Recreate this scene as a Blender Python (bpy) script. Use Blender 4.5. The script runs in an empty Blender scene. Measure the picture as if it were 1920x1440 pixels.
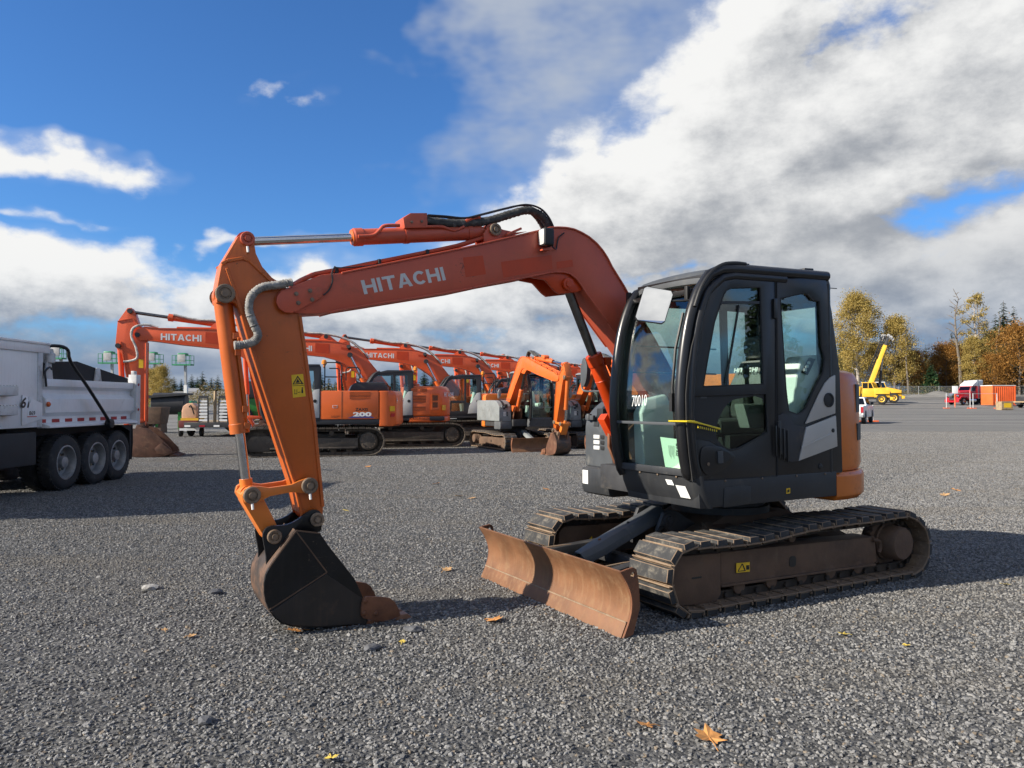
import bpy, bmesh, math, random
from mathutils import Vector, Matrix
R = math.radians
scene = bpy.context.scene
COL = scene.collection

# ------------------------------------------------------------------ camera
cam_d = bpy.data.cameras.new('camera')
cam_d.sensor_width = 36.0
cam_d.lens = 26.81
cam_d.clip_start = 0.1
cam_d.clip_end = 4000
cam = bpy.data.objects.new('camera', cam_d)
COL.objects.link(cam)
cam.location = (0, 0, 1.6)
cam.rotation_euler = (R(90 + 1.282), 0, 0)
scene.camera = cam

# ------------------------------------------------------------------ light
SUN_AZ = R(21)          # the sun stands to the left, a little behind the camera
SUN_EL = R(28)
to_sun = Vector((-math.cos(SUN_AZ) * math.cos(SUN_EL), -math.sin(SUN_AZ) * math.cos(SUN_EL), math.sin(SUN_EL)))
sun_d = bpy.data.lights.new('sun', 'SUN')
sun_d.energy = 5.0
sun_d.angle = R(0.55)
sun_d.color = (1.0, 0.92, 0.80)
sun = bpy.data.objects.new('sun', sun_d)
COL.objects.link(sun)
sun.rotation_euler = (-to_sun).to_track_quat('-Z', 'Y').to_euler()
sun.location = to_sun * 60

scene.view_settings.view_transform = 'Standard'
scene.view_settings.look = 'None'
scene.view_settings.exposure = 0.74
scene.view_settings.gamma = 1.0
scene.view_settings.use_curve_mapping = False
scene.cycles.max_bounces = 6
scene.cycles.use_adaptive_sampling = True
scene.cycles.adaptive_threshold = 0.02
scene.cycles.diffuse_bounces = 3
scene.cycles.glossy_bounces = 3
scene.cycles.transparent_max_bounces = 16


class S:
    """A node socket with arithmetic, to write node maths as formulas."""
    def __init__(self, nt, sock):
        self.nt, self.s = nt, sock

    def _m(self, op, *others, clamp=False):
        n = self.nt.nodes.new('ShaderNodeMath')
        n.operation = op
        n.use_clamp = clamp
        for i, o in enumerate((self,) + others):
            if isinstance(o, S):
                self.nt.links.new(o.s, n.inputs[i])
            else:
                n.inputs[i].default_value = o
        return S(self.nt, n.outputs[0])

    def __add__(self, o): return self._m('ADD', o)
    __radd__ = __add__
    def __sub__(self, o): return self._m('SUBTRACT', o)
    def __rsub__(self, o): return (self * -1) + o
    def __mul__(self, o): return self._m('MULTIPLY', o)
    __rmul__ = __mul__
    def __truediv__(self, o): return self._m('DIVIDE', o)
    def pow(self, o): return self._m('POWER', o)
    def max(self, o): return self._m('MAXIMUM', o)
    def min(self, o): return self._m('MINIMUM', o)
    def clamp(self): return self._m('ADD', 0.0, clamp=True)
    def smax(self, o, k): return self._m('SMOOTH_MAX', o, k)

    def smooth(self, a, b):
        n = self.nt.nodes.new('ShaderNodeMapRange')
        n.interpolation_type = 'SMOOTHSTEP'
        self.nt.links.new(self.s, n.inputs[0])
        n.inputs[1].default_value = a
        n.inputs[2].default_value = b
        return S(self.nt, n.outputs[0])


def combine(nt, x, y, z):
    n = nt.nodes.new('ShaderNodeCombineXYZ')
    for i, o in enumerate((x, y, z)):
        if isinstance(o, S):
            nt.links.new(o.s, n.inputs[i])
        else:
            n.inputs[i].default_value = o
    return n.outputs[0]


def noise(nt, vec, scale, detail=4.0, rough=0.55, dist=0.0, lac=2.0):
    n = nt.nodes.new('ShaderNodeTexNoise')
    n.inputs['Scale'].default_value = scale
    n.inputs['Detail'].default_value = detail
    n.inputs['Roughness'].default_value = rough
    n.inputs['Distortion'].default_value = dist
    n.inputs['Lacunarity'].default_value = lac
    if vec is not None:
        nt.links.new(vec, n.inputs['Vector'])
    return S(nt, n.outputs['Fac'])


def mixcol(nt, fac, a, b, mode='MIX'):
    n = nt.nodes.new('ShaderNodeMix')
    n.data_type = 'RGBA'
    n.blend_type = mode
    for sock, v in ((n.inputs[0], fac), (n.inputs[6], a), (n.inputs[7], b)):
        if isinstance(v, S):
            nt.links.new(v.s, sock)
        elif isinstance(v, bpy.types.NodeSocket):
            nt.links.new(v, sock)
        elif isinstance(v, (int, float)):
            sock.default_value = v
        else:
            sock.default_value = (*v, 1) if len(v) == 3 else v
    return n.outputs[2]


# ------------------------------------------------------------------ sky
world = bpy.data.worlds.new('World')
scene.world = world
world.use_nodes = True
wt = world.node_tree
wt.nodes.clear()
w_out = wt.nodes.new('ShaderNodeOutputWorld')
w_bg = wt.nodes.new('ShaderNodeBackground')
wt.links.new(w_bg.outputs[0], w_out.inputs[0])
w_bg.inputs[1].default_value = 0.070
sky_n = wt.nodes.new('ShaderNodeTexSky')
sky_n.sky_type = 'NISHITA'
sky_n.sun_disc = False
sky_n.sun_elevation = SUN_EL
sky_n.sun_rotation = math.atan2(to_sun.x, to_sun.y)
sky_n.air_density = 1.0
sky_n.dust_density = 0.3
sky_n.ozone_density = 2.5
w_tc = wt.nodes.new('ShaderNodeTexCoord')
w_sep = wt.nodes.new('ShaderNodeSeparateXYZ')
wt.links.new(w_tc.outputs['Generated'], w_sep.inputs[0])
dx, dy, dz = (S(wt, w_sep.outputs[i]) for i in range(3))
# azimuth counted from -130 to 230 degrees, so that its seam lies behind and to the left
C5, S5 = math.cos(R(50)), math.sin(R(50))
az = (dx * C5 - dy * S5)._m('ARCTAN2', dx * S5 + dy * C5) + R(50)
el = dz._m('ARCSINE')

# cloud banks: centre azimuth, centre elevation, half length, half height, slope, weight (radians)
BANKS = [
    # the great bank on the right, rising to the upper right corner
    (0.40, 0.335, 0.36, 0.080, 0.42, 0.95), (0.20, 0.265, 0.21, 0.080, 0.30, 1.05), (0.52, 0.47, 0.34, 0.070, 0.40, 0.66), (0.33, 0.43, 0.20, 0.06, 0.45, 0.52),
    (0.36, 0.235, 0.22, 0.055, 0.25, 1.00), (0.16, 0.195, 0.22, 0.050, 0.08, 0.85), (0.62, 0.36, 0.20, 0.11, 0.30, 0.95), (0.62, 0.53, 0.22, 0.06, 0.1, 0.7),
    # thin haze on its left flank
    (0.13, 0.33, 0.08, 0.05, 0.8, 0.30),
    # darker broken cloud low on the right
    (0.53, 0.165, 0.22, 0.050, 0.03, 0.80), (0.40, 0.115, 0.34, 0.050, 0.0, 0.85), (0.22, 0.115, 0.20, 0.055, 0.0, 0.80),
    # cumulus row along the horizon on the left and middle
    (-0.50, 0.130, 0.20, 0.048, -0.05, 0.72), (-0.33, 0.118, 0.16, 0.050, 0.0, 0.62), (-0.17, 0.135, 0.16, 0.045, 0.08, 0.72), (-0.02, 0.13, 0.18, 0.050, 0.05, 0.70), (0.0, 0.060, 0.80, 0.040, 0.0, 0.62),
    # cumulus behind the camera, as the cab mirror shows
    (2.75, 0.55, 0.40, 0.16, 0.0, 0.75), (3.35, 0.50, 0.35, 0.18, 0.0, 0.75),
    # small separate wisps
    (-0.300, 0.375, 0.055, 0.022, 0.42, 0.0), (-0.235, 0.372, 0.035, 0.016, 0.0, 0.0), (-0.58, 0.258, 0.105, 0.018, -0.04, 0.50), (-0.29, 0.198, 0.09, 0.009, 0.02, 0.20), (-0.60, 0.205, 0.10, 0.008, 0.0, 0.2),
]


SLOPES = (0.0, 0.28, 0.42, 0.8)


def coverage(a, e, c, small=True):
    """each bank is a soft ellipse lying along one of a few slopes; they melt together"""
    turned = {}
    for sl in SLOPES:
        co, si = math.cos(math.atan(sl)), math.sin(math.atan(sl))
        turned[sl] = combine(wt, a * co + e * si, e * co - a * si, 0.0) if sl else combine(wt, a, e, 0.0)
    for (ca, ce, ra, re_, sl, wgt) in BANKS:
        if not small and wgt < 0.6:
            continue
        sl = min(SLOPES, key=lambda q: abs(q - sl))
        co, si = math.cos(math.atan(sl)), math.sin(math.atan(sl))
        n = wt.nodes.new('ShaderNodeVectorMath')
        n.operation = 'MULTIPLY_ADD'
        wt.links.new(turned[sl], n.inputs[0])
        n.inputs[1].default_value = (1 / ra, 1 / re_, 0)
        n.inputs[2].default_value = (-(ca * co + ce * si) / ra, (ca * si - ce * co) / re_, 0)
        d = wt.nodes.new('ShaderNodeVectorMath')
        d.operation = 'DOT_PRODUCT'
        wt.links.new(n.outputs[0], d.inputs[0])
        wt.links.new(n.outputs[0], d.inputs[1])
        c = c.max(S(wt, d.outputs['Value'])._m('MULTIPLY_ADD', -max(wgt * 0.62, 0.30), wgt * 0.9))
    return c


def puff(a, e, seed):
    # billows a little wider than high
    v = combine(wt, a * 1.0, e * 1.55, seed)
    big = noise(wt, v, 5.5, 8.0, 0.60)
    return big


wob_n = wt.nodes.new('ShaderNodeTexNoise')
wob_n.inputs['Scale'].default_value = 7.0
wob_n.inputs['Detail'].default_value = 3.0
wob_n.inputs['Roughness'].default_value = 0.6
wt.links.new(combine(wt, az, el * 1.4, 3.3), wob_n.inputs['Vector'])
wob_s = wt.nodes.new('ShaderNodeSeparateColor')
wt.links.new(wob_n.outputs['Color'], wob_s.inputs[0])
wob, wob2 = S(wt, wob_s.outputs[0]), S(wt, wob_s.outputs[1])
aw = az + (wob - 0.5) * 0.22
ew = el + (wob2 - 0.5) * 0.10
n0 = puff(az, el, 0.0)
n1 = puff(az - 0.028, el + 0.040, 0.0)
# beyond the frame the sky goes on: mostly clear on the sun's side, scattered cumulus elsewhere
side_sky = (az._m('ABSOLUTE')).smooth(0.70, 0.95).max(el.smooth(0.62, 0.80))
back = noise(wt, combine(wt, dx, dy, dz * 2.2), 1.9, 2.0, 0.5)
back_cov = (back - 0.505) * 5.0 * side_sky - (1.0 - side_sky) * 0.6
back_cov = back_cov.max(-0.6)
cov0 = coverage(aw, ew, back_cov)
cov1 = coverage(aw - 0.02, ew + 0.045, back_cov - side_sky * 0.12, False)
dens0 = cov0 * 1.05 + (n0 - 0.5) * 2.15 - 0.05
dens1 = cov1 * 1.05 + (n1 - 0.5) * 2.15 - 0.05
alpha = dens0.smooth(-0.06, 0.42)
veil = noise(wt, combine(wt, az * 0.8, el * 1.6, 5.0), 3.2, 5.0, 0.62)
ah = az + (wob - 0.5) * 0.30 + (veil - 0.5) * 0.35
hazy = (1.0 - ((ah - 0.11) * 4.4)._m('ABSOLUTE').pow(2.0) - ((el - 0.46 - (ah - 0.1) * 0.5 + (wob2 - 0.5) * 0.25) * 5.0)._m('ABSOLUTE').pow(2.0)).smooth(-0.1, 1.0)
veil_a = (veil.smooth(0.26, 0.64) * hazy * 0.85).clamp()
alpha = (alpha + (veil.smooth(0.42, 0.78)) * (cov0.smooth(-0.35, 0.25)) * 0.5).clamp()
# lit tops and grey undersides: compare the cloud with the cloud a little higher, towards the sun
lit = (dens0 - dens1) * 0.62 + 0.50
thick = dens0.smooth(0.3, 1.2)
relief = noise(wt, combine(wt, az, el * 1.6, 2.0), 10.0, 6.0, 0.66)
shade = (lit + (relief - 0.5) * 1.25 - thick * 0.06).smooth(-0.05, 1.0)
low = (0.20 - el).smooth(0.0, 0.16)
# the lower clouds on the right are a darker blue-grey
low_r = (0.25 - el + (wob - 0.5) * 0.12).smooth(0.0, 0.10) * az.smooth(0.12, 0.36)
shade = shade * (1.0 - low_r * 0.40)
c_dark = mixcol(wt, low, (2.95, 3.15, 3.5), (1.6, 2.2, 3.2))
c_lit = mixcol(wt, low, (7.9, 7.9, 7.8), (7.2, 7.4, 7.6))
cloud = mixcol(wt, shade, c_dark, c_lit)
# blue-grey rain cloud hangs low over the horizon
hb = (0.095 - el + (wob - 0.5) * 0.10).smooth(0.0, 0.075)
rain = noise(wt, combine(wt, az * 0.7, el * 3.0, 1.7), 4.0, 4.0, 0.55).smooth(0.30, 0.56)
tint = mixcol(wt, 1.0, sky_n.outputs[0], (0.50, 0.90, 1.38), 'MULTIPLY')
hz = (0.12 - el).smooth(0.0, 0.12)
tint = mixcol(wt, hz * 0.85, tint, (1.9, 3.0, 4.9))
tint = mixcol(wt, veil_a, tint, (4.3, 4.7, 5.3))
skyc = mixcol(wt, alpha, tint, cloud)
skyc = mixcol(wt, (hb * rain * 0.85).clamp(), skyc, (1.15, 1.80, 2.95))
ground_dim = (dz * -1).smooth(-0.01, 0.03)
skyc = mixcol(wt, ground_dim, skyc, (1.0, 1.0, 1.0))
wt.links.new(skyc, w_bg.inputs[0])
world.cycles.sampling_method = 'NONE'




# ------------------------------------------------------------------ mesh helpers
def tag(o, label=None, cat=None, group=None, kind=None):
    if label: o['label'] = label
    if cat: o['category'] = cat
    if group: o['group'] = group
    if kind: o['kind'] = kind
    return o


def thing(name, label, cat, loc=(0, 0, 0), rz=0.0, group=None, scale=1.0):
    o = bpy.data.objects.new(name, None)
    o.empty_display_size = 0.3
    COL.objects.link(o)
    o.location = loc
    o.rotation_euler = (0, 0, rz)
    o.scale = (scale,) * 3
    return tag(o, label, cat, group)


class MB:
    """Collects faces; build() links them as one mesh object."""
    def __init__(self):
        self.v, self.f, self.m = [], [], []

    def add(self, vs, fs, mi=0):
        b = len(self.v)
        self.v += [tuple(p) for p in vs]
        self.f += [tuple(i + b for i in f) for f in fs]
        self.m += [mi] * len(fs)
        return self

    def box(self, x0, x1, y0, y1, z0, z1, mi=0):
        v = [(x, y, z) for x in (x0, x1) for y in (y0, y1) for z in (z0, z1)]
        return self.add(v, [(0, 1, 3, 2), (4, 6, 7, 5), (0, 4, 5, 1), (2, 3, 7, 6), (0, 2, 6, 4), (1, 5, 7, 3)], mi)

    def prism(self, pts, y0, y1, mi=0, axis='y', inset=None):
        """Extrude a closed outline [(a, b)] between two planes of the axis."""
        n = len(pts)
        def p3(a, b, c):
            return (a, c, b) if axis == 'y' else (c, a, b) if axis == 'x' else (a, b, c)
        v = [p3(a, b, y0) for a, b in pts] + [p3(a, b, y1) for a, b in pts]
        f = [tuple(range(n)), tuple(range(2 * n - 1, n - 1, -1))]
        f += [(i, i + n, (i + 1) % n + n, (i + 1) % n) for i in range(n)]
        return self.add(v, f, mi)

    def loft(self, rings, closed=True, cap=True, mi=0):
        n = len(rings[0])
        v = [p for r in rings for p in r]
        f = []
        for k in range(len(rings) - 1):
            a, b = k * n, (k + 1) * n
            for i in range(n if closed else n - 1):
                j = (i + 1) % n
                f.append((a + i, a + j, b + j, b + i))
        if cap and closed:
            f.append(tuple(range(n - 1, -1, -1)))
            f.append(tuple(range(len(v) - n, len(v))))
        return self.add(v, f, mi)

    def cyl(self, p0, p1, r0, r1=None, seg=16, mi=0, cap=True):
        r1 = r0 if r1 is None else r1
        p0, p1 = Vector(p0), Vector(p1)
        d = (p1 - p0).normalized()
        u = d.orthogonal().normalized()
        w = d.cross(u)
        ring = lambda p, r: [p + (u * math.cos(t) + w * math.sin(t)) * r for t in [2 * math.pi * k / seg for k in range(seg)]]
        return self.loft([ring(p0, r0), ring(p1, r1)], True, cap, mi)

    def lathe(self, p0, axis, prof, seg=20, mi=0):
        """prof: [(distance along axis, radius)] closed at the ends."""
        p0, d = Vector(p0), Vector(axis).normalized()
        u = d.orthogonal().normalized()
        w = d.cross(u)
        rings = [[p0 + d * h + (u * math.cos(2 * math.pi * k / seg) + w * math.sin(2 * math.pi * k / seg)) * max(r, 1e-4)
                  for k in range(seg)] for h, r in prof]
        return self.loft(rings, True, True, mi)

    def tube(self, pts, r, seg=8, mi=0, sub=0, flat=1.0, jit=0.0, rib=0.0):
        P = [Vector(p) for p in pts]
        if sub:
            P = catmull(P, sub)
        rings = []
        up = None
        for i, p in enumerate(P):
            t = (P[min(i + 1, len(P) - 1)] - P[max(i - 1, 0)]).normalized()
            if up is None:
                up = t.orthogonal().normalized()
            up = (up - t * up.dot(t)).normalized()
            w = t.cross(up)
            rr = (r[i] if isinstance(r, (list, tuple)) else r) * (1 + jit * random.uniform(-1, 1)) * (1 + rib * (1 if i % 2 else -1))
            rings.append([p + (up * math.cos(2 * math.pi * k / seg) + w * math.sin(2 * math.pi * k / seg) * flat) * rr for k in range(seg)])
        return self.loft(rings, True, True, mi)

    def bar(self, p0, p1, w, h, up=(0, 0, 1), mi=0):
        p0, p1 = Vector(p0), Vector(p1)
        d = (p1 - p0).normalized()
        s = d.cross(Vector(up))
        if s.length < 1e-5:
            s = d.orthogonal()
        s.normalize()
        t = s.cross(d)
        q = lambda p: [p + s * w / 2 + t * h / 2, p - s * w / 2 + t * h / 2, p - s * w / 2 - t * h / 2, p + s * w / 2 - t * h / 2]
        return self.loft([q(p0), q(p1)], True, True, mi)

    def plate(self, outline, holes, y0, y1, mi=0, axis='y'):
        """A flat plate with window openings."""
        bm = bmesh.new()
        def p3(a, b, c):
            return (a, c, b) if axis == 'y' else (c, a, b) if axis == 'x' else (a, b, c)
        edges, loops = [], []
        for lp in [outline] + list(holes):
            vs = [bm.verts.new(p3(a, b, y0)) for a, b in lp]
            loops.append(vs)
            for i in range(len(vs)):
                edges.append(bm.edges.new((vs[i], vs[(i + 1) % len(vs)])))
        bmesh.ops.triangle_fill(bm, use_beauty=True, use_dissolve=False, edges=edges)
        bm.verts.index_update()
        base = [tuple(v.co) for v in bm.verts]
        ff = [tuple(v.index for v in f.verts) for f in bm.faces]
        n = len(base)
        ax = {'y': 1, 'x': 0, 'z': 2}[axis]
        top = []
        for p in base:
            q = list(p)
            q[ax] = y1
            top.append(tuple(q))
        f = ff + [tuple(i + n for i in reversed(t)) for t in ff]
        for vs in loops:
            ids = [v.index for v in vs]
            for i in range(len(ids)):
                a, b = ids[i], ids[(i + 1) % len(ids)]
                f.append((a, b, b + n, a + n))
        bm.free()
        return self.add(base + top, f, mi)

    def sheet(self, grid, t=(0, 0, 0), mi=0):
        """A grid of points [rows][cols] thickened by the vector t."""
        r, c = len(grid), len(grid[0])
        v = [Vector(p) for row in grid for p in row]
        n = len(v)
        v2 = [p + Vector(t) for p in v]
        f = []
        for i in range(r - 1):
            for j in range(c - 1):
                a = i * c + j
                f.append((a, a + 1, a + c + 1, a + c))
                f.append((n + a, n + a + c, n + a + c + 1, n + a + 1))
        rim = [j for j in range(c)] + [i * c + c - 1 for i in range(1, r)] + [(r - 1) * c + j for j in range(c - 2, -1, -1)] + [i * c for i in range(r - 2, 0, -1)]
        for k in range(len(rim)):
            a, b = rim[k], rim[(k + 1) % len(rim)]
            f.append((a, b, b + n, a + n))
        return self.add(v + v2, f, mi)

    def mesh(self, name, mats, bevel=0.0, seg=2, smooth=32, fix=True):
        me = bpy.data.meshes.new(name)
        me.from_pydata(self.v, [], self.f)
        if not isinstance(mats, (list, tuple)):
            mats = [mats]
        for m in mats:
            me.materials.append(m)
        if any(self.m):
            me.polygons.foreach_set('material_index', self.m)
        if fix or bevel:
            bm = bmesh.new()
            bm.from_mesh(me)
            if fix:
                bmesh.ops.recalc_face_normals(bm, faces=bm.faces)
            if bevel:
                ed = [e for e in bm.edges if len(e.link_faces) == 2 and e.calc_face_angle(0) > R(28)]
                try:
                    bmesh.ops.bevel(bm, geom=ed, offset=bevel, segments=seg, affect='EDGES', clamp_overlap=True, profile=0.6)
                except Exception:
                    pass
            bm.to_mesh(me)
            bm.free()
        if smooth:
            me.polygons.foreach_set('use_smooth', [True] * len(me.polygons))
            me.set_sharp_from_angle(angle=R(smooth))
        me.update()
        return me

    def build(self, name, mats, parent=None, bevel=0.0, seg=2, smooth=32, kind=None, label=None, loc=None, fix=True):
        o = bpy.data.objects.new(name, self.mesh(name, mats, bevel, seg, smooth, fix))
        COL.objects.link(o)
        if parent is not None:
            o.parent = parent
        if loc is not None:
            o.location = loc
        return tag(o, label, kind=kind)


def catmull(P, sub):
    out = []
    n = len(P)
    for i in range(n - 1):
        p0, p1, p2, p3 = P[max(i - 1, 0)], P[i], P[i + 1], P[min(i + 2, n - 1)]
        for k in range(sub):
            t = k / sub
            out.append(0.5 * ((2 * p1) + (p2 - p0) * t + (2 * p0 - 5 * p1 + 4 * p2 - p3) * t * t + (3 * p1 - p0 - 3 * p2 + p3) * t ** 3))
    out.append(P[-1])
    return out


def cat2(pts, sub=4, closed=False):
    """Smooth a 2D outline."""
    P = [Vector((a, b, 0)) for a, b in pts]
    if closed:
        n = len(P)
        out = []
        for i in range(n):
            p0, p1, p2, p3 = P[i - 1], P[i], P[(i + 1) % n], P[(i + 2) % n]
            for k in range(sub):
                t = k / sub
                out.append(0.5 * ((2 * p1) + (p2 - p0) * t + (2 * p0 - 5 * p1 + 4 * p2 - p3) * t * t + (3 * p1 - p0 - 3 * p2 + p3) * t ** 3))
        return [(p.x, p.y) for p in out]
    return [(p.x, p.y) for p in catmull(P, sub)]


def rrect(x0, x1, z0, z1, r, seg=4):
    out = []
    for cx, cz, a0 in ((x1 - r, z1 - r, 0), (x0 + r, z1 - r, 90), (x0 + r, z0 + r, 180), (x1 - r, z0 + r, 270)):
        for k in range(seg + 1):
            a = R(a0 + 90 * k / seg)
            out.append((cx + r * math.cos(a), cz + r * math.sin(a)))
    return out


def circle(cx, cz, r, n=24):
    return [(cx + r * math.cos(2 * math.pi * k / n), cz + r * math.sin(2 * math.pi * k / n)) for k in range(n)]


def copy_tree(o, parent=None, skip=()):
    c = o.copy()
    COL.objects.link(c)
    c.parent = parent
    for ch in list(o.children):
        if ch.name.split('.')[0] not in skip:
            copy_tree(ch, c, skip)
    return c


# ------------------------------------------------------------------ lettering
def glyph(ch):
    """Bold extended capitals as polygons in a cell of height 1; returns (polygons, width)."""
    r = lambda x0, x1, z0, z1: [(x0, z0), (x1, z0), (x1, z1), (x0, z1)]
    s = 0.25
    if ch == 'H':
        return [r(0, s, 0, 1), r(s, .72, .4, .6), r(.72, .97, 0, 1)], .97
    if ch == 'I':
        return [r(0, s, 0, 1)], s
    if ch == 'T':
        return [r(0, .92, .8, 1), r(.335, .585, 0, .8)], .92
    if ch == 'A':
        return [[(0, 0), (.26, 0), (.40, .38), (.52, .76), (.52, 1), (.36, 1)], [(.52, .76), (.64, .38), (.78, 0), (1.04, 0), (.68, 1), (.52, 1)],
                [(.335, .2), (.705, .2), (.64, .38), (.40, .38)]], 1.04
    if ch == 'C':
        po = []
        n = 14
        a = lambda k: R(42 + (318 - 42) * k / n)
        for k in range(n):
            q = []
            for kk, rx, rz in ((k, .5, .5), (k + 1, .5, .5), (k + 1, .25, .29), (k, .25, .29)):
                q.append((.5 + rx * math.cos(a(kk)) * 1.0, .5 + rz * math.sin(a(kk))))
            po.append(q)
        return po, .93
    return [], .4


def word(text, p0, u, v, gap=.13, n=(0, 0, 0)):
    """A flat word: p0 its lower left corner, u along the full width, v up the full height."""
    p0, u, v = Vector(p0) + Vector(n), Vector(u), Vector(v)
    g = [glyph(c) for c in text]
    total = sum(w for _, w in g) + gap * (len(g) - 1)
    mb = MB()
    x = 0
    for polys, w in g:
        for po in polys:
            mb.add([p0 + u * ((x + a) / total) + v * b for a, b in po], [tuple(range(len(po)))])
        x += w + gap
    return mb


def text_mb(text, p0, u, v, n=(0, 0, 0), bold=0.0, shear=0.0, space=1.0):
    """Other print, from the built-in font, fitted to the box spanned by u and v."""
    cu = bpy.data.curves.new('t', 'FONT')
    cu.body = text
    cu.offset = bold
    cu.shear = shear
    cu.space_character = space
    cu.resolution_u = 3
    ob = bpy.data.objects.new('t', cu)
    COL.objects.link(ob)
    dg = bpy.context.evaluated_depsgraph_get()
    me = bpy.data.meshes.new_from_object(ob.evaluated_get(dg))
    xs = [q.co.x for q in me.vertices]
    ys = [q.co.y for q in me.vertices]
    x0, x1, y0, y1 = min(xs), max(xs), min(ys), max(ys)
    p0, u, v = Vector(p0) + Vector(n), Vector(u), Vector(v)
    mb = MB()
    mb.add([p0 + u * ((q.co.x - x0) / (x1 - x0)) + v * ((q.co.y - y0) / (y1 - y0)) for q in me.vertices], [tuple(p.vertices) for p in me.polygons])
    bpy.data.objects.remove(ob)
    bpy.data.curves.remove(cu)
    bpy.data.meshes.remove(me)
    return mb


# ------------------------------------------------------------------ materials
def M(name, base, rough=0.5, metal=0.0, var=0.12, vs=2.5, dirt=None, dirt_amt=0.0, ds=4.0, bump=0.0, bs=60.0, coat=0.0, spec=0.5, streak=0.0, chips=None, chip_amt=0.5):
    m = bpy.data.materials.new(name)
    m.use_nodes = True
    nt = m.node_tree
    b = nt.nodes['Principled BSDF']
    tc = nt.nodes.new('ShaderNodeTexCoord')
    vec = tc.outputs['Object']
    n1 = noise(nt, vec, vs, 6, 0.62)
    dark = tuple(c * (1 - var) for c in base)
    light = tuple(min(1, c * (1 + var)) for c in base)
    col = mixcol(nt, n1.smooth(0.3, 0.7), dark, light)
    rf = (n1 - 0.5) * 0.25 + rough
    if dirt:
        n2 = noise(nt, vec, ds, 9, 0.7, 0.3)
        f = n2.smooth(0.62 - dirt_amt * 0.45, 0.85 - dirt_amt * 0.30)
        if streak:
            mp = nt.nodes.new('ShaderNodeMapping')
            mp.inputs['Scale'].default_value = (14, 14, 0.8)
            nt.links.new(vec, mp.inputs[0])
            n3 = noise(nt, mp.outputs[0], 2.0, 5, 0.6)
            f = (f + n3.smooth(0.48, 0.72) * streak).clamp()
        col = mixcol(nt, f, col, dirt)
        rf = rf + f * 0.3
    if chips:
        # small chips and scuffs in the paint, gathered in patches
        nc = noise(nt, vec, 26, 6, 0.7, 0.6)
        pc = noise(nt, vec, 2.2, 4, 0.6)
        f = (nc + (pc - 0.5) * 0.5).smooth(0.74 - chip_amt * 0.12, 0.78 - chip_amt * 0.12)
        mp2 = nt.nodes.new('ShaderNodeMapping')
        mp2.inputs['Scale'].default_value = (3, 3, 60)
        mp2.inputs['Rotation'].default_value = (0.3, 0.9, 0)
        nt.links.new(vec, mp2.inputs[0])
        sc_ = noise(nt, mp2.outputs[0], 3.0, 3, 0.5)
        f = (f + (sc_ + (pc - 0.5) * 0.4).smooth(0.73, 0.77) * 0.45).clamp()
        col = mixcol(nt, f, col, chips)
        rf = rf + f * 0.25
    nt.links.new(col, b.inputs['Base Color'])
    nt.links.new(rf.clamp().s, b.inputs['Roughness'])
    b.inputs['Metallic'].default_value = metal
    b.inputs['Specular IOR Level'].default_value = spec
    b.inputs['Coat Weight'].default_value = coat
    b.inputs['Coat Roughness'].default_value = 0.12
    if bump:
        n4 = noise(nt, vec, bs, 5, 0.6)
        bp = nt.nodes.new('ShaderNodeBump')
        bp.inputs['Strength'].default_value = bump
        bp.inputs['Distance'].default_value = 0.01
        nt.links.new(n4.s, bp.inputs['Height'])
        nt.links.new(bp.outputs[0], b.inputs['Normal'])
    return m


def glass_mat(name, tint, refl=1.0, rough=0.0):
    m = bpy.data.materials.new(name)
    m.use_nodes = True
    nt = m.node_tree
    nt.nodes.clear()
    out = nt.nodes.new('ShaderNodeOutputMaterial')
    tr = nt.nodes.new('ShaderNodeBsdfTransparent')
    tr.inputs[0].default_value = (*tint, 1)
    gl = nt.nodes.new('ShaderNodeBsdfGlossy')
    gl.inputs['Roughness'].default_value = rough
    ge = nt.nodes.new('ShaderNodeNewGeometry')
    dt = nt.nodes.new('ShaderNodeVectorMath')
    dt.operation = 'DOT_PRODUCT'
    nt.links.new(ge.outputs['Incoming'], dt.inputs[0])
    nt.links.new(ge.outputs['Normal'], dt.inputs[1])
    cs = S(nt, dt.outputs['Value'])._m('ABSOLUTE')
    mx = nt.nodes.new('ShaderNodeMixShader')
    f = (((1.0 - cs).pow(5.0) * 0.95 + 0.045) * refl).clamp()
    nt.links.new(f.s, mx.inputs[0])
    nt.links.new(tr.outputs[0], mx.inputs[1])
    nt.links.new(gl.outputs[0], mx.inputs[2])
    nt.links.new(mx.outputs[0], out.inputs[0])
    return m


DUST = (0.30, 0.25, 0.19)
RUST = (0.20, 0.075, 0.030)
m_orange = M('orange_paint_faded', (0.50, 0.086, 0.040), 0.45, var=0.13, vs=1.5, dirt=(0.30, 0.085, 0.05), dirt_amt=0.18, ds=3, coat=0.1, streak=0.10, chips=(0.14, 0.055, 0.035), chip_amt=0.35)
m_orange_fresh = M('orange_paint_unfaded', (0.50, 0.045, 0.003), 0.38, var=0.08, vs=4)
m_orange_y = M('orange_paint_yellowed', (0.53, 0.112, 0.014), 0.40, var=0.14, vs=1.3, dirt=(0.25, 0.085, 0.02), dirt_amt=0.20, ds=2.5, coat=0.1, streak=0.12, chips=(0.15, 0.065, 0.03), chip_amt=0.4)
m_orange_cw = M('orange_paint_body', (0.62, 0.165, 0.020), 0.42, var=0.12, vs=2, dirt=(0.20, 0.08, 0.03), dirt_amt=0.18, coat=0.2, chips=(0.12, 0.06, 0.035), chip_amt=0.3)
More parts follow.
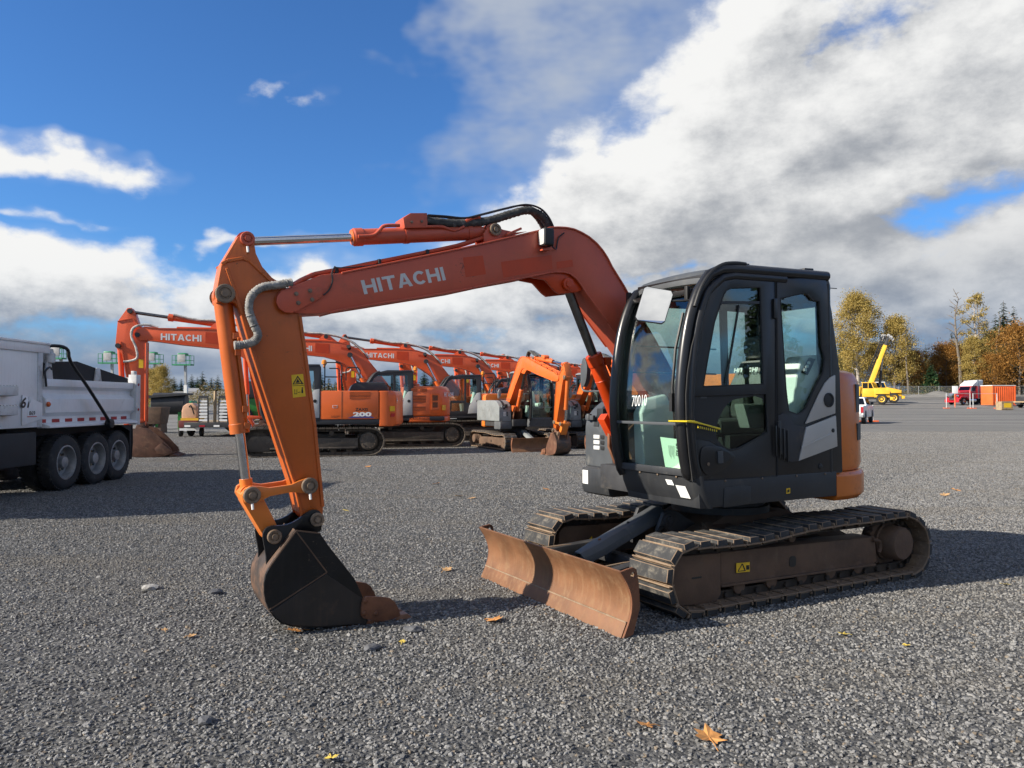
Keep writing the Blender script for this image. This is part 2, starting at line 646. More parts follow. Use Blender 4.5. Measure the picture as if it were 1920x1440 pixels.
m_black = M('black_cab_paint', (0.0105, 0.0105, 0.0115), 0.34, var=0.2, vs=3, dirt=(0.040, 0.037, 0.032), dirt_amt=0.10, ds=5, coat=0.1, chips=(0.05, 0.048, 0.043), chip_amt=0.12)
m_blackmat = M('black_steel_matt', (0.030, 0.030, 0.032), 0.62, var=0.25, vs=4, dirt=(0.12, 0.10, 0.075), dirt_amt=0.22, ds=6, bump=0.1)
m_deck = M('dark_grey_deck_paint', (0.022, 0.0235, 0.026), 0.48, var=0.2, vs=3, dirt=(0.085, 0.078, 0.066), dirt_amt=0.18, ds=4, streak=0.12, chips=(0.10, 0.09, 0.075), chip_amt=0.25)
m_greyhood = M('grey_plastic_hood', (0.058, 0.063, 0.068), 0.52, var=0.12, vs=3, dirt=(0.16, 0.15, 0.13), dirt_amt=0.12)
m_rubber = M('black_rubber', (0.018, 0.018, 0.018), 0.75, var=0.2, vs=8, dirt=(0.11, 0.10, 0.085), dirt_amt=0.20, ds=9, bump=0.15)
m_pad = M('dusty_rubber_pad', (0.032, 0.032, 0.032), 0.8, var=0.25, vs=9, dirt=(0.20, 0.18, 0.145), dirt_amt=0.36, ds=11, bump=0.3, bs=50)
m_shoe = M('worn_steel_shoe', (0.22, 0.150, 0.095), 0.7, 0.1, var=0.25, vs=8, dirt=(0.30, 0.235, 0.16), dirt_amt=0.3, ds=10, bump=0.2)
m_under = M('muddy_brown_undercarriage', (0.105, 0.062, 0.038), 0.78, var=0.25, vs=4, dirt=(0.15, 0.105, 0.07), dirt_amt=0.25, ds=6, bump=0.25, bs=40)
m_chain = M('greasy_chain_steel', (0.035, 0.027, 0.021), 0.65, 0.2, var=0.3, vs=8, dirt=(0.12, 0.08, 0.05), dirt_amt=0.2)
m_rustblade = M('rusted_blade_steel', (0.170, 0.076, 0.033), 0.62, 0.0, var=0.22, vs=3, dirt=(0.25, 0.150, 0.075), dirt_amt=0.18, ds=5, bump=0.15, bs=30, streak=0.45, chips=(0.09, 0.045, 0.028), chip_amt=0.45)
m_rust = M('brown_rusty_steel', (0.150, 0.058, 0.026), 0.7, 0.0, var=0.3, vs=6, dirt=(0.24, 0.11, 0.05), dirt_amt=0.25, ds=8, bump=0.2)
m_bucket = M('black_bucket_paint', (0.007, 0.0075, 0.0085), 0.32, spec=0.35, var=0.3, vs=3, dirt=(0.045, 0.030, 0.021), dirt_amt=0.15, ds=4, bump=0.08, streak=0.12, chips=(0.10, 0.07, 0.05), chip_amt=0.3)
m_chrome = M('chromed_rod', (0.62, 0.62, 0.62), 0.14, 1.0, var=0.08, vs=6)
m_rod_dark = M('dark_oily_rod', (0.16, 0.155, 0.15), 0.3, 1.0, var=0.2, vs=8)
m_pin = M('pin_steel', (0.20, 0.145, 0.10), 0.55, 0.3, var=0.3, vs=10, dirt=(0.15, 0.09, 0.05), dirt_amt=0.3)
m_white = M('white_print', (0.74, 0.74, 0.72), 0.5, var=0.06)
m_letter = M('grey_white_lettering', (0.58, 0.56, 0.53), 0.45, var=0.08, vs=6)
m_yellow = M('yellow_sticker', (0.78, 0.48, 0.015), 0.45, var=0.10, vs=8)
m_ink = M('black_print', (0.012, 0.012, 0.012), 0.5, var=0.05)
m_silver = M('silver_panel_paint', (0.46, 0.435, 0.395), 0.42, 0.15, var=0.06, vs=3)
m_sleeve = M('grey_hose_sleeve', (0.27, 0.26, 0.24), 0.85, var=0.3, vs=22, dirt=(0.09, 0.085, 0.08), dirt_amt=0.35, ds=25, bump=0.5, bs=70)
m_sleeve_b = M('black_hose_sleeve', (0.05, 0.05, 0.048), 0.75, var=0.4, vs=22, dirt=(0.24, 0.23, 0.21), dirt_amt=0.22, ds=22, bump=0.5, bs=70)
m_hose = M('black_hose', (0.014, 0.014, 0.015), 0.5, var=0.15)
m_inner = M('cab_inner_trim', (0.055, 0.058, 0.058), 0.7, var=0.15)
m_trim = M('pale_grey_cab_trim', (0.66, 0.68, 0.65), 0.6, var=0.06)
m_seat = M('grey_seat_cloth', (0.17, 0.17, 0.165), 0.85, var=0.15, vs=12)
m_mirror = M('mirror_silver', (0.9, 0.9, 0.9), 0.015, 1.0, var=0.0)
m_lamp = M('lamp_glass', (0.62, 0.62, 0.60), 0.18, 0.2, var=0.1, vs=30)
m_glass = glass_mat('cab_glass', (0.84, 0.93, 0.90), 2.0)
m_glassd = glass_mat('dark_tinted_glass', (0.30, 0.37, 0.35), 1.2)
m_glassb = glass_mat('black_rimmed_glass', (0.40, 0.46, 0.43), 1.0)
m_red = M('red_sticker', (0.50, 0.02, 0.015), 0.4, var=0.08)
m_chalk = M('white_chalk', (0.85, 0.85, 0.84), 0.7, var=0.05)
m_paper = M('pale_green_paper', (0.62, 0.78, 0.58), 0.7, var=0.04)
m_yellowplastic = M('yellow_plastic_tie', (0.80, 0.60, 0.02), 0.4, var=0.05)



# ------------------------------------------------------------------ ground
def ground_z(d):
    return 0.0 if d < 55 else 0.00031 * (min(d, 165) - 55) ** 2 + max(0, d - 165) * 0.01


def gravel_material(name, near):
    m = bpy.data.materials.new(name)
    m.use_nodes = True
    nt = m.node_tree
    b = nt.nodes['Principled BSDF']
    tc = nt.nodes.new('ShaderNodeTexCoord')
    vec = tc.outputs['Object']
    vo = nt.nodes.new('ShaderNodeTexVoronoi')
    vo.inputs['Scale'].default_value = 42
    vo.inputs['Randomness'].default_value = 1.0
    nt.links.new(vec, vo.inputs['Vector'])
    vo2 = nt.nodes.new('ShaderNodeTexVoronoi')
    vo2.inputs['Scale'].default_value = 13
    nt.links.new(vec, vo2.inputs['Vector'])
    sep = nt.nodes.new('ShaderNodeSeparateColor')
    nt.links.new(vo.outputs['Color'], sep.inputs[0])
    cell = S(nt, sep.outputs[0])
    sep2 = nt.nodes.new('ShaderNodeSeparateColor')
    nt.links.new(vo2.outputs['Color'], sep2.inputs[0])
    cell2 = S(nt, sep2.outputs[0])
    big = noise(nt, vec, 0.35, 6, 0.6)
    mid = noise(nt, vec, 2.3, 6, 0.65)
    fine = noise(nt, vec, 9.0, 8, 0.75)
    mps = nt.nodes.new('ShaderNodeMapping')
    mps.inputs['Scale'].default_value = (0.10, 1.0, 1.0)
    mps.inputs['Rotation'].default_value = (0, 0, R(12))
    nt.links.new(vec, mps.inputs[0])
    lanes = noise(nt, mps.outputs[0], 0.9, 5, 0.6)
    col = mixcol(nt, (cell * 0.6 + cell2 * 0.4).smooth(0.1, 0.95), (0.042, 0.043, 0.044), (0.165, 0.162, 0.155))
    col = mixcol(nt, fine.smooth(0.35, 0.75) * 0.5, col, (0.072, 0.072, 0.072))
    # fine tan dust where wheels have ground the stone, darker where fresh stone was spread
    col = mixcol(nt, (big.smooth(0.48, 0.72) * 0.45 + lanes.smooth(0.50, 0.66) * 0.5).clamp(), col, (0.130, 0.118, 0.100))
    col = mixcol(nt, (mid.smooth(0.55, 0.8) * 0.35).clamp(), col, (0.06, 0.06, 0.062))
    # far ground painted paler, standing in for sunlit sides of stones missing there
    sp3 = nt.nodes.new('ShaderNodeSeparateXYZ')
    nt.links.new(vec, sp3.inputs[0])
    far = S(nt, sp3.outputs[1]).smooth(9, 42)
    streaky = noise(nt, mps.outputs[0], 0.30, 6, 0.7)
    pale = mixcol(nt, (streaky * 0.6 + fine * 0.4).smooth(0.35, 0.65), (0.120, 0.118, 0.112), (0.275, 0.264, 0.240))
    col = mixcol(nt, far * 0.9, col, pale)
    nt.links.new(col, b.inputs['Base Color'])
    b.inputs['Roughness'].default_value = 0.85
    b.inputs['Specular IOR Level'].default_value = 0.25
    h = (1.0 - S(nt, vo.outputs['Distance'])) * 0.5 + cell * 0.35 + cell2 * 0.5 + mid * 1.6 + fine * 0.8
    bp = nt.nodes.new('ShaderNodeBump')
    bp.inputs['Strength'].default_value = 0.9
    bp.inputs['Distance'].default_value = 0.03
    nt.links.new(h.s, bp.inputs['Height'])
    nt.links.new(bp.outputs[0], b.inputs['Normal'])
    return m


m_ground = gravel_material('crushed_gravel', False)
mb = MB()
ys = [-120, -40, -10, 0, 6, 12, 20, 30, 45] + [55 + 6 * k for k in range(20)] + [180, 220, 300, 450, 700, 1200]
xs = [-900, -300, -120, -60, -30, -12, 0, 12, 30, 60, 120, 300, 900]
rng = random.Random(5)
V = [(x, y, ground_z(y)) for y in ys for x in xs]
nx = len(xs)
mb.add(V, [(j * nx + i, j * nx + i + 1, (j + 1) * nx + i + 1, (j + 1) * nx + i) for j in range(len(ys) - 1) for i in range(nx - 1)])
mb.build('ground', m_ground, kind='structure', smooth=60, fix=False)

# loose stones on the near ground
m_stone = bpy.data.materials.new('loose_stone')
m_stone.use_nodes = True
nt = m_stone.node_tree
b = nt.nodes['Principled BSDF']
oi = nt.nodes.new('ShaderNodeObjectInfo')
rnd = S(nt, oi.outputs['Random'])
tc = nt.nodes.new('ShaderNodeTexCoord')
gn_ = nt.nodes.new('ShaderNodeNewGeometry')
spk_ = noise(nt, gn_.outputs['Position'], 140, 3, 0.6)
lane_m = nt.nodes.new('ShaderNodeMapping')
lane_m.inputs['Scale'].default_value = (0.10, 1.0, 1.0)
lane_m.inputs['Rotation'].default_value = (0, 0, R(12))
nt.links.new(gn_.outputs['Position'], lane_m.inputs[0])
dust_ = (noise(nt, gn_.outputs['Position'], 0.35, 5, 0.6).smooth(0.48, 0.72) * 0.45 + noise(nt, lane_m.outputs[0], 0.9, 5, 0.6).smooth(0.50, 0.66) * 0.45).clamp()
c = mixcol(nt, (rnd * 0.8 + spk_ * 0.35).smooth(0.05, 1.1), (0.055, 0.055, 0.055), (0.270, 0.265, 0.254))
c = mixcol(nt, rnd.smooth(0.93, 0.99), c, (0.20, 0.16, 0.115))
c = mixcol(nt, dust_, c, (0.145, 0.132, 0.112))
nt.links.new(c, b.inputs['Base Color'])
b.inputs['Roughness'].default_value = 0.75
b.inputs['Specular IOR Level'].default_value = 0.35


def gravel_nodes():
    ng = bpy.data.node_groups.new('scatter_stones', 'GeometryNodeTree')
    ng.interface.new_socket('Geometry', in_out='INPUT', socket_type='NodeSocketGeometry')
    ng.interface.new_socket('Geometry', in_out='OUTPUT', socket_type='NodeSocketGeometry')
    N = ng.nodes.new
    L_ = ng.links.new
    gi, go = N('NodeGroupInput'), N('NodeGroupOutput')
    pos = N('GeometryNodeInputPosition')
    ln = N('ShaderNodeVectorMath')
    ln.operation = 'LENGTH'
    L_(pos.outputs[0], ln.inputs[0])
    joins = N('GeometryNodeJoinGeometry')
    for k, (dens, r0, r1, fall, sub) in enumerate(((2900, 0.0048, 0.0105, 3.6, 1), (1150, 0.0075, 0.0145, 5.5, 1), (60, 0.010, 0.019, 14.0, 2))):
        ex = N('ShaderNodeMath'); ex.operation = 'SUBTRACT'
        L_(ln.outputs['Value'], ex.inputs[0]); ex.inputs[1].default_value = 4.5
        mx = N('ShaderNodeMath'); mx.operation = 'MAXIMUM'
        L_(ex.outputs[0], mx.inputs[0]); mx.inputs[1].default_value = 0
        dv = N('ShaderNodeMath'); dv.operation = 'MULTIPLY'
        L_(mx.outputs[0], dv.inputs[0]); dv.inputs[1].default_value = -1.0 / fall
        ep_ = N('ShaderNodeMath'); ep_.operation = 'EXPONENT'
        L_(dv.outputs[0], ep_.inputs[0])
        ns = N('ShaderNodeTexNoise')
        ns.inputs['Scale'].default_value = 1.6
        ns.inputs['Detail'].default_value = 3
        L_(pos.outputs[0], ns.inputs['Vector'])
        mr = N('ShaderNodeMapRange')
        L_(ns.outputs['Fac'], mr.inputs[0])
        mr.inputs[1].default_value = 0.3
        mr.inputs[2].default_value = 0.65
        mr.inputs[3].default_value = 0.55 * dens
        mr.inputs[4].default_value = dens
        # fewer loose stones where wheels have packed the lanes
        lsc = N('ShaderNodeVectorMath'); lsc.operation = 'MULTIPLY'
        L_(pos.outputs[0], lsc.inputs[0]); lsc.inputs[1].default_value = (0.10, 1.0, 1.0)
        lm = N('ShaderNodeVectorRotate'); lm.rotation_type = 'Z_AXIS'
        L_(lsc.outputs[0], lm.inputs['Vector']); lm.inputs['Angle'].default_value = R(12)
        l2 = N('ShaderNodeTexNoise')
        l2.inputs['Scale'].default_value = 0.9
        l2.inputs['Detail'].default_value = 5
        l2.inputs['Roughness'].default_value = 0.6
        L_(lm.outputs[0], l2.inputs['Vector'])
        lr = N('ShaderNodeMapRange')
        L_(l2.outputs['Fac'], lr.inputs[0])
        lr.inputs[1].default_value = 0.48
        lr.inputs[2].default_value = 0.64
        lr.inputs[3].default_value = 1.0
        lr.inputs[4].default_value = 0.42
        lw = N('ShaderNodeMath'); lw.operation = 'MULTIPLY'
        L_(mr.outputs[0], lw.inputs[0]); L_(lr.outputs[0], lw.inputs[1])
        ml = N('ShaderNodeMath'); ml.operation = 'MULTIPLY'
        fd = N('ShaderNodeMapRange')
        L_(ln.outputs['Value'], fd.inputs[0])
        fd.inputs[1].default_value = 18
        fd.inputs[2].default_value = 39
        fd.inputs[3].default_value = 1.0
        fd.inputs[4].default_value = 0.0
        l3 = N('ShaderNodeMath'); l3.operation = 'MULTIPLY'
        L_(lw.outputs[0], l3.inputs[0]); L_(fd.outputs[0], l3.inputs[1])
        L_(ep_.outputs[0], ml.inputs[0]); L_(l3.outputs[0], ml.inputs[1])
        di = N('GeometryNodeDistributePointsOnFaces')
        di.distribute_method = 'RANDOM'
        L_(gi.outputs[0], di.inputs['Mesh'])
        L_(ml.outputs[0], di.inputs['Density'])
        di.inputs['Seed'].default_value = 11 + k
        ico = N('GeometryNodeMeshIcoSphere')
        ico.inputs['Radius'].default_value = 1.0
        ico.inputs['Subdivisions'].default_value = sub
        sp = N('GeometryNodeSetPosition')
        n2 = N('ShaderNodeTexNoise')
        n2.noise_dimensions = '4D'
        n2.inputs['W'].default_value = 3.1 * k
        n2.inputs['Scale'].default_value = 1.3
        n2.inputs['Detail'].default_value = 1
        vs = N('ShaderNodeVectorMath'); vs.operation = 'SUBTRACT'
        L_(n2.outputs['Color'], vs.inputs[0]); vs.inputs[1].default_value = (0.5, 0.5, 0.5)
        vm = N('ShaderNodeVectorMath'); vm.operation = 'SCALE'
        L_(vs.outputs[0], vm.inputs[0]); vm.inputs['Scale'].default_value = 1.7
        L_(ico.outputs[0], sp.inputs[0]); L_(vm.outputs[0], sp.inputs['Offset'])
        mt = N('GeometryNodeSetMaterial')
        mt.inputs['Material'].default_value = m_stone
        L_(sp.outputs[0], mt.inputs[0])
        rs = N('FunctionNodeRandomValue'); rs.data_type = 'FLOAT_VECTOR'
        rs.inputs[0].default_value = (-0.5, -0.5, 0)
        rs.inputs[1].default_value = (0.5, 0.5, 6.283)
        sc = N('FunctionNodeRandomValue'); sc.data_type = 'FLOAT_VECTOR'
        sc.inputs[0].default_value = (r0, r0, r0 * 0.55)
        sc.inputs[1].default_value = (r1 * 1.2, r1, r1 * 0.8)
        sc.inputs['Seed'].default_value = 4 + k
        ip = N('GeometryNodeInstanceOnPoints')
        L_(di.outputs['Points'], ip.inputs['Points'])
        L_(mt.outputs[0], ip.inputs['Instance'])
        L_(rs.outputs[0], ip.inputs['Rotation'])
        L_(sc.outputs[0], ip.inputs['Scale'])
        L_(ip.outputs[0], joins.inputs[0])
    L_(joins.outputs[0], go.inputs[0])
    return ng


mb = MB()
mb.add([(-3.4, 2.4, 0.002), (3.4, 2.4, 0.002), (29, 40, 0.002), (-29, 40, 0.002)], [(0, 1, 2, 3)])
gravel = mb.build('gravel', m_ground, kind='stuff', label='loose grey crushed stones on the yard', smooth=0, fix=False)
md = gravel.modifiers.new('stones', 'NODES')
md.node_group = gravel_nodes()



# ================================================================== the near excavator
# built in its own frame: +X forward, +Y its left hand (towards the camera), Z up
EX = thing('excavator', 'large orange compact excavator with black cab, rusty dozer blade and black bucket in the foreground', 'excavator',
           (1.975, 7.146, 0), R(180 + 29.4))
YB = -0.30          # plane of the boom


def pin(parent, x, z, y0, y1, r, mat=m_pin, name='pin', collar=True):
    mb = MB()
    mb.cyl((x, y0, z), (x, y1, z), r, seg=20)
    if collar:
        for y, s in ((y1, 1), (y0, -1)):
            mb.lathe((x, y, z), (0, s, 0), [(-0.004, r * 1.45), (0.010, r * 1.45), (0.014, r * 1.3), (0.014, r * 0.92), (0.006, r * 0.85), (0.006, r * 0.6), (0.022, r * 0.55)], 20)
    return mb.build(name, mat, parent, smooth=30)


# ---- crawler tracks
LOOP = [(1.02, 0.560), (0.735, 0.553), (0.406, 0.567), (0.07, 0.597), (-0.297, 0.612), (-0.766, 0.610), (-1.20, 0.617), (-1.40, 0.570), (-1.545, 0.450),
        (-1.605, 0.300), (-1.575, 0.135), (-1.455, 0.020), (-1.36, 0.0), (-0.8, 0.0), (0, 0.0), (0.8, 0.0), (1.30, 0.0), (1.40, 0.012), (1.50, 0.10),
        (1.562, 0.26), (1.552, 0.40), (1.47, 0.52), (1.34, 0.570)]
loop_pts = cat2(LOOP, 12, closed=True)


def resample(pts, n):
    P = [Vector((a, b)) for a, b in pts]
    P.append(P[0])
    L = [0]
    for i in range(1, len(P)):
        L.append(L[-1] + (P[i] - P[i - 1]).length)
    out = []
    j = 0
    for k in range(n):
        s = L[-1] * k / n
        while L[j + 1] < s:
            j += 1
        t = (s - L[j]) / max(1e-9, L[j + 1] - L[j])
        p = P[j].lerp(P[j + 1], t)
        out.append(p)
    return out, L[-1]


NSHOE = 42
shoe_c, loop_len = resample(loop_pts, NSHOE)
pitch = loop_len / NSHOE


def shoe_mesh(seed):
    rr = random.Random(seed)
    mb = MB()
    h = pitch / 2
    w = 0.225
    # steel plate, curled lips, then the bolted rubber pad on top (local: x along the track, z outwards)
    mb.box(-h * 0.97, h * 0.97, -w, w, -0.066, -0.052, 0)
    mb.box(-h * 0.97, -h * 0.82, -w, w, -0.052, -0.026, 0)
    mb.box(h * 0.86, h * 0.97, -w, w, -0.076, -0.066, 0)
    for y in (-0.15, -0.05, 0.05, 0.15):
        for x in (-0.03, 0.03):
            mb.cyl((x, y, -0.076), (x, y, -0.066), 0.011, 0.008, 6, 0)
    pts = []
    for (x, y) in ((-h * .66, -w), (-h * .68, w), (h * .70, w), (h * .68, -w)):
        pts.append((x + rr.uniform(-.004, .004), y * rr.uniform(.985, 1.0)))
    lo = [(x, y, -0.052) for x, y in pts]
    hi = [(x * .90, y * .97, 0.0 + rr.uniform(-.008, 0)) for x, y in pts]
    mb.loft([lo, hi], mi=1)
    return mb.mesh('track_shoe', [m_shoe, m_pad], bevel=0.004, seg=1)


shoe_meshes = [shoe_mesh(i) for i in range(4)]
for side, yc in (('left', 0.795), ('right', -0.795)):
    # the chain the shoes are bolted to
    mb = MB()
    for k in range(NSHOE):
        p, q = shoe_c[k], shoe_c[(k + 1) % NSHOE]
        t = (q - p).normalized()
        nrm = Vector((-t.y, t.x)) * (1 if True else -1)
        cen = Vector((-0.02, 0.30))
        if nrm.dot(p - cen) > 0:
            nrm = -nrm
        a = p + nrm * 0.098 - t * 0.02
        b = p + nrm * 0.098 + t * (pitch * 0.92)
        for s in (-0.062, 0.062):
            mb.bar((a.x, yc + s, a.y), (b.x, yc + s, b.y), 0.028, 0.062, up=(nrm.x, 0, nrm.y))
        c = p + nrm * 0.098 + t * (pitch * .45)
        mb.cyl((c.x, yc - 0.10, c.y), (c.x, yc + 0.10, c.y), 0.022, seg=8)
    crawler = mb.build('crawler_track', m_chain, EX, smooth=25)
    for k in range(NSHOE):
        p, q, o = shoe_c[k], shoe_c[(k + 1) % NSHOE], shoe_c[k - 1]
        t = (q - o).normalized()
        t = Matrix.Rotation(R(random.Random(k * 3 + len(side)).uniform(-2.2, 2.2)) if p.y > 0.1 else 0, 2) @ t
        nrm = Vector((-t.y, t.x))
        if nrm.dot(p - Vector((-0.02, 0.30))) < 0:
            nrm = -nrm
        ob = bpy.data.objects.new('track_shoe', shoe_meshes[(k * 7 + (0 if side == 'left' else 2)) % 4])
        COL.objects.link(ob)
        ob.parent = crawler
        # columns: x -> along track, y -> across, z -> outwards
        z3 = Vector((nrm.x, 0, nrm.y))
        x3 = Vector((t.x, 0, t.y))
        y3 = z3.cross(x3)
        mw = Matrix((x3, y3, z3)).transposed().to_4x4()
        mw.translation = Vector((p.x, yc, p.y))
        ob.matrix_local = mw
    s = 1 if side == 'left' else -1
    # side frame: idler guard box in front, long beam behind it
    mb = MB()
    ya, yb_ = yc - s * 0.13, yc + s * 0.098
    y0, y1 = min(ya, yb_), max(ya, yb_)
    mb.prism([(0.93, 0.430), (1.34, 0.445), (1.40, 0.40), (1.41, 0.20), (1.37, 0.075), (0.98, 0.060), (0.93, 0.115)], y0 - 0.005, y1 + 0.012)
    mb.prism([(-0.95, 0.390), (0.92, 0.432), (0.92, 0.165), (-0.90, 0.140), (-0.97, 0.17)], y0, y1)
    mb.prism([(-0.93, 0.160), (0.93, 0.185), (0.93, 0.165), (-0.93, 0.136)], y0 - 0.02, y1 + 0.022)
    fr = mb.build('track_frame', m_under, EX, bevel=0.012)
    yo = y1 + 0.0155 if s > 0 else y0 - 0.0155
    MB().prism(rrect(0.08, 0.16, 0.235, 0.325, 0.03), *sorted((yo - s * 0.012, yo - s * 0.0145))).build('inspection_hole', m_ink, fr)
    MB().prism(rrect(1.13, 1.23, 0.262, 0.276, 0.006), *sorted((yo - s * 0.004, yo - s * 0.0015))).build('slot', m_ink, fr)
    # lifting eye at the rear of the beam
    mb = MB()
    mb.tube([(-0.90, yc + s * 0.112, 0.37), (-0.985, yc + s * 0.112, 0.35), (-1.00, yc + s * 0.112, 0.29), (-0.98, yc + s * 0.112, 0.25)], 0.016, 8, sub=4)
    mb.build('tie_eye', m_under, fr)
    # sprocket with teeth and the travel motor hub
    mb = MB()
    cx, cz = -1.20, 0.318
    teeth = []
    for k in range(46):
        r = 0.235 if k % 2 else 0.205
        a = 2 * math.pi * k / 46
        teeth.append((cx + r * math.cos(a), cz + r * math.sin(a)))
    mb.prism(teeth, yc - 0.022, yc + 0.022)
    spk = mb.build('sprocket', m_under, EX, bevel=0.003, seg=1)
    mb = MB()
    mb.lathe((cx, yc, cz), (0, s, 0), [(-0.12, 0.15), (0.05, 0.17), (0.06, 0.155), (0.185, 0.150), (0.205, 0.135), (0.21, 0.05), (0.212, 0.0)], 28)
    mb.build('travel_motor_hub', m_under, spk, smooth=35)
    # front idler and rollers
    mb = MB()
    mb.lathe((1.17, yc - 0.07, 0.292), (0, 1, 0), [(0, 0.17), (0.02, 0.205), (0.05, 0.205), (0.055, 0.225), (0.085, 0.225), (0.09, 0.205), (0.12, 0.205), (0.14, 0.17)], 28)
    mb.build('idler', m_under, EX, smooth=35)
    for x in (-0.72, -0.36, 0.0, 0.36, 0.72):
        mb = MB()
        mb.lathe((x, yc - 0.10, 0.150), (0, 1, 0), [(0, 0.04), (0.005, 0.062), (0.06, 0.062), (0.065, 0.05), (0.135, 0.05), (0.14, 0.062), (0.195, 0.062), (0.20, 0.04)], 18)
        mb.build('track_roller', m_under, EX, smooth=35)
    mb = MB()
    mb.lathe((0.10, yc - 0.08, 0.475), (0, 1, 0), [(0, 0.03), (0.004, 0.042), (0.16, 0.042), (0.164, 0.03)], 16)
    mb.box(0.06, 0.14, yc - 0.05, yc - 0.02, 0.41, 0.48)
    mb.build('carrier_roller', m_under, EX, smooth=35)
    if side == 'left':
        st = MB().prism([(0.771,0.336),(0.626,0.33),(0.627,0.255),(0.771,0.262)], yo - 0.0025, yo + 0.001).build('warning_sticker', m_yellow, fr)
        sx = st.data.vertices[0].co
        mb = MB()
        for q in ([(0.76,0.273),(0.713,0.326),(0.702,0.325),(0.748,0.276)], [(0.713,0.326),(0.702,0.325),(0.673,0.272),(0.685,0.269)], [(0.76,0.269),(0.673,0.266),(0.673,0.272),(0.754,0.275)],
                  [(0.667,0.309),(0.632,0.307),(0.632,0.272),(0.667,0.274)]):
            mb.prism(q, yo + 0.001, yo + 0.0025)
        mb.build('symbol', m_ink, st)

# ---- centre frame, turntable
mb = MB()
mb.prism([(0.70, 0.34), (0.70, 0.46), (0.35, 0.60), (-0.45, 0.60), (-0.75, 0.46), (-0.75, 0.34), (-0.4, 0.27), (0.4, 0.27)], -0.36, 0.36)
for s in (-1, 1):
    for x0 in (0.42, -0.62):
        mb.loft([[(x0 - .14, s * 0.30, 0.33), (x0 + .14, s * 0.30, 0.33), (x0 + .14, s * 0.30, 0.56), (x0 - .14, s * 0.30, 0.56)],
                 [(x0 * 1.05 - .17, s * 0.70, 0.26), (x0 * 1.05 + .17, s * 0.70, 0.26), (x0 * 1.05 + .17, s * 0.70, 0.40), (x0 * 1.05 - .17, s * 0.70, 0.40)]])
mb.build('centre_frame', m_under, EX, bevel=0.012)
mb = MB()
mb.lathe((0.05, 0, 0.60), (0, 0, 1), [(0, 0.44), (0.06, 0.44), (0.065, 0.40), (0.12, 0.40), (0.125, 0.43), (0.185, 0.43)], 40)
mb.build('turntable', m_blackmat, EX, smooth=35)

# ---- dozer blade: curved sheet, cutting edge, end plates, push arms and the lift cylinder guard
prof = cat2([(2.064, 0.450), (2.000, 0.352), (1.968, 0.262), (1.970, 0.170), (1.998, 0.085)], 5)
Y0, Y1 = -0.965, 1.105
mb = MB()
ny = 14
grid = [[(x, Y0 + (Y1 - Y0) * j / ny, z) for j in range(ny + 1)] for x, z in prof]
mb.sheet(grid, (-0.016, 0, 0.004))
blade = mb.build('dozer_blade', m_rustblade, EX, smooth=40)
mb = MB()
mb.prism([(2.002, 0.100), (2.050, 0.000), (2.030, -0.008), (1.980, 0.085)], Y0, Y1)
mb.build('cutting_edge', m_rustblade, blade, bevel=0.003)
mb = MB()
mb.tube([(1.999, Y0, 0.098), (1.999, Y1, 0.098)], 0.007, 6)
mb.build('weld_seam', m_shoe, blade)
for y, s in ((Y1, 1), (Y0, -1)):
    front = [(x, z) for x, z in prof]
    out = front + [(2.040, 0.0), (1.955, 0.015), (1.895, 0.19), (1.905, 0.36), (1.925, 0.455), (1.955, 0.470), (2.01, 0.462)]
    hole = circle(1.955, 0.418, 0.020, 12)
    mb = MB()
    mb.plate(out, [hole], y - 0.009 + s * 0.009, y + 0.009 + s * 0.009)
    mb.build('end_plate', m_rust, blade, bevel=0.002, seg=1)
for za, zb in ((0.12, 0.17), (0.33, 0.37)):
    MB().box(1.88, 1.965, Y0 + 0.03, Y1 - 0.03, za, zb).build('back_rib', m_blackmat, blade, bevel=0.004)
for y in (-0.55, -0.2, 0.2, 0.55):
    MB().box(1.875, 1.96, y - 0.01, y + 0.01, 0.08, 0.40).build('back_rib', m_blackmat, blade, bevel=0.004)
for s in (-1, 1):
    MB().bar((1.90, s * 0.52, 0.215), (0.62, s * 0.34, 0.335), 0.10, 0.13).build('push_arm', m_blackmat, EX, bevel=0.008)
    MB().bar((1.90, s * 0.20, 0.175), (1.15, s * 0.30, 0.265), 0.05, 0.07).build('brace', m_blackmat, EX, bevel=0.006)
MB().bar((1.25, -0.42, 0.27), (1.25, 0.42, 0.27), 0.10, 0.09).build('cross_tube', m_blackmat, EX, bevel=0.008)
for s in (-1, 1):
    MB().tube([(1.93, s * 0.47 - 0.02, 0.30), (1.5, s * 0.43 - 0.02, 0.315), (1.0, s * 0.40, 0.325), (0.72, s * 0.36, 0.40)], 0.012, 6, sub=3).build('hose_pipe', m_shoe, EX)
# cylinder guard plate with folded sides
mb = MB()
a0, a1 = Vector((1.62, 0, 0.335)), Vector((0.80, 0, 0.655))
d = (a1 - a0).normalized()
up = Vector((-d.z, 0, d.x))
if up.z < 0: up = -up
sec = [(-0.115, -0.075), (-0.105, -0.02), (-0.06, 0.020), (0.06, 0.020), (0.105, -0.02), (0.115, -0.075), (0.105, -0.075), (0.097, -0.026), (0.055, 0.008), (-0.055, 0.008), (-0.097, -0.026), (-0.105, -0.075)]
ring = lambda p, k: [p + Vector((0, y * k, 0)) + up * z for y, z in sec]
mb.loft([ring(a0 - d * 0.02, 0.72), ring(a0 + d * 0.16, 1.0), ring(a1, 1.0)])
guard = mb.build('cylinder_guard', m_greyhood, EX, bevel=0.003, seg=1)
for t, mt in ((0.25, m_rust), (0.62, m_ink)):
    c = a0.lerp(a1, t) + up * 0.019
    MB().lathe(c, up, [(0, 0.013), (0.008, 0.013), (0.012, 0.006)], 8).build('bolt', mt, guard)
mb = MB()
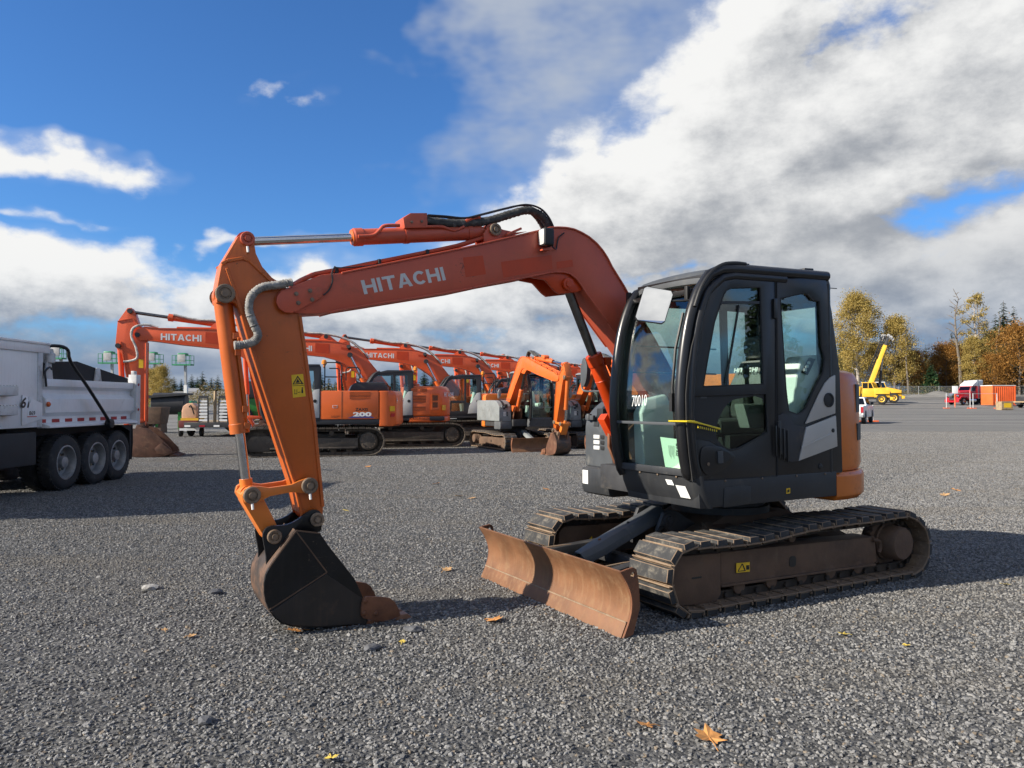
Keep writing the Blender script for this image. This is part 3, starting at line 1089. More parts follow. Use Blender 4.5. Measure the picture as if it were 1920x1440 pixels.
mb.cyl(a0 - up * 0.05 + d * 0.05, a1 - up * 0.05, 0.055, seg=16)
mb.cyl(a0 - up * 0.06 - d * 0.06, a0 - up * 0.05 + d * 0.06, 0.03, seg=12)
mb.cyl(a0 - up * 0.06 + Vector((0, -0.10, 0)) - d * 0.05, a0 - up * 0.06 + Vector((0, 0.10, 0)) - d * 0.05, 0.032, seg=14)
mb.build('blade_cylinder', m_blackmat, EX, smooth=35)
for y in (-0.17, 0.17):
    mb = MB()
    mb.prism([(0.50, 0.32), (0.95, 0.34), (0.95, 0.50), (0.88, 0.645), (0.80, 0.665), (0.72, 0.64), (0.48, 0.50)], y - 0.02, y + 0.02)
    mb.build('cylinder_bracket', m_blackmat, EX, bevel=0.008)
mb = MB()
mb.lathe((0.83, 0.19, 0.585), (0, 1, 0), [(0, 0.055), (0.012, 0.055), (0.016, 0.045), (0.016, 0.03), (0.03, 0.025)], 18)
mb.prism([(0.80, 0.42), (0.86, 0.42), (0.88, 0.56), (0.79, 0.56)], 0.192, 0.20)
mb.build('pin', m_blackmat, EX)
MB().tube([(1.15, 0.22, 0.34), (1.02, 0.24, 0.47), (0.93, 0.23, 0.53), (0.86, 0.22, 0.45), (0.80, 0.2, 0.40)], 0.018, 8, sub=5).build('hose', m_hose, EX)
# yellow arrow on the inside of the far track frame
mb = MB()
mb.prism([(1.16, 0.265), (1.06, 0.335), (1.06, 0.295), (0.80, 0.295), (0.80, 0.235), (1.06, 0.235), (1.06, 0.195)], -0.620, -0.616)
mb.build('arrow_marking', m_yellow, EX)

# ---- upper deck
mb = MB()
mb.prism([(1.16, 0.785), (1.18, 1.0), (-0.40, 1.0), (-0.40, 0.79)], 0.05, 0.925)
deck = mb.build('deck_skirt', m_deck, EX, bevel=0.012)
mb = MB()
mb.box(-0.80, 0.95, -0.88, 0.60, 0.785, 0.97)
mb.box(-0.2, 1.05, -0.50, 0.0, 0.80, 1.02)
mb.build('deck_frame', m_blackmat, EX, bevel=0.01)
MB().prism([(0.914,0.931),(0.703,0.94),(0.628,0.927),(0.629,0.818),(0.652,0.791),(0.926,0.78)], 0.926, 0.931).build('access_cover', m_deck, deck, bevel=0.002)
MB().prism([(0.225,0.888),(0.181,0.89),(0.181,0.847),(0.225,0.845)], 0.926, 0.9285).build('warning_sticker', m_yellow, deck)
MB().prism([(0.216,0.875),(0.19,0.882),(0.191,0.86),(0.216,0.853)], 0.9285, 0.9295).build('symbol', m_ink, deck)
# front lower panel of the cab floor, a bent plate
mb = MB()
row = lambda z, x: [(x - 0.10, 0.000, z), (x - 0.012, 0.030, z), (x, 0.065, z), (x + 0.004, 0.45, z), (x, 0.84, z), (x - 0.015, 0.915, z), (x - 0.06, 0.945, z)]
mb.sheet([row(1.035, 1.225), row(0.93, 1.205), row(0.84, 1.165), row(0.782, 1.13)], (-0.02, 0, 0))
fp = mb.build('front_panel', m_deck, EX, bevel=0.0, smooth=50)

for (ya, yb_, za, zb) in ((0.625, 0.70, 0.945, 0.985), (0.735, 0.845, 0.855, 0.950)):
    mb = MB()
    xx = lambda z: (1.165 + (z - 0.84) / 0.09 * 0.040 if z < 0.93 else 1.205 + (z - 0.93) / 0.105 * 0.020) + 0.008
    mb.add([(xx(za), ya, za), (xx(za), yb_, za), (xx(zb), yb_ - 0.02, zb), (xx(zb), ya - 0.02, zb)], [(0, 1, 2, 3)])
    mb.build('paper_sticker', m_white, fp)

# ---- cab: frame, posts, glass, door, roof
CY0, CY1 = 0.035, 0.92
WS = [(1.225, 1.035), (1.262, 1.20), (1.285, 1.42), (1.290, 1.63), (1.262, 1.92), (1.205, 2.20), (1.125, 2.41), (1.05, 2.52)]
ws = cat2(WS, 4)
mb = MB()
# floor, rear wall, far (right hand) wall with its window opening, ceiling rails
mb.box(-0.36, 1.20, CY0, CY1 - 0.03, 0.985, 1.035)
cab = mb.build('cab', m_black, EX, bevel=0.006)
rear_w = [(CY0 + 0.10, 1.62), (CY1 - 0.12, 1.62), (CY1 - 0.14, 2.42), (CY0 + 0.12, 2.42)]
mb = MB()
mb.plate([(CY0, 0.99), (CY1 - 0.03, 0.99), (CY1 - 0.05, 2.58), (CY0 + 0.03, 2.58)], [rear_w], -0.36, -0.32, axis='x')
mb.build('rear_wall', m_black, cab, bevel=0.004)
MB().prism([(a, b) for a, b in rear_w], -0.345, -0.339, axis='x').build('rear_window', m_glass, cab)
side = [(1.215, 1.0)] + [(x - 0.02, z) for x, z in ws] + [(0.93, 2.58), (-0.335, 2.58), (-0.36, 1.0)]
mb = MB()
far_win = [(1.13, 1.62), (1.10, 1.95), (1.02, 2.30), (0.95, 2.42), (0.08, 2.44), (0.05, 1.62)]
far_win2 = [(-0.02, 1.62), (0.0, 2.44), (-0.25, 2.44), (-0.27, 1.62)]
far_low = [(1.15, 1.10), (1.17, 1.5), (0.35, 1.5), (0.35, 1.25), (0.6, 1.10)]
mb.plate(side, [far_win, far_win2, far_low], CY0, CY0 + 0.03)
mb.build('side_wall', m_black, cab, bevel=0.004)
for w_ in (far_win, far_win2, far_low):
    MB().prism(w_, CY0 + 0.012, CY0 + 0.017).build('side_window', m_glass, cab)
mb = MB()
for z in (1.85, 2.08):
    mb.tube([(1.20 if z < 2 else 1.16, CY0 - 0.02, z), (0.1, CY0 - 0.02, z)], 0.008, 6)
mb.build('window_bar', m_ink, cab)

# near side: door in front, fixed quarter behind it
door_o = [(0.846,2.594),(0.937,2.57),(1.004,2.523),(1.054,2.462),(1.137,2.273),(1.23,2.01),(1.274,1.808),(1.291,1.64),(1.287,1.44),(1.262,1.208),(1.232,1),(0.324,0.992),(0.325,2.594),(0.65,2.615)]
up_win = [(0.899,2.424),(0.87,2.463),(0.813,2.488),(0.496,2.511),(0.468,1.737),(1.114,1.709),(1.075,1.893),(0.996,2.211)]
lo_win = [(1.217,1.64),(0.445,1.66),(0.424,1.347),(0.756,1.225),(0.87,1.212),(1.058,1.299),(1.187,1.318),(1.224,1.448)]
mb = MB()
mb.plate(door_o, [up_win, lo_win], CY1 - 0.035, CY1)
door = mb.build('door', m_black, cab, bevel=0.005)
MB().prism(up_win, CY1 - 0.022, CY1 - 0.016).build('window_pane', m_glass, door)
MB().prism(lo_win, CY1 - 0.022, CY1 - 0.016).build('lower_window_pane', m_glassb, door)
# printed black border of the lower pane
lo_clear = cat2([(0.746,1.617),(0.475,1.621),(0.448,1.36),(0.756,1.237),(0.881,1.245),(0.975,1.33),(0.946,1.464),(0.855,1.575)], 3, closed=True)
mb = MB()
mb.plate([(1.212,1.636),(0.451,1.656),(0.43,1.347),(0.756,1.229),(0.87,1.216),(1.052,1.303),(1.182,1.322),(1.218,1.447)], [lo_clear], CY1 - 0.0145, CY1 - 0.0125)
mb.build('pane_border', m_ink, door)
mb = MB()
mb.bar(*[(x, CY1 - 0.010, z) for x, z in [(0.967,2.361),(0.473,2.393)]], 0.012, 0.022)
mb.bar(*[(x, CY1 - 0.010, z) for x, z in [(0.877,1.724),(0.728,2.355)]], 0.010, 0.016, up=(0, 1, 0))
mb.build('window_rail', m_black, door)
# sun blind behind the head of the window
MB().prism([(0.862,2.433),(0.827,2.481),(0.462,2.512),(0.464,2.4),(0.885,2.373)], CY1 - 0.05, CY1 - 0.045).build('window_header', m_inner, door)
mb = MB()
hnd = cat2([(1.144,1.237),(1.068,1.259),(0.947,1.248),(0.806,1.181),(0.824,1.128),(0.948,1.06),(1.086,1.037),(1.155,1.117)], 4, closed=True)
mb.prism(hnd, CY1 - 0.002, CY1 + 0.010)
hd = mb.build('door_handle', m_black, door, bevel=0.006)
mb = MB()
mb.prism(cat2([(0.997,1.216),(0.891,1.209),(0.846,1.17),(0.914,1.124),(0.992,1.119)], 4, closed=True), CY1 + 0.0105, CY1 + 0.0125)
mb.build('handle_recess', m_ink, hd)
MB().prism([(0.991,1.216),(0.936,1.219),(0.931,1.124),(0.986,1.122)], CY1 + 0.013, CY1 + 0.022).build('handle_grip', m_greyhood, hd, bevel=0.003)
xx_, zz_ = [(1.08,1.122)][0]
MB().cyl((xx_, CY1 + 0.011, zz_), (xx_, CY1 + 0.015, zz_), 0.013, seg=14).build('key_lock', m_pin, hd)
for q in ([(0.357,2.43),(0.32,2.433),(0.322,2.268),(0.359,2.27)], [(0.325,1.436),(0.288,1.44),(0.284,1.245),(0.321,1.242)]):
    MB().prism(q, CY1 + 0.001, CY1 + 0.016).build('hinge', m_black, door, bevel=0.003)
# grab strap of yellow plastic tied round the post
mb = MB()
pp = [(1.38,1.45),(1.317,1.449),(1.228,1.444),(1.121,1.422),(0.968,1.387)]
mb.tube([(pp[0][0] + 0.03, 0.86, pp[0][1])] + [(x, 0.94 if i > 1 else 0.955, z) for i, (x, z) in enumerate(pp)][1:], [0.006, 0.007, 0.009, 0.006, 0.008], 8)
tie = mb.build('plastic_tie', m_yellowplastic, cab)
mb = MB()
for k in range(10):
    t = 0.35 + 0.06 * k
    x = pp[1][0] + (pp[4][0] - pp[1][0]) * t
    z = pp[1][1] + (pp[4][1] - pp[1][1]) * t
    mb.bar((x, 0.945, z - 0.012), (x, 0.945, z - 0.030), 0.006, 0.006)
mb.build('tie_teeth', m_yellowplastic, tie)

q_o = [(0.306,2.595),(-0.286,2.655),(-0.364,2.359),(-0.46,1.844),(-0.482,0.985),(0.312,0.987)]
q_win = [(0.27,2.44),(-0.017,2.504),(-0.07,2.49),(-0.115,2.453),(-0.208,2.445),(-0.23,2.066),(-0.269,1.963),(-0.247,1.84),(-0.145,1.712),(-0.031,1.542),(0.021,1.503),(0.079,1.49),(0.181,1.517),(0.21,1.696)]
mb = MB()
mb.plate(q_o, [q_win], CY1 - 0.035, CY1)
qt = mb.build('rear_quarter', m_black, cab, bevel=0.005)
MB().prism(q_win, CY1 - 0.022, CY1 - 0.016).build('window_pane', m_glass, qt)
pan1 = [(-0.384,1.824),(-0.322,1.804),(-0.254,1.754),(-0.172,1.654),(-0.004,1.41),(-0.38,1.495)]
pan2 = [(-0.011,1.383),(-0.379,1.477),(-0.396,1.213),(0.083,1.108)]
MB().prism(pan1, CY1 + 0.001, CY1 + 0.014).build('silver_panel', m_silver, qt, bevel=0.005)
sp = MB().prism(pan2, CY1 + 0.001, CY1 + 0.020).build('silver_panel', m_silver, qt, bevel=0.006)
mb = MB()
mb.bar(*[(x, CY1 + 0.021, z) for x, z in [(0.055,1.213),(-0.344,1.328)]], 0.006, 0.018)
mb.build('crease', m_silver, sp, bevel=0.002)
xx_, zz_ = [(-0.292,1.609)][0]
MB().lathe((xx_, CY1 + 0.014, zz_), (0, 1, 0), [(0, 0.062), (0.008, 0.062), (0.010, 0.05), (0.002, 0.045), (0.004, 0.02)], 22).build('filler_cap', m_ink, qt)
xx_, zz_ = [(-0.336,1.35)][0]
MB().lathe((xx_, CY1 + 0.018, zz_), (0, 1, 0), [(0, 0.018), (0.006, 0.018), (0.008, 0.010)], 14).build('lock', m_ink, qt)
xx_, zz_ = [(-0.197,1.048)][0]
MB().lathe((xx_, CY1, zz_), (0, 1, 0), [(0, 0.026), (0.006, 0.024), (0.009, 0.015)], 14).build('rubber_plug', m_ink, qt)
lou_o = [(0.317,1.479),(0.255,1.505),(0.193,1.478),(0.124,1.403),(-0.004,1.383),(0.083,1.108),(0.178,1.099),(0.296,1.177)]
lv = MB().prism(lou_o, CY1 + 0.001, CY1 + 0.012).build('louvre_panel', m_blackmat, qt, bevel=0.004)
for k in range(4):
    mb = MB()
    x0 = 1466 + k * 7.0
    a, b = [(0.36 + k * -0.045, 1.40 - k * 0.012), (0.36 + k * -0.045, 1.16 - k * 0.02)]
    mb.prism([(a[0], a[1]), (a[0] - 0.014, a[1]), (b[0] - 0.014, b[1]), (b[0], b[1])], CY1 + 0.013, CY1 + 0.024)
    mb.build('louvre', m_black, lv, bevel=0.003)

# rubber seals round the glass, small bolts
for nm_o, w_ in ((door, up_win), (door, lo_win), (qt, q_win)):
    MB().tube([(x, CY1 - 0.004, z) for x, z in w_ + w_[:2]], 0.0075, 6).build('rubber_seal', m_rubber, nm_o, smooth=50)
MB().tube([(x, CY1 + 0.001, z) for x, z in door_o[2:13] ], 0.006, 6).build('rubber_seal', m_rubber, door, smooth=50)
for y in (0.30, 0.52, 0.74):
    MB().lathe((1.226, y, 1.018), (1, 0, 0), [(0, 0.010), (0.006, 0.010), (0.009, 0.005)], 8).build('bolt', m_pin, fp)
for x in (0.9, 0.5, 0.1, -0.25):
    MB().lathe((x, 0.925, 0.985), (0, 1, 0), [(0, 0.009), (0.005, 0.009), (0.008, 0.004)], 8).build('bolt', m_pin, deck)
# posts
mb = MB()
path = [(x + 0.010, 0.872, z) for x, z in ws[:-3]] + [(1.02, 0.885, 2.575), (0.90, 0.895, 2.625), (0.75, 0.90, 2.64), (0.3, 0.90, 2.652), (-0.32, 0.90, 2.668)]
path = [(1.218, 0.872, 1.02)] + path
mb.tube(path, [0.028, 0.038] + [0.043] * (len(path) - 2), 12)
mb.build('corner_post', m_black, cab, smooth=45)
mb = MB()
path2 = [(x - 0.055, 0.905, z) for x, z in ws[:-3]] + [(0.985, 0.905, 2.50), (0.90, 0.905, 2.560), (0.78, 0.905, 2.585), (0.2, 0.905, 2.60)]
mb.tube([(1.17, 0.900, 1.02)] + path2, 0.034, 10)
mb.build('door_post', m_black, cab, smooth=45)
mb = MB()
mb.tube([(1.205, 0.050, 0.99)] + [(x + 0.006, 0.045, z) for x, z in ws] + [(0.93, 0.05, 2.57)], 0.042, 12)
mb.build('far_post', m_black, cab, smooth=45)
mb = MB()
mb.tube([(-0.335, CY1 - 0.03, 0.99), (-0.335, CY1 - 0.03, 1.8), (-0.325, CY1 - 0.03, 2.60)], 0.035, 10)
mb.build('rear_post', m_black, cab, smooth=45)
# windscreen: upper and lower panes, the joint bar, header
def screen(z0, z1):
    rows = [(x, z) for x, z in ws if z0 - 1e-6 <= z <= z1 + 1e-6]
    g = []
    for x, z in rows:
        g.append([(x - 0.03 * abs(2 * (j / 8) - 1) ** 3, 0.085 + (0.835 - 0.085) * j / 8, z) for j in range(9)])
    return MB().sheet(g, (-0.006, 0, 0))
screen(1.42, 2.42).build('windscreen', m_glass, cab, smooth=60)
screen(1.05, 1.42).build('lower_windscreen', m_glass, cab, smooth=60)
mb = MB()
mb.bar((1.292, 0.08, 1.425), (1.292, 0.84, 1.425), 0.020, 0.022)
mb.build('screen_bar', m_greyhood, cab, bevel=0.003)
mb = MB()
mb.bar((1.232, 0.05, 1.055), (1.232, 0.86, 1.055), 0.035, 0.055)
mb.build('screen_sill', m_deck, cab, bevel=0.006)
mb = MB()
mb.bar((1.095, 0.06, 2.455), (1.095, 0.85, 2.455), 0.05, 0.04)
mb.bar((1.02, 0.06, 2.555), (1.02, 0.86, 2.555), 0.07, 0.06)
mb.build('screen_header', m_black, cab, bevel=0.008)
# roof skin, crowned
mb = MB()
g = []
for x, z in ((1.06, 2.545), (1.03, 2.595), (0.93, 2.632), (0.75, 2.648), (0.3, 2.665), (-0.2, 2.672), (-0.345, 2.665), (-0.365, 2.62)):
    g.append([(x, 0.02 + (0.905 - 0.02) * j / 10, z + 0.018 * (1 - (2 * j / 10 - 1) ** 2) - (0.03 if j in (0, 10) else 0)) for j in range(11)])
mb.sheet(g, (0, 0, -0.035))
roof = mb.build('roof', m_greyhood, cab, smooth=40)
mb = MB()
p = [(1.194,2.317),(1.128,2.464),(1.028,2.586),(0.905,2.659),(0.774,2.683),(0.657,2.685)]
mb.tube([(x, 0.915, z) for x, z in p], 0.016, 10, sub=4)
mb.build('grab_rail', m_ink, roof)
for q in ([(0.759,2.692),(0.595,2.698),(0.595,2.655),(0.76,2.649)], [(-0.049,2.719),(-0.161,2.724),(-0.161,2.687),(-0.048,2.683)]):
    MB().prism(q, 0.84, 0.90).build('roof_bracket', m_ink, roof, bevel=0.004)
MB().tube([(x, 0.90, z) for x, z in [(-0.365,2.572),(-0.455,2.574)]], 0.004, 6).build('antenna', m_ink, roof)
MB().lathe((-0.39, 0.86, 2.10), (-1, 0, 0), [(0, 0.02), (0.02, 0.035), (0.05, 0.02)], 12).build('rear_knob', m_ink, cab)
# fittings on the front: work lamps, mirror, wiper
mb = MB()
mir = [(1.43, 0.642, 2.483), (1.285, 0.753, 2.446), (1.279, 0.764, 2.417), (1.357, 0.761, 2.211), (1.379, 0.749, 2.195), (1.521, 0.643, 2.222), (1.531, 0.63, 2.247), (1.448, 0.632, 2.471)]
nm_ = Vector((0.563, 0.802, 0.2))
cen = sum((Vector(p) for p in mir), Vector()) / 8
rim = [cen + (Vector(p) - cen) * 1.045 for p in mir]
mb.loft([[Vector(p) - nm_ * 0.022 for p in mir], [p - nm_ * 0.012 for p in rim], [p + nm_ * 0.002 for p in rim]])
mirror = mb.build('side_mirror', m_ink, cab, smooth=40)
MB().add([Vector(p) + nm_ * 0.004 for p in mir], [tuple(range(8))]).build('mirror_glass', m_mirror, mirror, smooth=0)
mb = MB()
mb.tube([(1.12, 0.88, 2.38), (1.20, 0.84, 2.37), (1.30, 0.74, 2.37), (1.38, 0.69, 2.36)], 0.009, 8, sub=3)
mb.build('mirror_arm', m_ink, mirror)
for (y, x, z) in ((0.80, 1.145, 2.44), (0.02, 1.10, 2.49)):
    mb = MB()
    mb.prism(rrect(y - 0.018, y + 0.018, z - 0.07, z + 0.05, 0.012), x, x + 0.035, axis='x')
    mb.build('post_clamp', m_ink, cab, bevel=0.004)
mb = MB()
mb.tube([(1.285, 0.775, 1.56), (1.295, 0.775, 1.70), (1.270, 0.785, 2.0), (1.20, 0.795, 2.28)], 0.012, 6)
mb.box(1.285, 1.31, 0.755, 0.785, 1.52, 1.66)
mb.build('wiper', m_ink, cab, smooth=30)
# number chalked on the glass and the paper inside the lower pane
z_ = 1.62
mb = text_mb('70010', (1.2965, 0.285, 1.555), (0, 0.185, 0.010), (0, 0, 0.088), bold=-0.014, shear=0.12)
mb.build('chalk_number', m_chalk, cab, smooth=0)
mb = MB()
pa, pb, pc, pd = Vector((1.222, 0.545, 1.315)), Vector((1.222, 0.775, 1.305)), Vector((1.225, 0.79, 1.075)), Vector((1.222, 0.605, 1.08))
mb.add([pa, pb, pc, pd], [(0, 1, 2, 3)])
pap = mb.build('booklet', m_paper, cab, smooth=0)
text_mb('ZAXIS', pb + Vector((0.004, -0.012, -0.03)), (0, -0.002, -0.10), (0, -0.030, 0), bold=0.02).build('lettering', m_ink, pap, smooth=0)
mb = MB()
for k in range(6):
    mb.add([(1.229, 0.715 - k * 0.013, 1.255), (1.229, 0.7125 - k * 0.013, 1.255), (1.229, 0.7125 - k * 0.011, 1.15 + 0.015 * (k % 3)), (1.229, 0.715 - k * 0.011, 1.15 + 0.015 * (k % 3))], [(0, 1, 2, 3)])
mb.build('print_lines', m_inner, pap, smooth=0)
# QH plate on the door glass
xx_, zz_ = [(1.135,1.62)][0]
st = MB().prism([(1.135,1.677),(1.07,1.677),(1.07,1.62),(1.135,1.62)], CY1 - 0.012, CY1 - 0.0105).build('small_plate', m_greyhood, door)
text_mb('OH', (xx_ - 0.004, CY1 - 0.0095, zz_ + 0.022), (-0.060, 0, 0), (0, 0, 0.055), bold=0.01).build('lettering', m_letter, st, smooth=0)

# seat, console, levers
mb = MB()
mb.loft([[(x, y, z) for x, y in ((0.15, 0.21), (0.68, 0.21), (0.68, 0.65), (0.15, 0.65))] for z in (1.32, 1.45)])
seat = mb.build('seat', m_seat, cab, bevel=0.04, seg=3)
mb = MB()
mb.loft([[(0.20, 0.22, 1.45), (0.08, 0.22, 1.45), (0.08, 0.64, 1.45), (0.20, 0.64, 1.45)],
         [(0.14, 0.21, 1.75), (0.02, 0.21, 1.75), (0.02, 0.65, 1.75), (0.14, 0.65, 1.75)],
         [(0.08, 0.29, 1.96), (-0.01, 0.29, 1.96), (-0.01, 0.57, 1.96), (0.08, 0.57, 1.96)]])
mb.build('seat_back', m_seat, seat, bevel=0.045, seg=3)
mb = MB()
mb.prism(rrect(0.32, 0.53, 1.98, 2.17, 0.07), -0.02, 0.075, axis='x')
mb.build('headrest', m_seat, seat, bevel=0.03, seg=3)
mb = word('HITACHI', (0.150, 0.30, 1.855), (0, 0.27, 0), (-0.008, 0, 0.038), n=(0.012, 0, 0))
mb.build('lettering', m_white, seat, smooth=0)
mb = MB()
mb.box(0.14, 0.62, 0.30, 0.70, 1.035, 1.32)
mb.build('seat_base', m_inner, cab, bevel=0.01)
for y in (0.21, 0.79):
    mb = MB()
    mb.loft([[(0.12, y - 0.06, 1.38), (0.55, y - 0.06, 1.38), (0.55, y + 0.06, 1.38), (0.12, y + 0.06, 1.38)],
             [(0.10, y - 0.055, 1.56), (0.62, y - 0.055, 1.58), (0.62, y + 0.055, 1.58), (0.10, y + 0.055, 1.56)]])
    con = mb.build('arm_console', m_trim, cab, bevel=0.02)
    mb = MB()
    mb.lathe((0.50, y, 1.58), (0.1, 0, 1), [(0, 0.045), (0.03, 0.04), (0.06, 0.042), (0.09, 0.032), (0.12, 0.02), (0.20, 0.017), (0.22, 0.026), (0.30, 0.028), (0.33, 0.01)], 14)
    mb.build('control_lever', m_hose, con, smooth=40)
# pale rear side trim with the switch panel, seen through the quarter window
mb = MB()
mb.loft([[(0.10, 0.56, 1.30), (-0.30, 0.56, 1.30), (-0.30, 0.84, 1.30), (0.10, 0.84, 1.30)],
         [(0.12, 0.58, 1.55), (-0.30, 0.58, 1.55), (-0.30, 0.84, 1.55), (0.12, 0.84, 1.55)],
         [(0.02, 0.62, 1.60), (-0.30, 0.62, 1.60), (-0.30, 0.84, 1.60), (0.02, 0.84, 1.60)],
         [(-0.02, 0.64, 1.83), (-0.30, 0.64, 1.86), (-0.30, 0.84, 1.86), (-0.02, 0.84, 1.83)],
         [(-0.10, 0.66, 1.98), (-0.30, 0.66, 2.00), (-0.30, 0.82, 2.00), (-0.10, 0.82, 1.98)]])
trim = mb.build('rear_trim', m_trim, cab, bevel=0.02, seg=3)
mb = MB()
mb.prism([(-0.06, 1.84), (-0.16, 1.97), (-0.24, 1.96), (-0.14, 1.82)], 0.842, 0.850)
sw = mb.build('switch_panel', m_hose, trim, bevel=0.003)
for k in range(6):
    x = -0.095 - 0.022 * (k % 3) - 0.018 * (k // 3)
    z = 1.865 + 0.030 * (k % 3) + 0.0 * k
    MB().box(x - 0.008, x + 0.008, 0.851, 0.855, z - 0.012, z + 0.012).build('switch', m_trim, sw)
# front right console and travel levers behind the screen
mb = MB()
mb.loft([[(1.10, 0.07, 1.035), (0.75, 0.07, 1.035), (0.75, 0.20, 1.035), (1.10, 0.20, 1.035)],
         [(1.12, 0.07, 1.50), (0.80, 0.07, 1.55), (0.80, 0.22, 1.55), (1.12, 0.19, 1.50)],
         [(1.05, 0.08, 1.62), (0.85, 0.08, 1.66), (0.85, 0.19, 1.66), (1.05, 0.17, 1.62)]])
mb.build('front_console', m_trim, cab, bevel=0.02, seg=3)
for y in (0.50, 0.58):
    mb = MB()
    mb.tube([(0.92, y, 1.035), (0.98, y, 1.22), (1.0, y, 1.38), (0.95, y, 1.46)], 0.010, 8, sub=3)
    mb.cyl((0.95, y, 1.45), (0.94, y, 1.55), 0.018, seg=10)
    mb.box(0.85, 0.98, y - 0.035, y + 0.035, 1.05, 1.065)
    mb.build('travel_lever', m_ink, cab, smooth=35)

# ---- right hand hood with lamps, beyond the boom
hp = cat2([(0.905, 0.965), (0.905, 1.20), (0.895, 1.40), (0.80, 1.53), (0.62, 1.635), (0.40, 1.66)], 4)
mb = MB()
prof_h = [(x, z) for x, z in hp] + [(-1.0, 1.66), (-1.0, 0.965)]
mb.prism(prof_h, -0.95, -0.505)
hood = mb.build('side_hood', m_greyhood, EX, bevel=0.02, seg=3)
gap_ = [(x + 0.012, z + 0.008) for x, z in hp[6:]]
mb = MB()
mb.sheet([[(x + 0.006, y, z + 0.004) for y in (-0.80, -0.72)] for x, z in hp[7:20]], (-0.01, 0, -0.01))
mb.build('hood_seam', m_ink, hood, smooth=40)
for k in range(3):
    for (ya, yb_, mt, nm) in ((-0.80, -0.70, m_lamp, 'lamp_lens'), (-0.68, -0.63, m_ink, 'lamp_slot')):
        z = 1.275 - k * 0.052
        MB().prism(rrect(ya, yb_, z - 0.038, z, 0.008), 0.9065, 0.912, axis='x').build(nm, mt, hood, bevel=0.002)
mb = MB()
mb.prism(rrect(-0.74, -0.64, 1.41, 1.53, 0.01), 0.86, 0.915, axis='x')
mb.build('latch_cover', m_ink, hood, bevel=0.008)
mb = MB()
mb.bar((0.90, -0.93, 1.44), (0.93, -0.76, 1.44), 0.03, 0.045)
mb.lathe((0.92, -0.86, 1.415), (0, 0, 1), [(0, 0.028), (0.06, 0.028)], 10)
mb.build('mirror_bracket', m_greyhood, hood, bevel=0.004)
mb = MB()
mb.tube([(0.86, -0.52, 1.70), (0.90, -0.90, 1.695), (0.91, -0.985, 1.72), (0.91, -1.00, 1.80), (0.91, -1.00, 1.96)], 0.010, 8, sub=3)
mb.build('mirror_arm', m_greyhood, hood)
mb = MB()
mb.prism(cat2([(-0.96, 1.74), (-0.90, 1.80), (-0.88, 1.93), (-0.92, 2.02), (-0.965, 2.0), (-0.985, 1.88)], 4, closed=True), 0.88, 0.93, axis='x')
mb.build('right_mirror', m_greyhood, hood, bevel=0.01)
mb = MB()
mb.prism([(0.945, 0.72), (0.965, 0.80), (0.955, 0.955), (0.45, 0.955), (0.45, 0.70), (0.90, 0.70)], -0.93, -0.50)
box = mb.build('tool_box', m_deck, EX, bevel=0.015)
MB().prism(rrect(-0.905, -0.815, 0.80, 0.93, 0.004), 0.9635, 0.966, axis='x').build('paper_sticker', m_white, box)
# ---- counterweight and engine hood
def plan_ring(z, k, x0):
    pts = [(x0, 0.90 * k), (-0.60, 0.90 * k), (-0.80, 0.855 * k), (-0.97, 0.76 * k), (-1.10, 0.62 * k), (-1.20, 0.42 * k), (-1.245, 0.15), (-1.245, -0.15),
           (-1.20, -0.42 * k), (-1.10, -0.62 * k), (-0.97, -0.76 * k), (-0.80, -0.86 * k), (-0.60, -0.90 * k), (x0, -0.90 * k)]
    kx = k
    return [(x0 + (x - x0) * kx, y, z) for x, y in pts]
mb = MB()
mb.loft([plan_ring(0.99, 0.965, -0.42), plan_ring(1.05, 0.985, -0.42), plan_ring(1.78, 0.965, -0.42), plan_ring(1.85, 0.93, -0.42), plan_ring(1.875, 0.86, -0.42)])
eh = mb.build('engine_hood', m_orange_cw, EX, bevel=0.012, seg=2, smooth=40)
for (za, zb, k) in ((1.50, 1.75, .965), (1.25, 1.40, .975)):
    g = []
    for t in (0.0, 0.33, 0.66, 1.0):
        x, y = -0.80 - 0.17 * t, 0.86 - 0.095 * t
        g.append([(-0.42 + (x + 0.42) * k - 0.004, y * k + 0.005, za), (-0.42 + (x + 0.42) * k - 0.004, y * k + 0.005, zb)])
    MB().sheet(g, (0.02, -0.02, 0)).build('hood_vent', m_ink, eh, smooth=50)
mb = MB()
mb.loft([plan_ring(0.74, 0.97, -0.42), plan_ring(0.78, 1.01, -0.42), plan_ring(0.955, 1.01, -0.42), plan_ring(0.985, 0.99, -0.42)])
mb.build('counterweight', m_orange_cw, EX, bevel=0.010, smooth=40)
mb = MB()
mb.box(-0.42, -0.365, 0.3, 0.895, 1.0, 1.86)
mb.build('rear_gap_panel', m_ink, EX)


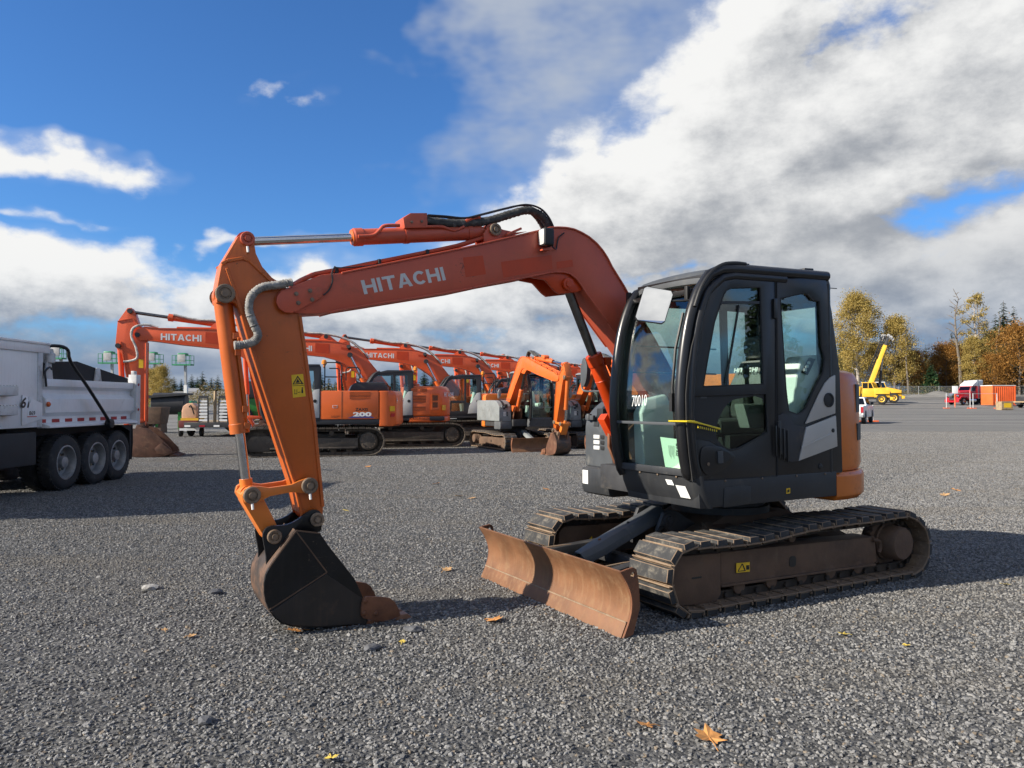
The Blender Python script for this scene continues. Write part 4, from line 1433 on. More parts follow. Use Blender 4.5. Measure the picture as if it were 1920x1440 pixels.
# ================================================================== boom, stick, bucket of the near excavator
BW = 0.13
YN = YB + BW
top = [(4.054,2.329),(4.04,2.363),(4.007,2.388),(3.959,2.403),(3.847,2.457),(3.744,2.507),(3.596,2.531),(2.654,2.799),(2.441,2.863),(1.904,3.029),(1.809,3.063),(1.719,3.077),(1.637,3.082),(1.555,3.077),(1.472,3.054),(1.399,3.025),(1.319,2.977),(1.256,2.922),(1.204,2.861),(1.158,2.789),(1.023,2.624),(0.903,2.45),(0.689,2.18)] + [(0.42, 1.80), (0.18, 1.50), (0.16, 1.38), (0.24, 1.30), (0.36, 1.32)]
bot = [(1.025,2.099),(1.445,2.547),(1.484,2.599),(1.539,2.655),(1.605,2.691),(1.676,2.699),(1.757,2.692),(1.81,2.683),(2.034,2.625),(2.369,2.546),(2.654,2.47),(3.595,2.267),(3.685,2.238),(3.827,2.222),(3.895,2.222),(3.958,2.222),(4.024,2.249),(4.05,2.284)]
mb = MB()
mb.prism(top + bot, YB - BW, YN)
boom = mb.build('boom', m_orange, EX, bevel=0.006, seg=2)
# raised lips of the top and bottom plates
mb = MB()
for seq in (top[6:24], bot[0:13]):
    for y in (YN + 0.004, YB - BW - 0.004):
        P = [(x, y, z) for x, z in seq]
        for i in range(len(P) - 1):
            mb.bar(P[i], P[i + 1], 0.016, 0.014)
mb.build('plate_lip', m_orange, boom, bevel=0.003, seg=1)
# underside bracket for the boom cylinder
mb = MB()
br = [(2.021,2.636),(1.838,2.619),(1.747,2.539),(1.699,2.511),(1.612,2.526),(1.512,2.542),(1.445,2.575),(1.512,2.672),(1.622,2.718),(1.785,2.709)]
for y in (YB - 0.115, YB + 0.085):
    mb.prism(br, y, y + 0.03)
mb.build('cylinder_bracket', m_orange_fresh, boom, bevel=0.006)
px_, pz_ = [(1.621,2.599)][0]
MB().lathe((px_, YB - 0.12, pz_), (0, 1, 0), [(0, 0.045), (0.235, 0.045), (0.245, 0.055), (0.262, 0.052), (0.265, 0.030), (0.275, 0.028)], 22).build('pin', m_orange_fresh, boom, smooth=35)
# end plate with four bolts where the stick hangs
pl = [(3.739,2.345),(3.743,2.41),(3.762,2.416),(3.906,2.398),(3.98,2.389),(4.027,2.371),(4.056,2.331),(4.063,2.29),(4.045,2.246),(4.004,2.219),(3.96,2.218),(3.92,2.231)]
ep = MB().prism(pl, YN + 0.001, YN + 0.024).build('pin_plate', m_orange, boom, bevel=0.006)
for x, z in [(3.926,2.354),(3.829,2.383),(3.911,2.291),(3.814,2.32)]:
    MB().lathe((x, YN + 0.024, z), (0, 1, 0), [(0, 0.017), (0.004, 0.017), (0.004, 0.012), (0.014, 0.011)], 6).build('bolt', m_pin, ep)
a, b, c, d_ = [Vector((x, YN, z)) for x, z in [(3.423,2.387),(2.764,2.545),(3.452,2.488),(2.778,2.653)]]
mb = word('HITACHI', a, b - a, c - a, n=(0, 0.0015, 0))
mb.build('lettering', m_letter, boom, smooth=0)
for q in ([(2.617,2.735),(2.441,2.768),(2.412,2.62),(2.593,2.58)], [(2.276,2.731),(1.789,2.834),(1.778,2.717),(2.251,2.603)], [(1.74,2.78),(1.577,2.813),(1.567,2.754),(1.735,2.721)]):
    MB().add([(x, YN + 0.0015, z) for x, z in q], [(0, 1, 2, 3)]).build('unfaded_patch', m_orange_fresh, boom, smooth=0)
x, z = [(1.037,2.151)][0]
text_mb('9', (x - 0.005, YN + 0.002, z), (-0.04, 0, -0.01), (0, 0, 0.07), bold=0.01).build('chalk_number', m_chalk, boom, smooth=0)

# pipes along the boom top
for dy, dz in ((-0.02, 0.005), (-0.09, 0.0), (0.05, 0.0)):
    mb = MB()
    P = [(3.914,2.428),(3.769,2.517),(3.572,2.568),(3.327,2.638),(2.982,2.735),(2.616,2.842),(2.4,2.925),(2.227,2.979)]
    mb.tube([(x, YB + dy, z + 0.005 + dz) for x, z in P], 0.016, 8, sub=2)
    pipes = mb.build('steel_pipe', m_orange, boom, smooth=45)
for s_ in [(3.612,2.549),(3.285,2.641),(2.893,2.752)]:
    MB().box(s_[0] - 0.012, s_[0] + 0.012, YB - 0.12, YB + 0.08, s_[1] - 0.025, s_[1] + 0.03).build('pipe_clamp', m_ink, pipes, bevel=0.003, seg=1)
mb = MB()
P = [(3.732,2.358),(3.694,2.396),(3.667,2.463),(3.671,2.525),(3.648,2.573)]
mb.tube([(x, YN + 0.02, z) for x, z in P], 0.006, 6, sub=4)
P = [(3.647,2.57),(3.507,2.582),(3.09,2.667),(2.914,2.725)]
mb.tube([(x, YN - 0.01, z) for x, z in P], 0.005, 6, sub=4)
mb.build('grease_line', m_hose, boom)

# arm cylinder
A0 = Vector(([(4.251,2.717)][0][0], YB, [(4.251,2.717)][0][1]))
A1 = Vector(([(2.31,2.997)][0][0], YB, [(2.31,2.997)][0][1]))
d = (A1 - A0).normalized()
L = (A1 - A0).length
tb = 0.400 * L
mb = MB()
mb.lathe(A0, d, [(tb, 0.0), (tb, 0.060), (tb + 0.012, 0.068), (tb + 0.075, 0.068), (tb + 0.08, 0.061), (L - 0.10, 0.061), (L - 0.06, 0.04), (L - 0.02, 0.04)], 24)
ac = mb.build('arm_cylinder', m_orange, EX, smooth=30)
MB().lathe(A0, d, [(tb - 0.006, 0.058), (tb - 0.001, 0.058), (tb - 0.001, 0.03)], 24).build('gland_ring', m_orange_y, ac)
MB().cyl(A0 + d * 0.03, A0 + d * (tb + 0.02), 0.031, seg=20).build('piston_rod', m_chrome, ac)
MB().cyl(A0 + Vector((0, -0.045, 0)), A0 + Vector((0, 0.045, 0)), 0.062, seg=22).build('rod_eye', m_orange, ac)
MB().cyl(A1 + Vector((0, -0.045, 0)), A1 + Vector((0, 0.045, 0)), 0.062, seg=22).build('base_eye', m_orange, ac)
pin(ac, A0.x, A0.z, YB - 0.11, YB + 0.112, 0.034, m_orange)
pin(ac, A1.x, A1.z, YB - 0.10, YB + 0.10, 0.036, m_pin)
mb = MB()
bq = [(2.4,2.877),(2.41,2.954),(2.376,3.011),(2.302,3.028),(2.227,3.01),(2.101,3.001),(1.997,3.021)]
for y in (YB - 0.085, YB + 0.06):
    mb.prism(bq, y, y + 0.025)
mb.bar(*[(x, YN - 0.01, z) for x, z in [(2.221,2.959),(2.08,3.028)]], 0.03, 0.02)
mb.build('cylinder_ear', m_orange, boom, bevel=0.005)
mb = MB()
q = [(3.085,2.929),(3.099,3.006),(3.037,3.051),(2.899,3.068),(2.894,2.954)]
mb.prism(q, YB - 0.10, YB + 0.075)
vb = mb.build('valve_box', m_orange, ac, bevel=0.006)
for x, z in [(3.03,2.981),(2.946,2.995)]:
    MB().lathe((x, YB + 0.076, z), (0, 1, 0), [(0, 0.011), (0.006, 0.011), (0.008, 0.006)], 8).build('bolt', m_pin, vb)
mb = MB()
P = [(3.453,2.825),(3.338,2.845),(3.288,2.887),(3.246,2.928),(3.126,2.945)]
mb.tube([(x, YB + 0.07, z) for x, z in P], 0.014, 8, sub=4)
mb.build('oil_pipe', m_orange, ac, smooth=50)
mb = MB()
P = [(2.919,2.961),(2.77,2.978),(2.715,2.967),(2.654,2.961),(2.574,3)]
mb.tube([(x, YB + 0.06, z) for x, z in P], 0.012, 8, sub=4)
mb.build('oil_pipe', m_orange, ac, smooth=50)
for t in (0.62, 0.90):
    c = A0 + d * (L * t)
    MB().lathe(c, d, [(-0.02, 0.066), (0.02, 0.066)], 20).build('clamp_band', m_orange, ac)

# hoses over the boom
mb = MB()
P = [(2.899,3.017),(2.696,3.019),(2.507,3.041),(2.311,3.09),(2.16,3.148),(1.98,3.21),(1.858,3.198),(1.783,3.143),(1.729,3.07)]
mb.tube([(x, YB + 0.03, z) for x, z in P], 0.034, 10, sub=9, jit=0.06, rib=0.05)
mb.build('sleeved_hose', m_sleeve_b, EX, smooth=70)
mb = MB()
P = [(2.507,3.05),(2.286,3.102),(2.109,3.181),(1.98,3.229),(1.885,3.231),(1.805,3.172),(1.74,3.078)]
mb.tube([(x, YB - 0.05, z) for x, z in P], 0.026, 10, sub=9, jit=0.06, rib=0.05)
mb.build('sleeved_hose', m_sleeve_b, EX, smooth=70)
for dy, dz in ((0.075, 0.03), (0.0, 0.055)):
    P = [(2.894,3.039),(2.743,3.048),(2.564,3.056),(2.385,3.112),(2.186,3.181),(2.006,3.234),(1.869,3.22),(1.783,3.156),(1.735,3.079)]
    MB().tube([(x, YB + dy, z + dz * .4) for x, z in P], 0.009, 6, sub=4).build('thin_hose', m_hose, EX)
P = [(2.555,3.044),(2.483,3.083),(2.424,3.094)]
MB().tube([(x, YB + 0.05, z) for x, z in P], 0.016, 8, sub=4).build('oil_pipe', m_orange, ac)
mb = MB()
P = [(3.956,2.433),(4.051,2.407),(4.159,2.381),(4.229,2.317),(4.246,2.228),(4.217,2.134),(4.185,2.055),(4.213,2.006),(4.279,1.982),(4.338,1.976)]
mb.tube([(x, YN + 0.03, z) for x, z in P], 0.029, 10, sub=11, jit=0.05, rib=0.075)
mb.build('bucket_cylinder_hose', m_sleeve, EX, smooth=60)
# work lamp on the boom
mb = MB()
lx, lz = [(1.886,2.963)][0]
mb.prism(rrect(YN + 0.005, YN + 0.105, lz - 0.075, lz + 0.075, 0.02), lx - 0.06, lx + 0.03, axis='x')
wl = mb.build('work_lamp', m_ink, boom, bevel=0.012)
MB().prism(rrect(YN + 0.014, YN + 0.096, lz - 0.064, lz + 0.064, 0.015), lx + 0.031, lx + 0.038, axis='x').build('lamp_lens', m_lamp, wl, bevel=0.003)
MB().bar((lx + 0.04, YN + 0.05, lz - 0.11), (lx - 0.06, YN + 0.05, lz - 0.095), 0.06, 0.012).build('lamp_bracket', m_orange, wl)
MB().tube([(lx - 0.06, YN + 0.05, lz - 0.05), (lx - 0.13, YN + 0.02, lz - 0.08), (lx - 0.16, YN + 0.012, lz + 0.02), (lx - 0.22, YN + 0.01, lz + 0.07)], 0.006, 6, sub=4).build('lamp_cable', m_hose, wl)

# boom cylinder
B0 = Vector(([(1.552,2.611)][0][0], YB, [(1.552,2.611)][0][1]))
B1 = Vector((0.93, YB, 1.30))
d = (B1 - B0).normalized()
L = (B1 - B0).length
tb = 0.455 * L
mb = MB()
mb.lathe(B0, d, [(tb, 0.0), (tb, 0.070), (tb + 0.01, 0.076), (tb + 0.10, 0.076), (tb + 0.105, 0.070), (tb + 0.24, 0.070), (tb + 0.245, 0.073), (tb + 0.255, 0.070), (L - 0.06, 0.070), (L, 0.05)], 24)
bc = mb.build('boom_cylinder', m_orange_fresh, EX, smooth=30)
MB().cyl(B0 + d * 0.03, B0 + d * (tb + 0.02), 0.040, seg=20).build('piston_rod', m_rod_dark, bc)
MB().cyl(B0 + Vector((0, -0.06, 0)), B0 + Vector((0, 0.06, 0)), 0.065, seg=22).build('rod_eye', m_blackmat, bc)
mb = MB()
s3 = Vector((-d.z, 0, d.x))
if s3.x > 0: s3 = -s3
c0 = B0 + d * (tb + 0.10) + s3 * 0.085 + Vector((0, 0.04, 0))
mb.tube([c0 - s3 * 0.02, c0 + d * 0.04, B0 + d * (L * .74) + s3 * 0.10 + Vector((0, .04, 0)), B0 + d * (L * .80) + s3 * 0.09 + Vector((0, .04, 0)), B0 + d * (L * .95) + s3 * 0.02 + Vector((0, .06, 0))], 0.017, 8, sub=3)
mb.box(c0.x - 0.03, c0.x + 0.03, c0.y - 0.03, c0.y + 0.03, c0.z - 0.04, c0.z + 0.03)
mb.build('oil_pipe', m_orange_fresh, bc, smooth=45)
for y in (YB - 0.16, YB + 0.12):
    mb = MB()
    mb.prism([(0.93, 1.02), (1.0, 1.18), (1.0, 1.34), (0.92, 1.40), (0.84, 1.38), (0.55, 1.30), (0.10, 1.50), (0.0, 1.40), (0.0, 1.0)], y, y + 0.035)
    mb.build('boom_foot_bracket', m_rust, EX, bevel=0.008)
mb = MB()
mb.prism([(1.08, 1.43), (1.04, 1.48), (0.90, 1.49), (0.90, 1.33), (0.98, 1.27)], -0.50, -0.40)
mb.build('foot_guard', m_orange_fresh, EX, bevel=0.006)

# stick
SN = YB + 0.105
so = [(4.329,2.694),(4.312,2.728),(4.274,2.747),(4.235,2.744),(4.206,2.714),(4.191,2.622),(4.148,2.534),(4.082,2.464),(4.009,2.421),(3.927,2.356),(3.888,2.206),(3.849,1.949),(3.777,1.417),(3.713,0.823),(3.716,0.758),(3.75,0.712),(3.811,0.72),(3.861,0.777),(3.918,1.025),(4.068,1.489),(4.215,1.938),(4.276,2.156),(4.305,2.238),(4.329,2.273),(4.381,2.273),(4.442,2.266),(4.45,2.32),(4.417,2.528)]
mb = MB()
mb.prism(so, YB - 0.105, SN)
stick = mb.build('stick', m_orange_y, EX, bevel=0.006)
mb = MB()
for seq in ([(4.417,2.528),(4.383,2.553),(4.279,2.581),(4.234,2.567),(4.147,2.489),(4.045,2.4)], [(4.383,2.502),(4.33,2.346),(4.276,2.192),(4.211,1.956),(4.068,1.489),(3.918,1.025),(3.865,0.785)], [(3.888,2.206),(3.849,1.949),(3.777,1.417),(3.717,0.842)]):
    for y in (SN + 0.005, YB - 0.110):
        for i in range(len(seq) - 1):
            mb.bar((seq[i][0], y, seq[i][1]), (seq[i + 1][0], y, seq[i + 1][1]), 0.014, 0.022)
mb.build('plate_lip', m_orange_y, stick, bevel=0.003, seg=1)
# sunlit front plate of the stick, a little wider than the box
mb = MB()
seq = [(4.287,2.184),(4.218,1.938),(4.072,1.481),(3.922,1.017),(3.876,0.808)]
g = [[(x + 0.004, YB - 0.125, z), (x + 0.004, YB + 0.125, z)] for x, z in seq]
mb.sheet(g, (-0.014, 0, 0))
mb.build('front_plate', m_orange_y, stick, bevel=0.003, seg=1)
sx, sz = [(4.395,2.327)][0]
pin(stick, sx, sz, YB - 0.125, YB + 0.125, 0.045, m_pin)
q = [(3.945,1.784),(3.863,1.793),(3.843,1.634),(3.933,1.623)]
st = MB().add([(x, SN + 0.002, z) for x, z in q], [(0, 1, 2, 3)]).build('warning_sticker', m_yellow, stick, smooth=0)
mb = MB()
for qq in ([(3.938,1.717),(3.901,1.781),(3.897,1.774),(3.93,1.717)], [(3.901,1.781),(3.859,1.721),(3.87,1.721),(3.904,1.774)], [(3.938,1.717),(3.859,1.723),(3.863,1.729),(3.934,1.722)], [(3.915,1.728),(3.901,1.759),(3.885,1.732)],
           [(3.938,1.709),(3.855,1.714),(3.855,1.711),(3.938,1.706)], [(3.922,1.653),(3.923,1.683),(3.919,1.683),(3.919,1.653)], [(3.907,1.653),(3.908,1.683),(3.904,1.683),(3.904,1.653)], [(3.926,1.653),(3.904,1.653),(3.904,1.649),(3.926,1.649)],
           [(3.9,1.664),(3.881,1.666),(3.881,1.662),(3.9,1.66)], [(3.874,1.657),(3.874,1.683),(3.863,1.685),(3.861,1.657)], [(3.872,1.687),(3.863,1.687),(3.863,1.697),(3.872,1.697)]):
    mb.add([(x, SN + 0.0035, z) for x, z in qq], [tuple(range(len(qq)))])
mb.build('symbol', m_ink, st, smooth=0)

# bucket cylinder
C0_ = Vector((sx, YB, sz))
lx0, lz0 = [(4.217,0.96)][0]
C1_ = Vector((lx0, YB, lz0))
d = (C1_ - C0_).normalized()
L = (C1_ - C0_).length
tb = 0.695 * L
mb = MB()
mb.lathe(C0_, d, [(0.045, 0.03), (0.05, 0.062), (tb - 0.07, 0.062), (tb - 0.065, 0.066), (tb, 0.066), (tb + 0.004, 0.0)], 24)
bk = mb.build('bucket_cylinder', m_orange_y, EX, smooth=30)
MB().cyl(C0_ + d * (tb - 0.03), C1_ - d * 0.07, 0.034, seg=20).build('piston_rod', m_chrome, bk)
MB().cyl(C1_ - d * 0.10, C1_, 0.044, seg=18).build('rod_end', m_orange_cw, bk)
MB().cyl(C0_ + Vector((0, -0.05, 0)), C0_ + Vector((0, 0.05, 0)), 0.062, seg=20).build('base_eye', m_orange_y, bk)
MB().cyl(C1_ + Vector((0, -0.05, 0)), C1_ + Vector((0, 0.05, 0)), 0.058, seg=20).build('rod_eye', m_orange_cw, bk)
mb = MB()
s3 = Vector((-d.z, 0, d.x))
if s3.x > 0: s3 = -s3
off = s3 * 0.05 + Vector((0, 0.055, 0))
mb.tube([C0_ + d * 0.30 + off * 1.3, C0_ + d * 0.34 + off, C0_ + d * (tb - 0.18) + off, C0_ + d * (tb - 0.10) + off * 0.8], 0.013, 8)
for t in (0.30, 0.42, 0.83, 0.95):
    c = C0_ + d * (tb * t) + off * 0.9
    mb.box(c.x - 0.02, c.x + 0.02, c.y - 0.02, c.y + 0.02, c.z - 0.022, c.z + 0.022)
mb.build('oil_pipe', m_orange_y, bk, bevel=0.002, seg=1)

# linkage
l0 = Vector((lx0, 0, lz0))
l1x, l1z = [(3.826,1.004)][0]
for y in (YB - 0.150, YB + 0.118):
    mb = MB()
    u = Vector((l1x - lx0, 0, l1z - lz0)).normalized()
    n_ = Vector((-u.z, 0, u.x))
    pts = []
    for (t, h) in ((-0.062, 0.0), (-0.045, 0.045), (0.0, 0.062), (0.06, 0.050), (0.12, 0.030)):
        pts.append((t, h))
    LL = (Vector((l1x, 0, l1z)) - l0).length
    up_ = pts + [(LL - t, h * 0.9) for t, h in reversed(pts)]
    dn_ = [(t, -h) for t, h in reversed(up_[1:-1])]
    poly = [(lx0 + u.x * t + n_.x * h, lz0 + u.z * t + n_.z * h) for t, h in up_ + dn_]
    mb.prism(poly, y, y + 0.032)
    mb.build('side_link', m_orange_cw, EX, bevel=0.006)
b2x, b2z = [(4.063,0.664)][0]
mb = MB()
u = Vector((b2x - lx0, 0, b2z - lz0)).normalized()
n_ = Vector((-u.z, 0, u.x))
LL = math.hypot(b2x - lx0, b2z - lz0)
poly = [(-0.05, 0.0), (-0.03, 0.055), (0.03, 0.065), (LL, 0.055), (LL + 0.04, 0.0), (LL, -0.055), (0.03, -0.065), (-0.03, -0.055)]
mb.prism([(lx0 + u.x * t + n_.x * h, lz0 + u.z * t + n_.z * h) for t, h in poly], YB - 0.105, YB + 0.105)
mb.build('bucket_link', m_orange_cw, EX, bevel=0.008)
pin(EX, lx0, lz0, YB - 0.165, YB + 0.165, 0.040, m_pin)
pin(EX, l1x, l1z, YB - 0.165, YB + 0.165, 0.040, m_pin)
for (x, z) in ((lx0, lz0), (l1x, l1z), (A0.x, A0.z)):
    mb = MB()
    mb.cyl((x, YB + 0.175 if z < 2 else YB + 0.12, z - 0.055), (x - 0.004, YB + 0.178 if z < 2 else YB + 0.122, z - 0.095), 0.009, seg=8)
    mb.build('grease_nipple', m_white, EX)

# bucket
BN = -0.055
BF = YB * 2 - BN
body = [(3.939,0.714),(3.773,0.681),(3.716,0.591),(3.523,0.335),(3.463,0.203),(3.423,0.019),(3.435,-0.006),(3.618,0.005),(3.769,0.023),(3.899,0.042),(3.971,0.06),(4.036,0.09),(4.082,0.136),(4.114,0.187),(4.139,0.251),(4.149,0.31),(4.15,0.37),(4.14,0.43),(4.109,0.491),(4.063,0.551)]
mb = MB()
mb.prism(body, BN - 0.018, BN)
bucket = mb.build('bucket', m_bucket, EX, bevel=0.003, seg=1)
MB().prism(body, BF, BF + 0.018).build('side_plate', m_bucket, bucket, bevel=0.003, seg=1)
back = body[6:] + body[:1]
mb = MB()
cx_, cz_ = [(3.771,0.344)][0]
outer, inner = [], []
for x, z in back:
    outer.append((x, z))
    v_ = Vector((cx_ - x, cz_ - z)).normalized() * 0.018
    inner.append((x + v_.x, z + v_.y))
mb.loft([[(a[0], y, a[1]) for y in (BN - 0.0185, BF + 0.0185)] + [(b[0], y, b[1]) for y in (BF + 0.0185, BN - 0.0185)] for a, b in zip(outer, inner)])
mb.build('back_sheet', M('scraped_bucket_back', (0.040, 0.030, 0.025), 0.5, var=0.4, vs=3, dirt=(0.17, 0.085, 0.045), dirt_amt=0.38, ds=4, streak=0.2), bucket, smooth=50)
# weld lines and wear patch on the side
mb = MB()
for seq in ([(3.939,0.706),(3.723,0.402)], [(3.723,0.402),(4.114,0.194)], [(3.939,0.71),(3.773,0.678)], [(3.939,0.706),(4.063,0.547),(4.116,0.474)]):
    for i in range(len(seq) - 1):
        mb.bar((seq[i][0], BN + 0.001, seq[i][1]), (seq[i + 1][0], BN + 0.001, seq[i + 1][1]), 0.006, 0.009)
mb.build('weld_seam', m_under, bucket)
MB().prism([(4.103,0.179),(3.727,0.391),(3.463,0.187),(3.431,0.016),(3.439,0.002),(3.77,0.034),(3.96,0.069),(4.032,0.101)], BN, BN + 0.006).build('wear_plate', M('scuffed_bucket_plate', (0.018, 0.014, 0.012), 0.45, var=0.3, dirt=(0.07, 0.042, 0.027), dirt_amt=0.28, streak=0.2), bucket, bevel=0.002, seg=1)
ear = cat2([(4.139,0.666),(4.129,0.713),(4.1,0.736),(4.058,0.739),(3.978,0.74),(3.905,0.768),(3.846,0.812),(3.794,0.83),(3.749,0.816),(3.726,0.769),(3.733,0.721),(3.748,0.673),(3.849,0.674),(3.92,0.695),(3.978,0.634),(4.035,0.559),(4.092,0.477),(4.113,0.436),(4.117,0.534)], 3, closed=True)
for y in (YB - 0.150, YB + 0.118):
    MB().prism(ear, y, y + 0.032).build('ear', m_bucket, bucket, bevel=0.004)
for s_ in (0, 1):
    x, z = [(4.067,0.668),(3.773,0.763)][s_]
    pb_ = pin(bucket, x, z, YB - 0.175, YB + 0.168, 0.034, m_pin)
mb = MB()
e2 = [(3.949,0.683),(3.755,0.655),(3.793,0.625),(3.934,0.637)]
mb.prism(e2, YB - 0.25, YB + 0.24)
mb.build('top_beam', m_bucket, bucket, bevel=0.004)
mb = MB()
lip = [(3.618,0.005),(3.618,0.027),(3.383,0.021),(3.241,-0.011),(3.241,-0.03),(3.423,-0.023)]
mb.prism(lip, BF + 0.0, BN - 0.0)
mb.build('lip', m_rust, bucket, bevel=0.003)
cut = cat2([(3.483,0.095),(3.475,0.166),(3.455,0.202),(3.404,0.199),(3.266,0.17),(3.213,0.109),(3.188,0.044),(3.212,0.024),(3.319,0.012),(3.423,0.038),(3.471,0.056)], 2, closed=True)
for y0_, y1_, bs_ in ((BN + 0.007, BN + 0.030, 1), (BF - 0.030, BF - 0.001, -1)):
    sc_ = MB().prism(cut, y0_, y1_).build('side_cutter', m_rust, bucket, bevel=0.004)
    for k in range(3):
        x, z = [(3.455,0.175),(3.463,0.089),(3.375,0.077)][k]
        MB().lathe((x, y1_ if bs_ > 0 else y0_, z), (0, bs_, 0), [(0, 0.018), (0.008, 0.017), (0.016, 0.008)], 10).build('bolt', m_rust, sc_)
m_tooth = M('worn_tooth_steel', (0.24, 0.12, 0.07), 0.5, 0.3, var=0.3, vs=8, dirt=(0.36, 0.27, 0.20), dirt_amt=0.3, ds=9)
tz = [(3.31,-0.016),(3.241,0.036),(3.179,0.035),(3.079,-0.053),(3.087,-0.076),(3.245,-0.057)]
for k in range(4):
    y = BN - 0.03 - (BN - BF - 0.06) * k / 3
    mb = MB()
    w0, w1 = 0.045, 0.028
    mb.loft([[(p[0] - 0.055, y - w0, p[1]) for p in tz], [(p[0] - 0.055, y + w0, p[1]) for p in tz]])
    mb.build('tooth', m_tooth, bucket, bevel=0.006)



# ================================================================== dump truck at the left edge
m_alu = M('brushed_aluminium_body', (0.74, 0.74, 0.73), 0.42, 0.15, var=0.06, vs=1.5, dirt=(0.52, 0.50, 0.47), dirt_amt=0.10, ds=2.5, streak=0.22)
m_alu_d = M('dull_aluminium', (0.56, 0.56, 0.55), 0.5, 0.15, var=0.12, vs=3, dirt=(0.22, 0.2, 0.18), dirt_amt=0.25, streak=0.1)
m_tarp = M('black_mesh_tarp', (0.018, 0.018, 0.020), 0.8, var=0.3, vs=9, bump=0.3, bs=90)
m_tyre = M('tyre_rubber', (0.020, 0.020, 0.021), 0.8, var=0.25, vs=6, dirt=(0.09, 0.085, 0.075), dirt_amt=0.25, ds=6, bump=0.2)
m_rim = M('dull_steel_rim', (0.27, 0.27, 0.265), 0.45, 0.3, var=0.15, vs=8, dirt=(0.15, 0.13, 0.11), dirt_amt=0.25)
m_chassis = M('black_chassis', (0.020, 0.021, 0.023), 0.7, var=0.3, vs=4, dirt=(0.07, 0.06, 0.05), dirt_amt=0.2)
m_refl = M('red_reflector_tape', (0.32, 0.012, 0.02), 0.35, var=0.15, vs=20)
TX0 = -8.0
TK = thing('dump_truck', 'grey aluminium dump truck with black mesh tarp and three rear axles at the left edge', 'truck', (TX0 - 1.2, 14.2, 0))


def tk(v):              # world -> truck local
    return (v[0] - (TX0 - 1.2), v[1] - 14.2, v[2])


class TB(MB):
    def build(self, *a, **k):
        self.v = [tk(p) for p in self.v]
        return MB.build(self, *a, **k)


XF = TX0 - 2.4      # far side plane
# side wall section, pressed in horizontal folds; drawn along the truck
sec = [(0.0, 1.985), (0.0, 1.86), (-0.07, 1.80), (-0.07, 1.72), (0.02, 1.64), (0.02, 1.40), (-0.06, 1.33), (-0.06, 1.22), (0.10, 1.175), (0.10, 1.135), (-0.12, 1.135), (-0.12, 1.985)]
mb = TB()
mb.loft([[(TX0 - 0.03 + x, y, z) for x, z in sec] for y in (13.10, 16.18)])
mb.loft([[(XF + 0.03 - x, y, z) for x, z in sec] for y in (13.10, 16.18)])
mb.box(XF + 0.1, TX0 - 0.13, 11.2, 16.18, 1.15, 1.22)
body_t = mb.build('dump_body', m_alu, TK, bevel=0.006)
# front half of the body with the sloped headboard box
mb = TB()
mb.prism([(9.6, 1.16), (12.93, 1.16), (13.02, 1.30), (13.02, 1.60), (12.95, 1.72), (12.95, 2.42), (9.6, 2.42)], TX0 - 2.42, TX0 - 0.01, axis='x')
hb_ = mb.build('headboard', m_alu, body_t, bevel=0.008)
mb = TB()
mb.box(XF - 0.03, TX0 + 0.02, 9.6, 13.16, 2.42, 2.56)
mb.box(XF - 0.05, TX0 + 0.04, 9.6, 13.16, 2.56, 2.60)
mb.build('cab_shield', m_alu, body_t, bevel=0.008)
mb = TB()
mb.loft([[(TX0 - 0.01, 12.86, 1.16), (TX0 + 0.005, 12.86, 2.42), (TX0 - 0.1, 12.86, 2.42), (TX0 - 0.1, 12.86, 1.16)], [(TX0 + 0.01, 12.98, 1.16), (TX0 + 0.01, 12.98, 2.42), (TX0 - 0.1, 12.98, 2.42), (TX0 - 0.1, 12.98, 1.16)]])
mb.build('corner_stake', m_alu_d, body_t, bevel=0.004)
mb = TB()
mb.prism([(12.45, 1.70), (12.98, 1.56), (12.98, 1.30), (12.45, 1.20)], TX0 - 0.005, TX0 + 0.012, axis='x')
mb.build('gusset', m_alu, body_t, bevel=0.004)
# mesh side boards on top of the wall, with an aluminium stake between
for (ya, yb_, za, zb) in ((13.30, 14.75, 2.30, 2.245), (14.87, 16.02, 2.235, 2.075)):
    zb0 = 1.985
    mb = TB()
    mb.prism([(ya, zb0), (yb_, zb0), (yb_, zb), (ya, za)], TX0 - 0.09, TX0 - 0.07, axis='x')
    mb.build('side_board', m_tarp, body_t)
    mb = TB()
    mb.prism([(ya, zb0), (yb_, zb0), (yb_, zb), (ya, za)], XF + 0.07, XF + 0.09, axis='x')
    mb.build('side_board', m_tarp, body_t)
mb = TB()
mb.prism([(13.28, 2.28), (14.2, 2.34), (15.0, 2.22), (16.05, 2.06), (16.05, 2.03), (13.28, 2.20)], XF + 0.10, TX0 - 0.10, axis='x')
mb.build('rolled_tarp', m_tarp, body_t, bevel=0.01)
for (ya, yb_, z1) in ((14.72, 14.90, 2.24), (13.14, 13.32, 2.30)):
    mb = TB()
    mb.prism([(ya - 0.03, 1.985), (yb_ + 0.03, 1.985), (yb_ - 0.03, z1), (ya + 0.03, z1)], TX0 - 0.065, TX0 - 0.035, axis='x')
    mb.build('stake', m_alu_d, body_t, bevel=0.004)
mb = TB()
mb.box(TX0 - 0.14, TX0 + 0.03, 16.18, 16.36, 1.10, 2.16)
mb.box(TX0 - 0.10, TX0 - 0.03, 16.20, 16.32, 2.16, 2.24)
mb.box(XF - 0.03, XF + 0.14, 16.18, 16.36, 1.10, 2.16)
mb.box(XF + 0.14, TX0 - 0.14, 16.22, 16.30, 1.18, 2.10)
tg = mb.build('tailgate', m_alu_d, body_t, bevel=0.008)
